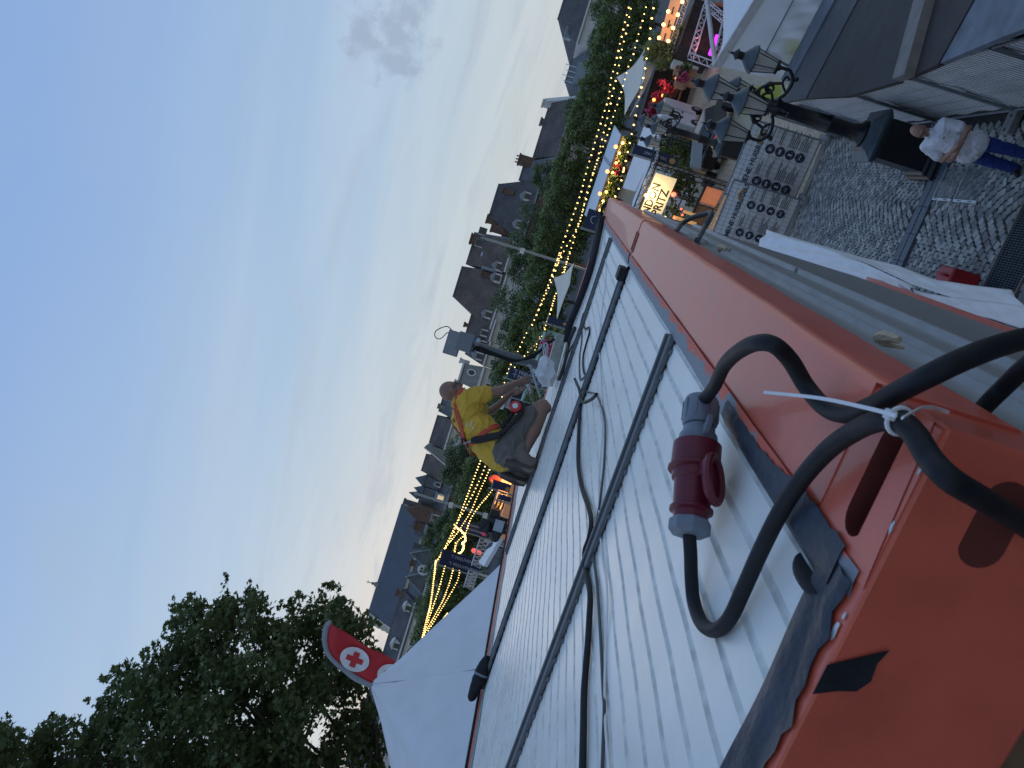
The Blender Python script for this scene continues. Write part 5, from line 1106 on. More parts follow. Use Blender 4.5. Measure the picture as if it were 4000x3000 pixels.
strand('string of bulbs from behind the man to the tall navy banner, second one', m_(r3, (1050, 780), (1000, 930), (940, 1060), (890, 1160), (840, 1250), (790, 1340), (760, 1430), (700, 1540), (630, 1640)), 46, 50, 21, .065)
strand('string of bulbs from behind the man to the heart light', m_(r3, (1095, 810), (1030, 960), (970, 1090), (910, 1230), (850, 1330), (790, 1420), (740, 1480), (660, 1580)), 46, 50, 16, .065)
strand('lowest string of bulbs dropping from the red lobster to the heart light', m_(r3, (1190, 890), (1120, 1000), (1060, 1090), (1000, 1160), (940, 1240), (890, 1330), (860, 1420), (800, 1480), (770, 1560), (760, 1659)), 40, 48, 22, .065)
strand('string of bulbs falling steeply left of the tall navy banner, outermost', m_(r2, (1163, 312), (1158, 330), (1145, 450), (1125, 600), (1100, 700), (1063, 850)), 44, 52, 18, .085)
strand('second string of bulbs falling left of the tall navy banner', m_(r2, (1240, 250), (1215, 370), (1180, 500), (1140, 620), (1100, 740), (1066, 848)), 46, 52, 19, .07)
strand('third string of bulbs falling left of the tall navy banner', m_(r2, (1290, 180), (1270, 380), (1220, 540), (1160, 660), (1080, 800)), 46, 52, 18, .07)
strand('fourth string of bulbs falling left of the tall navy banner', m_(r2, (1310, 290), (1310, 420), (1250, 540), (1190, 640), (1110, 770)), 46, 52, 21, .065)
strand('amber string of bulbs rising from the tent slope', m_(r2, (1242, 648), (1200, 700), (1160, 750), (1090, 800)), 48, 52, 15, .055)
# heart of lights between the two tall banners
ht = thing('heart_light', 'glowing outline of half a heart hung between two navy banners', 'light', at(*BB(900, 1000), 49))
hp = m_(BB, (835, 745), (880, 790), (935, 830), (975, 880), (990, 930), (975, 975), (940, 1000), (962, 1030), (958, 1080), (930, 1130), (880, 1165), (820, 1190), (750, 1215), (690, 1235), (640, 1245))
b = MB(); b.tube(curve_pts([at(p_[0], p_[1], 49) for p_ in hp], 4), .045, 6); b.build('light_tube', mat('heart_glow', (1, .8, .35), .4, emit=3.0, ecol=(1, .68, .22)), ht)
for k, p_ in enumerate(curve_pts([at(p_[0], p_[1], 48.9) for p_ in hp], 3)): inst(bulb_me, 'bulb', p_ + V((random.uniform(-.05, .05), 0, random.uniform(-.05, .05))), ht, scl=(.045, .045, .045))
# ---- lobster stall, orange lit
ls = thing('lobster_stall', 'orange lit stall with a red lobster figure beyond the roof edge', 'stall', at(*BB(1560, 130), 36))
q = at(*BB(1560, 170), 36); b = MB(); b.obox(V((q.x, q.y, 0)) - RH * 2.6, RH * 3.3, FH * 2, UP * (q.z + .25)); b.build('stall_box', mat('lit_stall_wood', (.30, .14, .06), .7, var=.3, scale=4), ls)
b = MB(); b.obox(q - RH * 1.0 - FH * .1 - UP * .5, RH * 1.5, FH * .08, UP * .75); sgp = b.build('sign', mat('orange_sign', (.85, .5, .28), .6, emit=.55, ecol=(1, .50, .2)), ls); text('ZEEVRUCHTEN'[:2], q - FH * .14 - RH * .55 - UP * .15, -UP, RH, .5, m_ink, sgp, bold=.01)
b = MB(); lp = at(*BB(1608, 76), 35.6); b.sphere(lp, .14, 10, 7); lb = b.build('lamp', m_bulb2, ls); lamp(lb, lp - FH * .3, 60, (1, .5, .16), .15)
lpz = [BB(1375, 120), BB(1350, 80), BB(1390, 55), BB(1430, 65), BB(1480, 90), BB(1510, 130), BB(1550, 140)]
b = MB(); b.tube(curve_pts([at(p_[0], p_[1], 36) for p_ in lpz], 4), [.05 + .09 * math.sin(PI * k / 24) for k in range(25)], 8)
for (x0, y0, x1, y1) in ((1370, 120, 1400, 145), (1400, 60, 1415, 100), (1500, 100, 1540, 90), (1500, 130, 1500, 165), (1530, 135, 1535, 170), (1470, 90, 1440, 115)): b.tube([at(*BB(x0, y0), 36), at(*BB(x1, y1), 36)], [.07, .04], 6)
b.build('lobster', mat('lobster_red', (.62, .09, .06), .5, emit=.05, ecol=(1, .2, .1)), ls)
ns_ = thing('neon_stall', 'stall front of glowing orange and black strips left of the lobster', 'stall', at(*BB(1500, 500), 34))
for k in range(9):
    a = at(*BB(1440 + 11 * k, 470 + (k % 3) * 22), 34); b = MB(); b.obox(a, RH * .55, FH * .06, UP * .05 if k % 2 else UP * .10); b.build('strip', mat('amber_strip', (1, .6, .2), .5, emit=1.6, ecol=(1, .48, .12)) if k % 2 else m_truss_b, ns_)
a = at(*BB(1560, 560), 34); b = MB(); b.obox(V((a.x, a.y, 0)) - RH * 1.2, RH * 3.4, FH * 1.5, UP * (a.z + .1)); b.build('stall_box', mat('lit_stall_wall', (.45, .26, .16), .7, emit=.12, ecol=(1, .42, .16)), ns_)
b = MB(); b.prism([at(*BB(1430, 560), 30), at(*BB(1420, 690), 30), at(*BB(1260, 740), 30), at(*BB(1330, 660), 30)], FH * .1); b.build('grey_awning', m_strip, ns_)
# ---- black stage lights on a stand
sl_ = thing('stage_lights', 'cluster of black stage lamps on a stand just beyond the left roof edge', 'lamps', at(*BB(1480, 850), 16) * 1)
base = at(*BB(1470, 820), 16); b = MB(); b.tube([V((base.x, base.y, 0)), base], .05, 8); b.build('stand', m_truss_b, sl_)
for (x, y, rot, s) in ((1400, 700, .3, 1.0), (1470, 800, -.2, 1.15), (1400, 860, .5, .9), (1330, 800, 1.1, 1.0)):
    p_ = at(*BB(x, y), 16); b = MB(); ax_ = (RH * math.cos(rot) + UP * math.sin(rot) - FH * .5); b.lathe([(.06, -.2), (.12, -.12), (.13, .05), (.15, .15)], 12, p_, ax_); hd_ = b.build('lamp_head', m_truss_b, sl_, smooth=True); b = MB(); b.obox(p_ + ax_.normalized() * .16 - RH * .16 - UP * .1, RH * .3, FH * .03, UP * .2); b.build('barn_door', m_truss_b, hd_)
b = MB(); p_ = at(*BB(1480, 760), 15.7); b.obox(p_ - RH * .12 - UP * .08, RH * .24, FH * .05, UP * .2); b.build('reflector', mat('grey_reflector', (.32, .37, .40), .3), sl_)
b = MB(); b.tube([at(*BB(1290, 920), 16), at(*BB(1560, 680), 16)], .03, 6); b.build('crossbar', m_truss_b, sl_)
b = MB(); b.prism([at(*BB(1390, 990), 16.5), at(*BB(1370, 1045), 16.5), at(*BB(1290, 1095), 16.5), at(*BB(1270, 1075), 16.5), at(*BB(1340, 1000), 16.5)], FH * .2); b.build('grey_hood', m_strip, sl_)
# ---- white lattice and tents behind the left roof edge
for (lb_, a, c, d_, n_) in (('white lattice girder lying behind the tall banner', BB(1260, 960), BB(1140, 1330), 30, 14), ('lower white lattice girder near the white tent', BB(1100, 1420), BB(1030, 1640), 30, 10)):
    t = thing('white_girder', lb_, 'girder', at(*a, d_), 'white lattice girders'); b = MB(); truss(b, at(*a, d_), at(*c, d_), .35, n_, .03); b.build('lattice', m_truss_w, t)
    q = at(*a, d_); b = MB(); b.tube([V((q.x, q.y, 0)), q], .06, 6); b.build('leg', m_truss_w, t)
t = thing('blue_white_tent', 'pale tent roof between the lattice girder and the white pagoda tent', 'tent', at(*BB(1400, 1150), 22))
b = MB(); b.prism([at(*BB(1420, 990), 22), at(*BB(1540, 940), 20), at(*BB(1300, 1350), 20), at(*BB(1220, 1290), 22)], UP * .1); b.build('roof', m_tent, t); q = at(*BB(1420, 990), 22); b = MB(); b.tube([V((q.x, q.y, 0)), q], .05, 6); b.build('pole', m_galv, t)
for k in range(3): 
    q = at(*BB(1110 + 40 * k, 1110 + 15 * k), 36); 
    t = thing('red_lantern', ('topmost', 'middle', 'lowest')[k] + ' of three small red lights in front of the left trees', 'light', q, 'small red lights'); b = MB(); b.sphere(q, .13, 8, 6); b.build('glow', mat('red_soft', (.9, .12, .1), .5, emit=.6, ecol=(1, .15, .12)), t); b = MB(); b.tube([V((q.x, q.y, 0)), q - UP * .12], .02, 5); b.build('stem', m_wire, t)
# ---- mint green frame stall behind the beam, flowers
mf = thing('mint_frame', 'mint green wooden frame with pink flowers beyond the steel beam', 'frame', at(*U8(800, 1100), 15))
m_mint = mat('mint_paint', (.34, .52, .44), .6, var=.1)
for (a, c) in (((690, 915), (910, 985)), ((670, 910), (500, 1500)), ((500, 1500), (640, 1400))):
    b = MB(); b.tube([at(*U8(*a), 15), at(*U8(*c), 15)], .05, 4); b.build('beam', m_mint, mf)
q = at(*U8(690, 915), 15); b = MB(); b.tube([V((q.x, q.y, 0)), q], .05, 4); b.build('post', m_mint, mf)
b = MB(); b.prism([at(*U8(760, 940), 16), at(*U8(900, 990), 16), at(*U8(800, 1300), 16), at(*U8(640, 1250), 16)], FH * .05); b.build('panel', m_creamsail, mf)
leaf_clump('flowers', at(*U8(740, 1200), 15), (.22, .2, .2), 14, .08, m_flower, mf); leaf_clump('leaves', at(*U8(700, 1100), 15.2), (.3, .25, .35), 22, .09, m_leafF, mf)
af = thing('white_a_frame', 'white slanted frame under the kneeling man\'s arm', 'frame', at(*r4(960, 1500), 16))
W9 = reg(1650, 1450, 3.686)
for (a, c) in (((1530, 180), (1440, 430)), ((1530, 180), (1600, 460)), ((1500, 230), (1660, 370)), ((1480, 310), (1690, 380))):
    b = MB(); b.tube([at(*W9(*a), 16), at(*W9(*c), 16)], .045, 4); b.build('bar', m_truss_w if c[0] > 1500 else m_mint, af)
leaf_clump('leaves', at(*W9(1640, 420), 16), (.2, .2, .15), 14, .08, m_herb, af)
hk = thing('white_kiosk', 'small white kiosk with a paned window between the man\'s arm and thigh', 'kiosk', at(*W9(1300, 480), 24))
k0, k1 = at(*W9(1170, 520), 24), at(*W9(1460, 560), 24); dr = at(*W9(1180, 440), 24) - at(*W9(1180, 540), 24); wd = .75
b = MB(); b.obox(V((k0.x, k0.y, 0)), RH * wd, FH * .8, UP * k0.z); b.build('body', mat('kiosk_grey', (.42, .44, .45), .6), hk)
b = MB(); b.obox(V((k0.x, k0.y, k0.z)) - RH * .08 - FH * .1, RH * (wd + .16), FH * 1.0, UP * .12); b.build('roof', m_tent, hk)
for i in range(2):
    for j in range(2): b = MB(); b.obox(V((k0.x, k0.y, k0.z - .95 + j * .42)) + RH * (.08 + i * .32) - FH * .015, RH * .28, FH * .01, UP * .38); b.build('pane', m_pane, hk)
# ================================================================ ground in front of the cabins
random.seed(31)
# ---- cobbled pavement, stone by stone
m_joint = mat('paving_joint', (.045, .043, .038), .95, var=.3, scale=12, bump=.4, bscale=60)
b = MB(); b.poly([(-.6, 6.0, .004), (2.95, 6.0, .004), (2.95, 21.9, .004), (-.6, 21.9, .004)]); pv = tag(b.build('cobbled_pavement', m_joint), kind='structure')
def cobble_mat():
    m = mat('cobble_stone', (.29, .29, .28), .75, var=.25, scale=9, bump=.5, bscale=45); nt = m.node_tree; bs = nt.nodes['Principled BSDF']
    g = nt.nodes.new('ShaderNodeObjectInfo'); gi = nt.nodes.new('ShaderNodeNewGeometry'); ad = nt.nodes.new('ShaderNodeMath'); ad.operation = 'ADD'; fr_ = nt.nodes.new('ShaderNodeMath'); fr_.operation = 'FRACT'
    nt.links.new(g.outputs['Random'], ad.inputs[0]); nt.links.new(gi.outputs['Random Per Island'], ad.inputs[1]); nt.links.new(ad.outputs[0], fr_.inputs[0])
    cr = nt.nodes.new('ShaderNodeValToRGB'); nt.links.new(fr_.outputs[0], cr.inputs[0]); e = cr.color_ramp.elements; e[0].color = (.55, .56, .6, 1); e[1].color = (1.5, 1.5, 1.45, 1)
    k = e.new(.5); k.color = (1.0, .97, .92, 1)
    old = bs.inputs['Base Color'].links[0].from_socket; mx = nt.nodes.new('ShaderNodeMixRGB'); mx.blend_type = 'MULTIPLY'; mx.inputs[0].default_value = 1; nt.links.new(old, mx.inputs[1]); nt.links.new(cr.outputs[0], mx.inputs[2]); nt.links.new(mx.outputs[0], bs.inputs['Base Color']); return m
m_cob = cobble_mat()
def cobble_verts(w, l, h, rj_):
    t = .88; j = lambda: rj_.uniform(-.07, .07)
    lo = [(-w / 2, -l / 2), (w / 2, -l / 2), (w / 2, l / 2), (-w / 2, l / 2)]; v = [(x * (1 + j()), y * (1 + j()), -.03) for x, y in lo]; v += [(v[i][0] * 1.0, v[i][1] * 1.0, h * .55) for i in range(4)]; v += [(v[i][0] * t, v[i][1] * t, h * (1 + j())) for i in range(4)]
    f = [(8, 9, 10, 11)] + [(i, (i + 1) % 4, 4 + (i + 1) % 4, 4 + i) for i in range(4)] + [(4 + i, 4 + (i + 1) % 4, 8 + (i + 1) % 4, 8 + i) for i in range(4)]
    return v, f
rjc = random.Random(5); protos = []
for k in range(6):
    v, f = cobble_verts(.124, .111, .022, rjc); me = bpy.data.meshes.new('cobble'); me.from_pydata(v, [], f); me.materials.append(m_cob); me.update(); protos.append(me)
spots = []
y = 8.2; row = 0
while y < 21.85:
    big = y < 14.4; px_, py_ = (.135, .122) if big else (.122, .110)
    x = -.15 + (row % 2) * px_ / 2
    while x < 2.75:
        arc = (.30 + .05 * math.sin(y * 1.7)) * abs(math.sin(PI * (x + .3) / 1.55 + .12 * math.sin(y * 2.3))); yy = y + arc + rjc.uniform(-.012, .012); sl_a = math.atan(.30 * PI / 1.55 * math.cos(PI * (x + .3) / 1.55) * (1 if math.sin(PI * (x + .3) / 1.55) > 0 else -1))
        if not (14.40 < yy < 15.0 or (yy < 11.66 and yy > 10.8 and x < 1.45) or (1.75 < x < 2.65 and 14.8 < yy < 15.65) or yy > 21.8):
            spots.append((x + rjc.uniform(-.01, .01), yy, sl_a + rjc.uniform(-.10, .10), px_ / .135))
        x += px_
    y += py_; row += 1
def scr(p_):
    v = V((p_[0], p_[1], -CAMZ)); zc_ = v.dot(V(RM[:, 2])); return (2000 + FPX * v.dot(V(RM[:, 0])) / zc_, 1500 + FPX * v.dot(V(RM[:, 1])) / zc_)
vis = [s_ for s_ in spots if -100 < scr(s_)[0] < 4050 and 450 < scr(s_)[1] < 1330]
vis.sort(key=lambda s_: s_[1])
rest = vis[300:]
for (x, yy, a, sc2) in vis[:300]:
    o = bpy.data.objects.new('cobble', protos[rjc.randrange(6)]); COL.objects.link(o); o.parent = pv; o.location = V((x, yy, rjc.uniform(-.004, .006))) - pv.location; o.rotation_euler = (rjc.uniform(-.05, .05), rjc.uniform(-.05, .05), a); o.scale = (sc2 * rjc.uniform(.9, 1.04), sc2 * rjc.uniform(.88, 1.02), 1)
vs, fs = [], []
for (x, yy, a, sc2) in rest:
    v, f = cobble_verts(.124 * sc2 * rjc.uniform(.9, 1.03), .111 * sc2 * rjc.uniform(.88, 1.02), .022, rjc); k0 = len(vs); ca, sa = math.cos(a), math.sin(a); zz = rjc.uniform(-.004, .006)
    vs += [(x + q[0] * ca - q[1] * sa - pv.location.x, yy + q[0] * sa + q[1] * ca - pv.location.y, q[2] + zz - pv.location.z) for q in v]; fs += [tuple(k0 + i for i in q) for q in f]
me = bpy.data.meshes.new('cobble_field'); me.from_pydata(vs, [], fs); me.materials.append(m_cob); me.update(); o = bpy.data.objects.new('cobble_field', me); COL.objects.link(o); o.parent = pv; tag(o, kind='stuff')
# ---- gravel beyond the banners
b = MB(); b.poly([(-3, 22.3, .004), (9, 22.3, .004), (9, 60, .004), (-3, 60, .004)]); gv = b.build('gravel', mat('tan_gravel', (.42, .355, .25), .95, var=.45, scale=9, bump=1.0, bscale=28, detail=8)); tag(gv, kind='structure')
gp = []
for k in range(2600):
    x, yy = random.uniform(-2, 5.5), 22.5 + 14 * random.random() ** 1.6; gp.append((x, yy, random.uniform(.02, .045)))
vs, fs = [], []
for x, yy, r_ in gp:
    k0 = len(vs); a = random.random() * 3; vs += [(x + r_ * math.cos(a + q * 2.1), yy + r_ * math.sin(a + q * 2.1), .003) for q in range(3)] + [(x, yy, r_ * .7)]; fs += [(k0, k0 + 1, k0 + 3), (k0 + 1, k0 + 2, k0 + 3), (k0 + 2, k0, k0 + 3)]
me = bpy.data.meshes.new('loose_gravel'); me.from_pydata([(x - gv.location.x, y_ - gv.location.y, z) for x, y_, z in vs], [], fs); me.materials.append(mat('gravel_stones', (.48, .42, .31), .9, var=.4, scale=3)); me.update(); o = bpy.data.objects.new('loose_gravel', me); COL.objects.link(o); o.parent = gv; tag(o, kind='stuff')
# ---- steel drain channel
dc = thing('drain_channel', 'dark steel drain channel crossing the cobbles towards the lamp post', 'drain', (1, 14.7, 0))
m_drain = mat('drain_steel', (.115, .135, .16), .55, metal=.3, var=.12, scale=8)
for k in range(5):
    for q in range(2):
        b = MB(); x0 = -.3 + k * .52; b.box(x0, x0 + .512, 14.47 + q * .24, 14.69 + q * .24, .0, .034 + .003 * (k % 2)); b.build('plate', m_drain, dc, bevel=.004)
b = MB()
for k in range(34): b.box(-.25 + k * .075, -.20 + k * .075, 14.678, 14.722, .030, .0385)
tag(b.build('slots', m_black, dc), kind='stuff')
# ---- two clear plates with white edge strips on the cobbles
m_plate = mat('clear_plate', (.26, .27, .28), .14, var=.08, alpha=.22)
for (y0, y1, lb_) in ((12.92, 13.66, 'clear plate with a white edge strip on the cobbles, nearer the camera'), (13.76, 14.42, 'clear plate with a white edge strip beside the drain channel')):
    t = thing('clear_plate', lb_, 'plate', (1.68, (y0 + y1) / 2, .035), 'clear plates on the cobbles')
    b = MB(); b.box(1.43, 1.98, y0, y1, .038, .046); b.build('sheet', m_plate, t)
    b = MB(); b.box(1.39, 1.43, y0, y1, .034, .052); es = b.build('edge_strip', mat('strip_white', (.72, .74, .76), .5), t)
    for k in range(2): b = MB(); b.box(1.402, 1.418, y0 + .12 + k * .35, y0 + .26 + k * .35, .052, .0535); b.build('print_mark', m_strip, es)
    b = MB(); b.box(1.43, 1.985, y1 - .012, y1 + .012, .034, .054); b.build('side_profile', mat('alu_profile', (.45, .45, .45), .4, metal=.5), t)
# ---- walkway grating
gt = thing('grating', 'dark metal walkway grating on the cobbles at the lower right', 'grating', (.7, 11.2, 0))
b = MB(); b.box(-.1, 1.48, 10.80, 10.83, .0, .05); b.box(-.1, 1.48, 11.62, 11.65, 0, .05); b.build('edge_bar', mat('rusty_edge', (.16, .13, .11), .7), gt)
b = MB(); b.box(-.1, 1.48, 10.83, 11.62, .004, .01); b.build('pit', m_black, gt)
b = MB()
for k in range(44): b.box(-.09 + k * .036, -.084 + k * .036, 10.84, 11.61, .015, .045)
for k in range(9): b.box(-.1, 1.48, 10.90 + k * .085, 10.906 + k * .085, .02, .043)
tag(b.build('bars', mat('grating_steel', (.10, .12, .15), .5, metal=.4), gt), kind='stuff')
b = MB(); b.poly([(-.4, 8.3, .045), (2.2, 8.3, .045), (2.2, 10.7, .045), (-.4, 10.7, .045)]); tag(b.build('concrete_slab', mat('slab_grey', (.16, .16, .155), .9, var=.2, scale=4, bump=.3, bscale=40)), kind='structure')
lt_ = thing('litter', 'small pale green wrapper lying on the cobbles', 'litter', onz(3930, 722, .03)); q = onz(3930, 722, .035); b = MB(); b.obox(q, V((.11, .05, .01)), V((-.02, .04, .012)), UP * .003); b.build('wrapper', mat('wrapper', (.45, .6, .55), .5), lt_)
# ---- red jerrycan by the wall
jc = thing('red_jerrycan', 'red plastic jerrycan standing on the cobbles behind the white awning', 'jerrycan', (.36, 12.2, .03))
b = MB(); b.prism([(.04, 11.80, .03), (.04, 12.25, .03), (.04, 12.34, .20), (.04, 12.34, .40), (.04, 12.20, .47), (.04, 11.80, .47)], (.28, 0, 0)); b.build('body', mat('jerry_red', (.33, .015, .022), .45, var=.1), jc, bevel=.03)
b = MB(); b.lathe([(.035, 0), (.035, .05), (.03, .06)], 12, (.18, 12.27, .42), (0, .6, .8)); b.build('cap', mat('jerry_cap', (.45, .2, .2), .5), jc)
b = MB(); b.tube(curve_pts([(.18, 11.88, .47), (.18, 11.9, .54), (.18, 12.05, .55), (.18, 12.1, .47)], 5), .02, 8); b.build('handle', MATS['jerry_red'], jc)
# ---- white awning fabric on the lower cabins
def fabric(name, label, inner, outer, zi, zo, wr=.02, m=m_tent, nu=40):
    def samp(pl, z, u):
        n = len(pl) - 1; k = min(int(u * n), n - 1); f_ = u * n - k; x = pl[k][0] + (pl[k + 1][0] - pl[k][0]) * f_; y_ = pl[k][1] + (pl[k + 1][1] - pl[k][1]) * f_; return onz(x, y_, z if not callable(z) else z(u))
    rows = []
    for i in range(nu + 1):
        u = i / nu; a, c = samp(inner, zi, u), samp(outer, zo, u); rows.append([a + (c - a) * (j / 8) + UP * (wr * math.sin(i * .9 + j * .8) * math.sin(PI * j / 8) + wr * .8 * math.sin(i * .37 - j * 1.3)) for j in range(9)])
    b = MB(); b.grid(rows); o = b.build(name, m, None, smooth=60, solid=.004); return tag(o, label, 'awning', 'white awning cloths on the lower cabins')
G3 = reg(2650, 800, 1.6385)
fabric('awning_cloth', 'bright white awning cloth sloping away below the grey wall', m_(G3, (505, 268), (690, 322), (870, 377), (1180, 476), (1495, 582)), m_(G3, (566, 160), (715, 208), (1000, 300), (1190, 372), (1500, 520)), 3.0, 2.86)
fabric('awning_cloth', 'second white awning cloth hanging lower with a scalloped hem', m_(G3, (720, 215), (1000, 300), (1190, 365), (1500, 510), (1740, 590), (2000, 650), (2260, 700)), m_(G3, (712, 204), (1000, 283), (1180, 338), (1400, 388), (1640, 478), (1900, 520), (2122, 542)), 2.72, 2.45, .015)
fabric('awning_cloth', 'white awning strip under the orange rail at the right edge', m_(G3, (1490, 600), (1730, 665), (2000, 730), (2260, 812)), m_(G3, (1500, 540), (1735, 590), (1960, 615), (2260, 655)), 2.90, 2.70, .01)
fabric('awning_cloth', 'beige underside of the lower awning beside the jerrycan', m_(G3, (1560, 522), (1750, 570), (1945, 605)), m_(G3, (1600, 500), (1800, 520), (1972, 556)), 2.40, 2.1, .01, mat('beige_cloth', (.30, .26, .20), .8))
# ================================================================ mesh fences
m_fence = mat('fence_steel', (.22, .245, .27), .45, metal=.6, var=.15, scale=10); m_sheet2 = mat('fence_sheet', (.80, .81, .82), .55, var=.12, scale=2.0, bump=.3, bscale=6)
def mesh_panel(label, p0, p1, z0, z1, sheet=True, grp='mesh fence panels with white sheeting', nv=28, nh=6, sheet_side=.05, block=True):
    p0, p1 = V(p0), V(p1); d_ = p1 - p0; L_ = d_.length; dn = d_.normalized(); nn = V((dn.y, -dn.x, 0))
    t = thing('fence_panel', label, 'fence', V(((p0.x + p1.x) / 2, (p0.y + p1.y) / 2, 0)), grp)
    for q in (p0 + dn * .03, p1 - dn * .03): b = MB(); b.tube([q + UP * (z0 - .05), q + UP * z1], .024, 8); b.build('post', m_fence, t, smooth=True)
    for z in (z0 + .05, z1): b = MB(); b.tube([p0 + dn * .03 + UP * z, p1 - dn * .03 + UP * z], .021, 8); b.build('rail', m_fence, t, smooth=True)
    b = MB()
    for k in range(1, nv): q = p0 + dn * (L_ * k / nv); b.tube([q + UP * (z0 + .05), q + UP * z1], .0035, 4, cap=False)
    for k in range(1, nh): z = z0 + .05 + (z1 - z0 - .05) * k / nh; b.tube([p0 + UP * z, p1 + UP * z], .0045, 4, cap=False)
    tag(b.build('wire_mesh', m_fence, t), kind='stuff')
    if sheet:
        rows = [[p0 + dn * (L_ * i / 14) + nn * (sheet_side + .018 * math.sin(i * 1.3 + j) + .012 * math.sin(j * 2.1)) + UP * (z0 + .06 + (z1 - .06 - z0) * j / 10) for i in range(15)] for j in range(11)]
        b = MB(); b.grid(rows); b.build('sheeting', m_sheet2, t, smooth=60)
    if block:
        b = MB(); q = p1 - nn * .0; b.fr = Matrix.Translation(V((q.x, q.y, 0))) @ Matrix.Rotation(math.atan2(dn.y, dn.x), 4, 'Z'); b.box(-.12, .12, -.36, .36, .03, .15); fb = b.build('foot_block', mat('foot_concrete', (.22, .22, .215), .9, var=.2, scale=8), t, bevel=.015)
        for k in range(3): b = MB(); b.fr = Matrix.Translation(V((q.x, q.y, 0))) @ Matrix.Rotation(math.atan2(dn.y, dn.x), 4, 'Z'); b.lathe([(.03, .152), (.025, .153)], 10, (0, -.22 + k * .22 - .08, 0)); b.build('socket', m_black, fb)
    return t
ys = [21.2, 18.35, 15.45, 12.88, 10.25, 7.6]
lbs = ['sheeted mesh fence panel farthest back, behind the lamp post', 'sheeted mesh fence panel directly behind the lamp post pedestal', 'sheeted mesh fence panel between lamp post and standing man', 'sheeted mesh fence panel behind the standing man', 'sheeted mesh fence panel at the right edge, nearest']
for a, c, lb_ in zip(ys, ys[1:], lbs): mesh_panel(lb_, (2.84, a, 0), (2.84, c, 0), .10, 2.02, sheet_side=-.05)
# house rules banners on two fence panels
m_ban = mat('banner_print_ground', (.66, .62, .59), .7, var=.10, scale=1.5); m_bantop = mat('banner_white', (.76, .77, .78), .7, var=.05); m_ink2 = mat('navy_ink', (.02, .022, .035), .6)
def rules_panel(label, p0, p1, z0, z1, left_cut=0.0):
    t = mesh_panel(label, p0, p1, z0, z1, False, 'house rules banners on the fence', 16, 10, block=True)
    p0, p1 = V(p0), V(p1); dn = (p1 - p0).normalized(); L_ = (p1 - p0).length; nn = V((dn.y, -dn.x, 0)); nn = nn if nn.y < 0 else -nn; h = z1 - z0 - .1
    def pp(u, v, off=0): return p0 + dn * (L_ * (.02 + .96 * u)) + UP * (z0 + .07 + h * v) - nn * (.03 - off)
    rows = [[pp(i / 10, j / 8) - nn * (.012 * math.sin(i * 1.1 + j)) for i in range(11)] for j in range(9)]
    b = MB(); b.grid(rows); b.mi = [1 if k >= 56 else 0 for k in range(len(b.f))]; cl = b.build('banner_cloth', [m_ban, m_bantop], t, smooth=60)
    text('ALGEMENE HUISREGELS', pp(.46, .80, .022), dn, UP, L_ * .098, m_ink2, cl, bold=.004, depth=.001)
    ar = [pp(.82, .815, .022) + (dn * math.cos(PI * k / 12) + UP * math.sin(PI * k / 12)) * L_ * .075 for k in range(13)]
    b = MB(); b.tube([q - UP * L_ * .03 for q in ar], .022, 4); b.build('ochre_arc', m_gold, cl)
    b = MB(); ctr = pp(.40 if left_cut else .86, .90, .022)
    for i in range(2):
        for k in range(4):
            c_ = pp(.28 + .44 * i, .63 - .155 * k, .020); b = MB(); b.lathe([(L_ * .062, 0), (L_ * .062, .004)], 20, c_, nn); di = b.build('pictogram', m_ink2, cl)
            b = MB(); s_ = L_ * .03
            if k % 4 == 0: 
                for q in range(3): b.obox(c_ + nn * .006 + (dn * math.cos(q * 1.05) + UP * math.sin(q * 1.05)) * -s_, (dn * math.cos(q * 1.05) + UP * math.sin(q * 1.05)) * 2 * s_, (dn * -math.sin(q * 1.05) + UP * math.cos(q * 1.05)) * s_ * .25, nn * .002)
            elif k % 4 == 1: b.obox(c_ + nn * .006 - dn * s_ - UP * s_ * .3, dn * s_ * 2, UP * s_ * .8, nn * .002)
            elif k % 4 == 2: b.obox(c_ + nn * .006 - dn * s_ * .35 - UP * s_ * .9, dn * s_ * .7, UP * s_ * 1.8, nn * .002)
            else: b.obox(c_ + nn * .006 - dn * s_ - UP * s_ * .15, dn * s_ * 2, UP * s_ * .35, nn * .002)
            b.build('symbol', m_print, di)
            for j in range((2, 2, 5, 5)[k]):
                b = MB(); b.obox(pp(.28 + .44 * i, .63 - .155 * k, .020) + dn * L_ * .08 + UP * (L_ * (.045 - .024 * j)), dn * L_ * (.13 + .05 * ((j * 7 + k) % 3)), UP * L_ * .009, nn * .002); b.build('text_line', m_ink2, cl)
    return t
rules_panel('house rules banner on the fence panel left of the lamp post', (.62, 22.30, 0), (2.74, 21.95, 0), .12, 2.08)
rules_panel('house rules banner on the nearer fence panel, partly behind the white awning', (-.78, 21.95, 0), (1.10, 21.70, 0), .12, 2.08, .3)
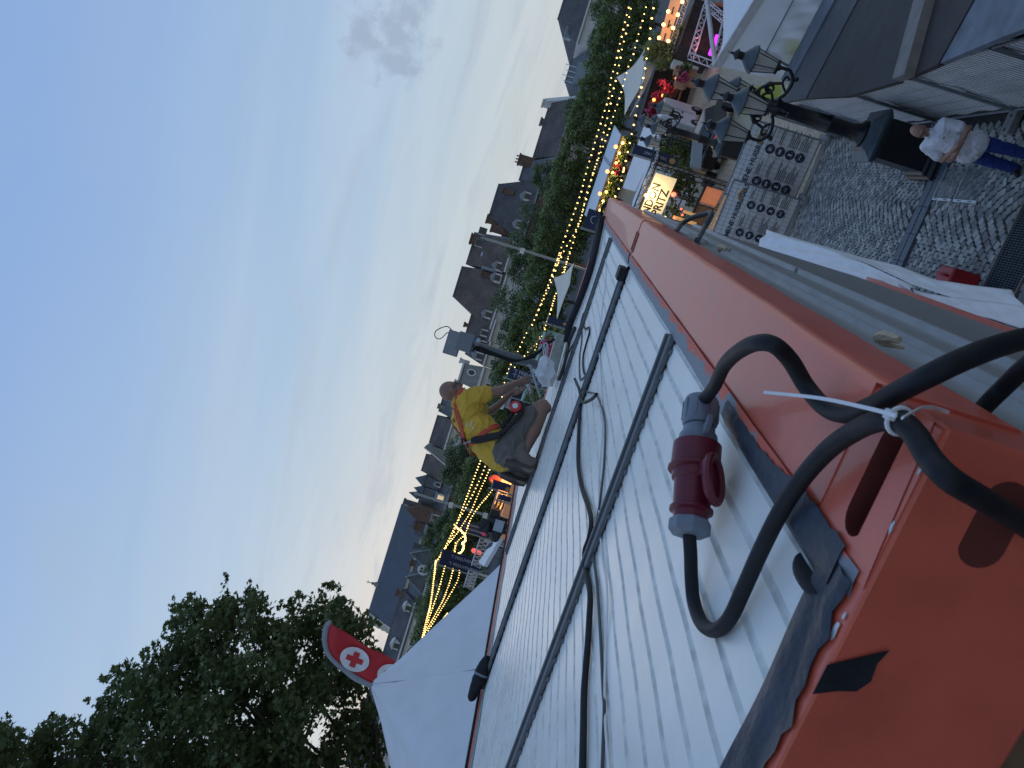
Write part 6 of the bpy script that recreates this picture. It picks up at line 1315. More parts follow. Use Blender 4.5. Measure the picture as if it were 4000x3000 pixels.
# ================================================================ lamp posts
m_lampb = mat('lamp_black', (.010, .011, .014), .35, var=.3, scale=10); m_lampt = mat('lamp_teal_cap', (.055, .075, .085), .45, var=.25, scale=8)
def glass_mat():
    m = bpy.data.materials.new('lantern_glass'); m.use_nodes = True; nt = m.node_tree; p_ = nt.nodes['Principled BSDF']; p_.inputs['Base Color'].default_value = (.66, .63, .57, 1); p_.inputs['Roughness'].default_value = .15
    tr = nt.nodes.new('ShaderNodeBsdfTransparent'); ms = nt.nodes.new('ShaderNodeMixShader'); ms.inputs[0].default_value = .55; tr.inputs[0].default_value = (.9, .9, .88, 1)
    nt.links.new(tr.outputs[0], ms.inputs[1]); nt.links.new(p_.outputs[0], ms.inputs[2]); nt.links.new(ms.outputs[0], nt.nodes['Material Output'].inputs[0]); return m
m_lglass = glass_mat()
def lantern(parent, o):
    """o = foot of the lantern; about 0.9 m tall, six sided"""
    b = MB()
    for k in range(6): a = 2 * PI * k / 6; b.tube([o + V((.115 * math.cos(a), .115 * math.sin(a), .04)), o + V((.215 * math.cos(a), .215 * math.sin(a), .47))], .009, 4)
    b.lathe([(.05, -.02), (.13, .0), (.13, .035), (.115, .05)], 12, o); fr_ = b.build('lantern', m_lampb, parent)
    for k in range(6):
        a0, a1 = 2 * PI * k / 6, 2 * PI * (k + 1) / 6
        b = MB(); b.poly([o + V((.113 * math.cos(a0), .113 * math.sin(a0), .045)), o + V((.113 * math.cos(a1), .113 * math.sin(a1), .045)), o + V((.212 * math.cos(a1), .212 * math.sin(a1), .47)), o + V((.212 * math.cos(a0), .212 * math.sin(a0), .47))]); b.build('pane', m_lglass, fr_)
    b = MB(); b.lathe([(.255, .455), (.262, .475), (.225, .53), (.15, .60), (.10, .645), (.085, .665)], 12, o); b.build('cap', m_lampt, fr_, smooth=50)
    b = MB(); b.lathe([(.07, .66), (.072, .76), (.105, .775), (.10, .80), (.05, .84), (.02, .865), (.03, .885), (.012, .91), (.004, .96)], 10, o); b.build('finial', m_lampb, fr_, smooth=50)
    b = MB(); b.lathe([(.02, .05), (.02, .25), (.045, .27), (.045, .38), (.02, .40)], 8, o); b.build('burner', mat('burner', (.5, .48, .42), .5), fr_)
    return fr_
def lamp_post(label, x, y):
    o = V((x, y, 0)); t = thing('lamp_post', label, 'lamp post', o, 'five armed lamp posts')
    def sqb(prof_):
        b = MB(); b.lathe([(r_ * 1.4142, z) for r_, z in prof_], 4, o, rot=PI / 4 + PI / 4 * 0); return b
    sqb([(.47, 0), (.47, .10), (.42, .16), (.42, .22), (.37, .26)]).build('plinth', m_lampb, t, bevel=.01)
    sqb([(.36, .26), (.36, 1.12)]).build('pedestal', m_lampb, t, bevel=.012)
    b = sqb([(.36, 1.12), (.40, 1.15), (.47, 1.22), (.48, 1.28), (.40, 1.31), (.30, 1.36), (.26, 1.42)]); b.build('pedestal_cap', m_lampt, t, bevel=.012)
    b = MB(); b.lathe([(.24, 1.36), (.25, 1.46), (.18, 1.52), (.165, 1.58), (.14, 1.66), (.15, 2.05), (.165, 2.07), (.165, 2.11), (.145, 2.14), (.13, 3.05), (.165, 3.1), (.175, 3.17), (.12, 3.24)], 18, o); b.build('post', m_lampb, t, smooth=45)
    oh = o + UP * .2
    b = MB(); b.lathe([(.10, 3.0), (.07, 3.15), (.09, 3.3), (.06, 3.45), (.05, 3.62), (.09, 3.66), (.05, 3.70)], 12, oh); st_ = b.build('stem', m_lampb, t, smooth=45)
    lantern(t, oh + UP * 3.70)
    for k in range(4):
        a = math.atan2(-.34, .55) + PI / 2 * k + math.atan2(RH.y, RH.x); d_ = V((math.cos(a), math.sin(a), 0))
        pts = [oh + d_ * .08 + UP * 3.02, oh + d_ * .25 + UP * 2.88, oh + d_ * .48 + UP * 2.84, oh + d_ * .64 + UP * 2.95, oh + d_ * .66 + UP * 3.08, oh + d_ * .65 + UP * 3.16]
        b = MB(); b.tube(curve_pts(pts, 6), .032, 8); b.sphere(oh + d_ * .55 + UP * 2.80, .05, 8, 6)
        sp_ = [oh + d_ * (.28 + .10 * math.cos(q) * (1 - q / 14)) + UP * (3.18 + .10 * math.sin(q) * (1 - q / 14)) for q in [i * .5 for i in range(22)]]
        b.tube(sp_, .024, 6); b.tube(curve_pts([oh + d_ * .06 + UP * 3.4, oh + d_ * .2 + UP * 3.36, oh + d_ * .34 + UP * 3.22, oh + d_ * .42 + UP * 3.0], 5), .028, 7); b.tube(curve_pts([oh + d_ * .10 + UP * 3.05, oh + d_ * .2 + UP * 3.12, oh + d_ * .14 + UP * 3.25, oh + d_ * .07 + UP * 3.2], 5), .024, 6); b.tube(curve_pts([oh + d_ * .30 + UP * 2.9, oh + d_ * .42 + UP * 3.0, oh + d_ * .54 + UP * 2.98, oh + d_ * .5 + UP * 2.9], 5), .022, 6)
        sp2 = [oh + d_ * (.16 + .07 * math.cos(q) * (1 - q / 14)) + UP * (3.48 + .07 * math.sin(q) * (1 - q / 14)) for q in [i * .5 for i in range(20)]]; b.tube(sp2, .020, 6)
        b.lathe([(.03, -.03), (.06, .0), (.05, .05)], 10, oh + d_ * .65 + UP * 3.16)
        b.build('scroll_arm', m_lampb, t, smooth=50); lantern(t, oh + d_ * .65 + UP * 3.20)
    return t
lamp_post('big black lamp post with five lanterns beside the standing man', 2.20, 15.22)
lamp_post('farther black lamp post with five lanterns near the dark car', 2.55, 30.6)
# ================================================================ right: white tent wall, dark flat roofs behind the fence
PW0 = onz(*KK(1210, 680), 2.4); PWd = (onz(*KK(1600, 0), 2.4) - PW0).normalized(); PWn = V((-PWd.y, PWd.x, 0))
def wl(px, py): return onp(px, py, PW0, PWn)
wt = thing('tent_wall', 'white tent with wrinkled side wall and yellow stain behind the dark roofs', 'tent', V((PW0.x, PW0.y, 0)))
e0, e1 = wl(*KK(690, 575)), wl(*KK(1080, -40)); g0, g1 = wl(*KK(1215, 690)), wl(*KK(1620, -30))
def wall_mat():
    m = mat('tent_wall_white', (.76, .76, .76), .6, var=.06, scale=1.5); nt = m.node_tree; bs = nt.nodes['Principled BSDF']
    t_ = nt.nodes.new('ShaderNodeTexCoord'); mp_ = nt.nodes.new('ShaderNodeMapping'); nt.links.new(t_.outputs['Object'], mp_.inputs[0]); st0 = wl(*KK(1370, 430)); loc = V((e0 + e1 + g0 + g1)) / 4
    n = nt.nodes.new('ShaderNodeTexNoise'); nt.links.new(t_.outputs['Object'], n.inputs['Vector']); n.inputs['Scale'].default_value = 3
    vm_ = nt.nodes.new('ShaderNodeVectorMath'); vm_.operation = 'DISTANCE'; nt.links.new(t_.outputs['Object'], vm_.inputs[0]); vm_.inputs[1].default_value = st0 - V((PW0.x, PW0.y, 0))
    ad = nt.nodes.new('ShaderNodeMath'); ad.operation = 'MULTIPLY_ADD'; nt.links.new(n.outputs[0], ad.inputs[0]); ad.inputs[1].default_value = .5; nt.links.new(vm_.outputs['Value'], ad.inputs[2])
    mr = nt.nodes.new('ShaderNodeMapRange'); nt.links.new(ad.outputs[0], mr.inputs[0]); mr.inputs[1].default_value = .25; mr.inputs[2].default_value = .75; mr.inputs[3].default_value = .75; mr.inputs[4].default_value = 0
    old = bs.inputs['Base Color'].links[0].from_socket; mx = nt.nodes.new('ShaderNodeMixRGB'); nt.links.new(mr.outputs[0], mx.inputs[0]); nt.links.new(old, mx.inputs[1]); mx.inputs[2].default_value = (.50, .46, .10, 1); nt.links.new(mx.outputs[0], bs.inputs['Base Color']); return m
rows = []
for j in range(15):
    v = j / 14; rows.append([(e0 + (e1 - e0) * (i / 24)) * (1 - v) + (g0 + (g1 - g0) * (i / 24)) * v + PWn * ((.05 * math.sin(i * .8 + v * 7) + .04 * math.sin(i * 1.7 - v * 5)) * (v > .45) * min(1, (v - .45) * 3)) for i in range(25)])
b = MB(); b.grid(rows); b.build('side_wall', wall_mat(), wt, smooth=60)
b = MB(); b.obox(e0 - PWn * .05, e1 - e0, PWn * .10, UP * .16); b.build('valance', mat('tent_valance', (.50, .47, .45), .6), wt)
b = MB(); m0, m1 = wl(*KK(1060, 490)), wl(*KK(1330, -20)); b.tube([m0 - PWn * .06, m1 - PWn * .06], .012, 5); b.build('seam', m_strip, wt)
b = MB(); b.tube([wl(*KK(1075, 440)) - PWn * .08, wl(*KK(1300, 560)) - PWn * .08], .028, 6); b.build('guy_pole', m_strip, wt)
pk = at(*KK(720, -120), 30); r0 = e0 + UP * .16; r1 = e1 + UP * .16
b = MB(); far0 = at(*KK(690, 560), 26); b.grid([[r0 + (r1 - r0) * (i / 6) + ((at(*KK(720, 430 - 92 * i), 24) + UP * .0) - (r0 + (r1 - r0) * (i / 6))) * (j / 6) for i in range(7)] for j in range(7)]); b.build('roof', m_tentblue, wt, smooth=60)
b = MB(); b.tube([at(*KK(575, -30), 40), at(*KK(650, 575), 40)], .13, 8); mst = b.build('white_mast', m_truss_w, None, smooth=True); tag(mst, 'slanting white pole in front of the pink lattice frame', 'pole')
# yellow green crates / stack behind the lamp scrollwork
yb = thing('yellow_tarp', 'yellow green tarpaulin hung up behind the lamp scrollwork', 'tarpaulin', onz(3010, 420, 0)); 
b = MB(); rows = []
for i in range(9): rows.append([at(*KK(900 + 330 * (i / 8) * .9 - 0 + 30 * math.sin(j), 770 + 230 * (j / 5) - 60 * (i / 8)), 19.5 - 1.0 * (i / 8)) for j in range(6)])
b.grid(rows); b.build('sheet', mat('yellow_green_sheet', (.42, .44, .05), .6, var=.15, scale=3, bump=.3, bscale=8), yb, smooth=60); q = at(*KK(1000, 880), 20.2); b = MB(); b.fr = Matrix.Translation(V((q.x, q.y, 0))) @ HEAD; b.lathe([(.03, 0), (.03, q.z)], 8, (0, .3, 0)); b.build('prop_pole', m_galv, yb)
# dark flat roofs
m_roofd = mat('tar_roof', (.030, .028, .027), .75, var=.3, scale=2.5, bump=.2, bscale=30); m_kerb = mat('roof_kerb', (.10, .115, .14), .6, var=.15, scale=3)
fr2 = thing('flat_roof_stall', 'low stall with dark tar roof and grey kerb behind the fence', 'stall', (3.9, 15, 0)); zr_ = 2.4
def rp_(pts, z, h, name, m): b = MB(); b.prism([onz(*p_, z) - UP * h for p_ in pts], UP * h); return b.build(name, m, fr2)
rp_([KK(1600, -40), KK(1215, 690), KK(1300, 700), KK(1700, -40)], 2.46, .1, 'kerb', m_kerb)
rp_([KK(1700, -40), KK(1300, 700), KK(1215, 890), KK(1430, 850), KK(1910, -60)], 2.42, .08, 'roof_border', mat('roof_border', (.055, .055, .06), .7, var=.2, scale=3))
G8 = reg(3200, 0, 2.074)
rp_([KK(1910, -60), KK(1430, 850), G8(230, 780), G8(640, 660), G8(790, -60)], 2.40, .08, 'tar_sheet', m_roofd)
rp_([G8(775, -40), G8(590, 640), G8(690, 600), G8(865, -40)], 2.52, .14, 'beam', mat('grey_timber', (.19, .17, .155), .8, var=.2, scale=5))
rp_([G8(865, -40), G8(690, 640), G8(960, 520), G8(1280, -60)], 2.38, .08, 'tar_sheet', mat('tar_brown', (.038, .030, .028), .75, var=.3, scale=2.5))
rp_([G8(1280, -60), G8(960, 520), G8(1480, 300), G8(1700, 220), G8(1700, -60)], 2.36, .08, 'felt_sheet', mat('grey_felt', (.155, .175, .20), .85, var=.25, scale=3, bump=.4, bscale=30))
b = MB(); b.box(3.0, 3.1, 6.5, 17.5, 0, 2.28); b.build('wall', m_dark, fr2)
# ================================================================ left: white pagoda tent and red feather flag
PT = at(*r2(757, 1122), 11.5)
pg = thing('pagoda_tent', 'white pagoda tent with a sharp peak beyond the left roof edge', 'tent', V((PT.x, PT.y, 0)))
hw = 4.3; rows = []; NP = 14
ang0 = math.atan2(RH.y, RH.x) - PI / 4
for i in range(NP + 1):
    u = i / NP; rr = []
    for k in range(33):
        a = 2 * PI * k / 32; cx, cy = math.cos(a), math.sin(a); sqr = 1 / max(abs(cx), abs(cy)); rad = .06 + u * hw; sag = 1 - .06 * math.sin(2 * a) ** 2
        zz = PT.z - 3.3 * (u ** .93) - (.10 * (1 - abs(math.sin(2 * a))) * math.sin(PI * u)) + .012 * math.sin(k * 2.7 + i * 1.3)
        rr.append(V((PT.x + rad * (cx * sqr * math.cos(ang0) - cy * sqr * math.sin(ang0)), PT.y + rad * (cx * sqr * math.sin(ang0) + cy * sqr * math.cos(ang0)), zz)))
    rows.append(rr)
b = MB(); b.grid(rows); b.build('roof', mat('pagoda_white', (.66, .69, .72), .5, var=.04, scale=3, bump=.25, bscale=5), pg, smooth=60)
b = MB(); b.tube([V((PT.x, PT.y, 3)), PT + UP * .02], .04, 8); b.build('centre_pole', m_galv, pg)
for k in range(4):
    a = ang0 + PI / 4 + PI / 2 * k; q = V((PT.x + hw * 1.38 * math.cos(a), PT.y + hw * 1.38 * math.sin(a), 0)); b = MB(); b.tube([q, q + UP * (PT.z - 3.3)], .05, 8); b.build('leg', m_galv, pg)
fd = 14.0
ff = thing('feather_flag', 'red feather flag with a white roundel holding a red cross, behind the tent peak', 'flag', at(*r2(700, 1000), fd) * 1)
def fp_(x, y, o=0): return at(*r2(x, y), fd) - FH * o
outer = [(480, 698), (440, 730), (427, 790), (432, 850), (455, 920), (500, 985), (560, 1040), (630, 1090), (700, 1120), (765, 1145), (900, 1190), (1050, 1260)]
inner = [(492, 716), (470, 760), (462, 810), (468, 870), (495, 930), (540, 980), (600, 1025), (660, 1060), (720, 1090), (775, 1115), (910, 1160), (1060, 1225)]
edge = [(493, 728), (560, 768), (620, 808), (680, 845), (740, 880), (800, 912), (860, 942), (925, 978), (1000, 1010), (1100, 1060)]
b = MB(); ic = curve_pts([fp_(*p_) for p_ in inner], 3); ec = curve_pts([fp_(*p_) for p_ in edge], 3); n_ = 30
rs = lambda c, u: c[min(int(u * (len(c) - 1)), len(c) - 2)].lerp(c[min(int(u * (len(c) - 1)), len(c) - 2) + 1], u * (len(c) - 1) - min(int(u * (len(c) - 1)), len(c) - 2))
b.grid([[rs(ic, i / n_).lerp(rs(ec, i / n_), j / 5) + FH * .03 * math.sin(i * .5 + j) for j in range(6)] for i in range(n_ + 1)]); m_fred = mat('flag_red', (.52, .022, .03), .6, var=.06, scale=3)
cl = b.build('cloth', m_fred, ff, smooth=60, solid=.004)
oc = curve_pts([fp_(*p_) for p_ in outer], 3); b = MB(); b.grid([[rs(oc, i / n_).lerp(rs(ic, i / n_), j / 2) + FH * .03 * math.sin(i * .5) for j in range(3)] for i in range(n_ + 1)]); b.build('pole_sleeve', mat('sleeve_grey', (.28, .30, .33), .6), ff, smooth=60, solid=.02)
b = MB(); q = rs(oc, 1.0); b.tube([V((q.x, q.y, 0)), q], .03, 8); b.build('pole', m_galv, ff)
ce_ = fp_(645, 945, .08); eu = (fp_(737, 975, .08) - fp_(557, 905, .08)); el = eu.length / 2; eu.normalize(); ev = (fp_(600, 1012, .08) - fp_(690, 880, .08)); ev = (ev - eu * ev.dot(eu)); ew = .42 * 0 + ev.length / 2; ev.normalize(); nrm_ = -FH
b = MB(); b.prism([ce_ + eu * el * math.cos(2 * PI * k / 28) + ev * ew * math.sin(2 * PI * k / 28) for k in range(28)], nrm_ * .006); rd = b.build('roundel', mat('flag_white', (.68, .68, .70), .6), cl)
b = MB(); a_ = el * .58; w_ = el * .20
b.prism([ce_ + eu * x + ev * y * (ew / el) * 1.1 - FH * .008 for x, y in ((-a_, -w_), (-w_, -w_), (-w_, -a_), (w_, -a_), (w_, -w_), (a_, -w_), (a_, w_), (w_, w_), (w_, a_), (-w_, a_), (-w_, w_), (-a_, w_))], nrm_ * .006); b.build('cross', m_fred, rd)
b = MB(); c2 = fp_(880, 1055, .08); n2 = 20; rows = []
for k in range(n2 + 1):
    a = math.radians(35) + math.radians(290) * k / n2; rows.append([c2 + eu * el * .95 * f_ * math.cos(a) + ev * ew * 1.0 * f_ * math.sin(a) for f_ in (.62, 1.0)])
b.grid(rows); b.build('letter_c', MATS['flag_white'], cl, solid=.006)
# ================================================================ people
m_skin = mat('skin_tan', (.23, .135, .10), .5, var=.10, scale=14); m_skin2 = mat('skin_pale', (.40, .22, .16), .5, var=.10, scale=14)
m_yellow = mat('yellow_shirt', (.60, .38, .045), .8, var=.08, scale=8, bump=.25, bscale=16); m_shorts = mat('grey_shorts', (.125, .122, .115), .85, var=.12, scale=10, bump=.25, bscale=20)
m_boot = mat('grey_boot', (.15, .13, .115), .75, var=.15, scale=16); m_sole = mat('boot_sole', (.06, .052, .045), .8, var=.2); m_sock = mat('black_sock', (.012, .012, .014), .9)
m_strap = mat('red_harness', (.52, .07, .035), .7, var=.08, scale=20); m_hblack = mat('harness_black', (.012, .012, .014), .7)
m_shirtw = mat('white_shirt', (.74, .74, .78), .8, var=.04, scale=8, bump=.25, bscale=14); m_trous = mat('blue_trousers', (.02, .045, .22), .85, var=.15, scale=8, bump=.2, bscale=18)
class Body:
    def __init__(s, o, f): s.o = V(o); s.f = V(f).normalized(); s.r = V((s.f.y, -s.f.x, 0))
    def __call__(s, f, r, z): return s.o + s.f * f + s.r * r + UP * z
    def v(s, f, r, z): return s.f * f + s.r * r + UP * z
def head(B, c, fd, m, parent, glasses=True, beard=None, sc=1.0):
    """c = centre of the skull, fd = facing direction"""
    fd = V(fd).normalized(); rt_ = fd.cross(UP).normalized(); up = rt_.cross(fd).normalized(); S = sc
    q = lambda f, r, u: c + (fd * f + rt_ * r + up * u) * S
    sh = [('e', q(-.012, 0, .02), fd * .100 * S, rt_ * .080 * S, up * .102 * S), ('e', q(.018, 0, -.05), fd * .078 * S, rt_ * .066 * S, up * .085 * S), ('c', q(.05, 0, -.095), q(.075, 0, -.10), .034 * S, .028 * S),
          ('c', q(.088, 0, -.005), q(.113, 0, -.036), .011 * S, .016 * S), ('e', q(.085, 0, -.078), fd * .016 * S, rt_ * .028 * S, up * .010 * S), ('c', q(.08, -.04, .02), q(.08, .04, .02), .018 * S, .018 * S),
          ('c', q(.045, .05, -.07), q(-.01, .066, -.04), .022 * S, .02 * S), ('c', q(.045, -.05, -.07), q(-.01, -.066, -.04), .022 * S, .02 * S)]
    for sg in (-1, 1): sh += [('e', q(-.012, sg * .083, -.018), fd * .022 * S, rt_ * .010 * S, up * .034 * S), ('c', q(.072, sg * .035, -.028), q(.068, sg * .045, -.035), .018 * S, .016 * S)]
    return sh, q
def face_parts(q, parent, S=1.0, glasses=True, beard=False):
    for sg in (-1, 1): b = MB(); b.sphere(q(.082, sg * .032, -.004), .011 * S, 8, 6); b.build('eye', mat('eye_dark', (.05, .04, .035), .3), parent)
    b = MB(); b.tube([q(.098, -.020, -.079), q(.101, 0, -.081), q(.098, .020, -.079)], .0035 * S, 5); b.build('mouth', mat('mouth', (.20, .08, .07), .5), parent)
    for sg in (-1, 1): b = MB(); b.tube([q(.092, sg * .015, .020), q(.090, sg * .035, .026), q(.080, sg * .052, .019)], .005 * S, 5); b.build('eyebrow', mat('brow_grey', (.12, .10, .09), .8), parent)
    if glasses:
        b = MB()
        for sg in (-1, 1):
            cc_ = q(.108, sg * .033, -.006); a1 = (q(.108, sg * .033 + .01, -.006) - cc_).normalized(); a2 = (q(.108, sg * .033, .004) - cc_).normalized()
            b.tube([cc_ + (a1 * .026 * math.cos(2 * PI * k / 14) + a2 * .018 * math.sin(2 * PI * k / 14)) * S for k in range(15)], .0028 * S, 5, cap=False)
            b.tube([q(.104, sg * .058, .0), q(.05, sg * .083, .004), q(-.02, sg * .088, -.004)], .003 * S, 5)
        b.tube([q(.108, -.008, -.004), q(.110, .008, -.004)], .0025 * S, 4); b.build('glasses', m_black, parent)
def hand(B, w, d, pal, S=1.0, curl=.6, thumb=1):
    """w wrist, d pointing direction, pal palm normal; five separate curled fingers"""
    d = V(d).normalized(); pal = V(pal); pal = (pal - d * pal.dot(d)).normalized(); sd = d.cross(pal) * thumb; sh = [('c', w, w + d * .05 * S, .030 * S, .036 * S), ('c', w + d * .045 * S - sd * .02 * S, w + d * .08 * S - sd * .022 * S, .022 * S, .018 * S), ('c', w + d * .045 * S + sd * .02 * S, w + d * .085 * S + sd * .022 * S, .022 * S, .018 * S)]
    for k, (off, ln) in enumerate(((.034, .072), (.012, .08), (-.012, .075), (-.033, .058))):
        p0 = w + d * .085 * S + sd * off * S; d1 = (d * math.cos(curl * .5) + pal * math.sin(curl * .5)); p1 = p0 + d1 * ln * .48 * S; d2 = (d * math.cos(curl * 1.5) + pal * math.sin(curl * 1.5)); p2 = p1 + d2 * ln * .34 * S; d3 = (d * math.cos(curl * 2.3) + pal * math.sin(curl * 2.3)); p3 = p2 + d3 * ln * .26 * S
        sh += [('c', p0, p1, .0095 * S, .009 * S), ('c', p1, p2, .009 * S, .0085 * S), ('c', p2, p3, .0085 * S, .0075 * S)]
    t0 = w + d * .025 * S + sd * .03 * S; t1 = t0 + (d * .6 + sd * .7 + pal * .35).normalized() * .042 * S; t2 = t1 + (d * .8 + sd * .1 + pal * .6).normalized() * .034 * S
    return sh + [('c', t0, t1, .014 * S, .011 * S), ('c', t1, t2, .011 * S, .009 * S)]
def strap(path, w, nrm_c, m, parent, name='strap', th=.006, lift=.013):
    """flat webbing along a path, facing away from the body centre line"""
    c = curve_pts(path, 6); b = MB(); rows = []
    for i, p_ in enumerate(c):
        t_ = (c[min(i + 1, len(c) - 1)] - c[max(i - 1, 0)]).normalized(); n_ = p_ - nrm_c(p_); n_ = (n_ - t_ * n_.dot(t_)).normalized(); sd = t_.cross(n_); o = n_ * lift
        rows.append([p_ + o - sd * w / 2, p_ + o + n_ * th - sd * w / 2, p_ + o + n_ * th + sd * w / 2, p_ + o + sd * w / 2, p_ + o - sd * w / 2])
    b.grid(rows); return b.build(name, m, parent)
# ---------------------------------------------------------------- kneeling worker
KB = Body(W(-.70, 6.72, ROOFZ), RH * .84 + FH * .54)
kn = thing('person', 'bald person in yellow T-shirt and red harness kneeling on the white roof', 'person', KB.o)
SHO = .19
neck, skull = KB(.46, .0, .86), KB(.545, .015, .945); hfd = KB.v(.93, .10, -.30)
hs, hq = head(KB, skull, hfd, m_skin, kn, sc=.98)
shR, elR, wrR = KB(.43, .20, .775), KB(.565, .255, .50), KB(.76, .17, .375)
shL, elL, wrL = KB(.45, -.19, .785), KB(.62, -.24, .53), KB(.80, -.10, .40)
body = hs + [('c', KB(.44, 0, .82), skull + KB.v(-.03, 0, -.04), .062, .058), ('c', KB(.10, 0, .36), KB(.36, 0, .72), .135, .135), ('c', shR, elR, .06, .05), ('c', elR, wrR, .05, .031), ('c', shL, elL, .052, .043), ('c', elL, wrL, .042, .027),
    ('c', shR, shL, .06, .06), ('c', KB(.14, .12, .30), KB(.58, .17, .105), .095, .068), ('c', KB(.14, -.12, .30), KB(.58, -.16, .105), .095, .068), ('c', KB(.58, .18, .085), KB(.30, .165, .12), .062, .074), ('c', KB(.30, .165, .12), KB(.10, .135, .145), .072, .045), ('c', KB(.58, -.16, .085), KB(.10, -.12, .145), .062, .045), ('c', KB(.60, .17, .095), KB(.58, .17, .06), .062, .056)]
body += hand(KB, wrR, KB.v(.6, -.05, -.8), KB.v(.5, -.6, .2), 1.0, .55, -1) + hand(KB, wrL, KB.v(.55, .1, -.8), KB.v(.3, .7, .2), 1.0, .5, 1)
bd_ = blob('body', body, m_skin, kn, .0095, 3); face_parts(hq, kn, .98)
sht = blob('t_shirt', [('e', KB(.38, 0, .72), KB.v(.12, 0, .10) * 1.0, KB.r * .205, KB.v(-.11, 0, .13)), ('c', KB(.09, 0, .40), KB(.26, 0, .63), .158, .155), ('c', KB(.10, .05, .36), KB(.24, .06, .6), .13, .14), ('c', KB(.10, -.05, .36), KB(.24, -.06, .6), .13, .14), ('c', KB(.07, 0, .36), KB(.06, .0, .33), .150, .150),
    ('c', shR + KB.v(-.01, -.02, .005), shR.lerp(elR, .55), .084, .076), ('c', shL + KB.v(-.01, .02, .005), shL.lerp(elL, .55), .084, .072), ('c', KB(.42, .15, .795), KB(.42, -.15, .795), .085, .085), ('c', KB(.34, .12, .73), KB(.34, -.12, .73), .10, .10), ('c', KB(.44, 0, .83), KB(.455, 0, .855), .078, .066)], m_yellow, kn, .010, 4, .011)
blob('shorts', [('c', KB(.08, .07, .30), KB(.09, -.07, .30), .155, .155), ('c', KB(.14, .12, .29), KB(.44, .17, .185), .122, .098), ('c', KB(.14, -.12, .29), KB(.44, -.16, .185), .122, .098)], m_shorts, kn, .010, 3, .010)
for sg in (1, -1):
    blob('sock', [('c', KB(.20, sg * .13, .14), KB(.085, sg * .125, .16), .056, .052)], m_sock, kn, .009, 2)
    yb_ = sg * .135
    bt_ = blob('boot', [('c', KB(.08, yb_, .20), KB(.02, yb_, .12), .068, .066), ('c', KB(.03, yb_, .24), KB(-.02, yb_, .27), .06, .056), ('c', KB(.0, yb_, .14), KB(-.03, yb_, .065), .064, .058), ('c', KB(-.03, yb_, .07), KB(.02, yb_, .05), .056, .048), ('c', KB(.14, yb_, .18), KB(.05, yb_, .21), .07, .066)], m_boot, kn, .010, 2)
    sol = [KB(-.075, yb_ - .05, .285), KB(-.075, yb_ + .05, .285), KB(-.098, yb_ + .058, .12), KB(-.088, yb_ + .056, .045), KB(-.04, yb_ + .046, .012), KB(-.04, yb_ - .046, .012), KB(-.088, yb_ - .056, .045), KB(-.098, yb_ - .058, .12)]
    b = MB(); b.prism(sol, KB.v(.032, 0, 0)); b.build('sole', m_sole, bt_, bevel=.008)
axis = lambda p_: (lambda u: KB(.10, 0, .36).lerp(KB(.40, 0, .78), max(0, min(1.1, u))))(((p_ - KB(.10, 0, .36)).dot(KB(.40, 0, .78) - KB(.10, 0, .36))) / (KB(.40, 0, .78) - KB(.10, 0, .36)).length_squared)
def onback(f, r, z):
    """push a point out to the shirt surface (sampled with a ray on the shirt mesh)"""
    p_ = KB(f, r, z); a = axis(p_); d_ = (p_ - a).normalized(); loc = root_loc(kn)
    ok, hit, nn, _ = sht.ray_cast((a + d_ * .6) - loc, -d_); return hit + loc if ok else p_
ringp = onback(.10, .0, .66)
hn = thing('safety_harness', 'red webbing harness crossing on the kneeling person\'s back with a black lanyard pack', 'harness', ringp)
strap([onback(.30, .16, .88), onback(.24, .13, .83), onback(.16, .07, .75), ringp, onback(.06, -.06, .58), onback(.10, -.16, .52), onback(.2, -.2, .46)], .042, axis, m_strap, hn, 'webbing')
strap([onback(.30, -.15, .88), onback(.24, -.12, .83), onback(.16, -.07, .75), ringp, onback(.07, .08, .60), onback(.12, .17, .55), onback(.22, .22, .47), onback(.30, .22, .40)], .042, axis, m_strap, hn, 'webbing')
strap([onback(.32, .15, .88), onback(.44, .15, .84), onback(.52, .14, .74), onback(.50, .17, .62)], .042, axis, m_strap, hn, 'webbing')
nb = (ringp - axis(ringp)).normalized(); tb = nb.cross(KB.r).normalized()
b = MB(); b.tube([ringp + nb * .018 + (KB.r * math.cos(2 * PI * k / 16) + tb * math.sin(2 * PI * k / 16)) * .042 for k in range(17)], .009, 6, cap=False); b.build('back_ring', m_hblack, hn, smooth=True)
pk0 = onback(.09, .12, .60) + nb * .05; pk1 = onback(.16, .22, .40) + KB.v(-.02, .06, -.01)
b = MB(); b.tube([ringp + nb * .03, pk0], .008, 6); b.build('carabiner', m_galv, hn)
b = MB(); b.tube(curve_pts([pk0, pk0.lerp(pk1, .5) + nb * .015, pk1], 5), [.032, .038, .042, .042, .042, .042, .042, .042, .04, .038, .034], 8, flat=.75); b.build('lanyard_pack', m_hblack, hn)
b = MB(); b.tube(curve_pts([pk1, KB(.30, .30, .30), KB(.42, .28, .27), KB(.50, .26, .30)], 5), .022, 6); b.tube(curve_pts([KB(.22, .20, .40), KB(.33, .24, .36), KB(.42, .25, .33)], 4), .02, 6); b.build('lanyard', m_hblack, hn)
rb = KB(.42, .29, .335); b = MB(); ax_ = (KB.r - KB.f * .2 + UP * .25).normalized(); b.lathe([(.035, -.03), (.052, -.024), (.056, .0), (.052, .022), (.035, .03)], 16, rb, ax_); re_ = b.build('retractor', mat('retractor_red', (.52, .03, .035), .4), hn, smooth=True)
b = MB(); b.lathe([(.026, .031), (.026, .035)], 14, rb, ax_); b.build('retractor_label', mat('label_pale', (.55, .66, .68), .5), re_)
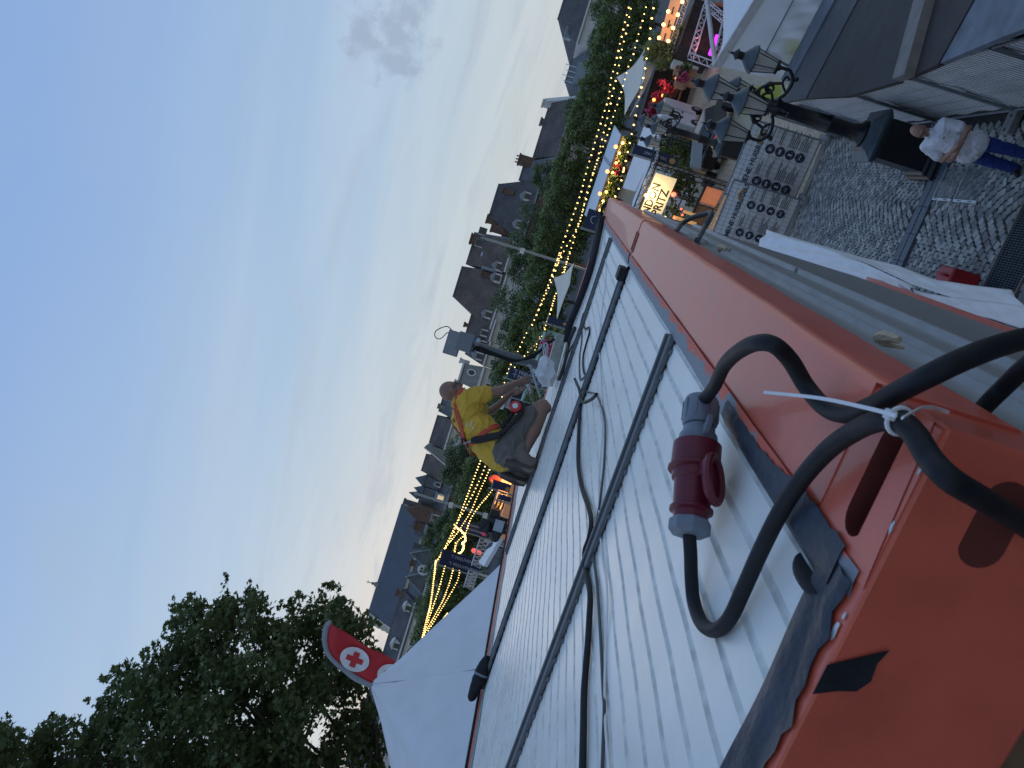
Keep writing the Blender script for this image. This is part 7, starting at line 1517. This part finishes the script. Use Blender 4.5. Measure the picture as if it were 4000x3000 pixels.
# print on the shirt back
for (f, r, z, w_) in ((.20, .02, .86, .05), (.22, .035, .86, .05), (.19, .13, .70, .04), (.20, .15, .66, .05), (.17, .14, .63, .03)):
    p_ = onback(f, r, z); n_ = (p_ - axis(p_)).normalized(); s1 = n_.cross(UP).normalized(); u1 = s1.cross(n_); b = MB(); b.obox(p_ + n_ * .004 - s1 * w_ / 2, s1 * w_, u1 * .009, n_ * .002); b.build('shirt_print', m_ink2 if z > .8 else m_print, sht)
# ---------------------------------------------------------------- standing man with crossed arms
mp_ = onz(3565, 505, 1.80); mfoot = mp_ + RH * .02; 
MN = Body(V((mfoot.x, mfoot.y, .03)), -RH * .80 - FH * .60)
mn = thing('person', 'bald person in white polo shirt and blue trousers, arms folded, by the lamp post', 'person', MN.o)
sk = MN(.035, 0, 1.68); hs, hq = head(MN, sk, MN.v(.92, -.12, -.32), m_skin2, mn, sc=1.04)
sR, sL = MN(.0, .205, 1.43), MN(.0, -.205, 1.43); eR, eL = MN(.10, .28, 1.13), MN(.10, -.28, 1.13); wR, wL = MN(.27, -.06, 1.17), MN(.26, .06, 1.10)
bs_ = hs + [('c', MN(-.01, 0, 1.46), sk + MN.v(-.02, 0, -.06), .066, .062), ('c', MN(.02, 0, 1.02), MN(.01, 0, 1.36), .15, .15), ('c', sR, sL, .065, .065), ('c', sR, eR, .056, .047), ('c', eR, wR, .047, .031), ('c', sL, eL, .056, .047), ('c', eL, wL, .047, .031),
    ('c', MN(0, .10, .92), MN(.01, .12, .50), .10, .068), ('c', MN(0, -.10, .92), MN(.01, -.12, .50), .10, .068), ('c', MN(.01, .12, .50), MN(-.02, .13, .09), .064, .045), ('c', MN(.01, -.12, .50), MN(-.02, -.13, .09), .064, .045)]
bs_ += hand(MN, wR, MN.v(.25, -.95, .05), MN.v(-.9, -.2, 0), 1.0, .45, -1) + hand(MN, wL, MN.v(.1, .98, .15), MN.v(-.9, .2, 0), 1.0, .45, 1)
blob('body', bs_, m_skin2, mn, .010, 3); face_parts(hq, mn, 1.04)
blob('polo_shirt', [('c', MN(.03, 0, .98), MN(.02, 0, 1.33), .185, .178), ('c', MN(.06, 0, 1.0), MN(.05, 0, 1.2), .175, .165), ('c', MN(.02, .06, .86), MN(.02, -.06, .86), .192, .192), ('c', MN(.015, .08, 1.36), MN(.015, -.08, 1.36), .135, .135), ('c', MN(0, .17, 1.43), MN(0, -.17, 1.43), .082, .082), ('c', sR, sR.lerp(eR, .70), .080, .076), ('c', sL, sL.lerp(eL, .70), .080, .076), ('c', MN(0, 0, 1.46), MN(0, 0, 1.51), .085, .075)], m_shirtw, mn, .011, 4, .009, (1, 1, .8))
blob('trousers', [('c', MN(.01, .06, .84), MN(.01, -.06, .84), .145, .145), ('c', MN(0, .10, .86), MN(.01, .12, .50), .118, .092), ('c', MN(0, -.10, .86), MN(.01, -.12, .50), .118, .092), ('c', MN(.01, .12, .50), MN(-.015, .13, .07), .09, .078), ('c', MN(.01, -.12, .50), MN(-.015, -.13, .07), .09, .078)], m_trous, mn, .011, 3, .007, (1, 1, 1.6))
for sg in (1, -1):
    sh_ = blob('shoe', [('c', MN(-.05, sg * .13, .055), MN(.12, sg * .14, .045), .048, .042), ('c', MN(-.02, sg * .13, .09), MN(.04, sg * .13, .07), .046, .044)], m_hblack, mn, .010, 2)
for sg in (1, -1):
    b = MB(); b.prism([MN(.055, sg * .02, 1.555), MN(.02, sg * .075, 1.545), MN(.075, sg * .085, 1.475), MN(.10, sg * .035, 1.465)], MN.v(.012, 0, .008)); b.build('collar', m_shirtw, mn)
b = MB(); b.obox(MN(.165, -.10, 1.36), MN.r * .03, UP * .012, MN.f * .012); b.build('chest_logo', m_strip, mn)
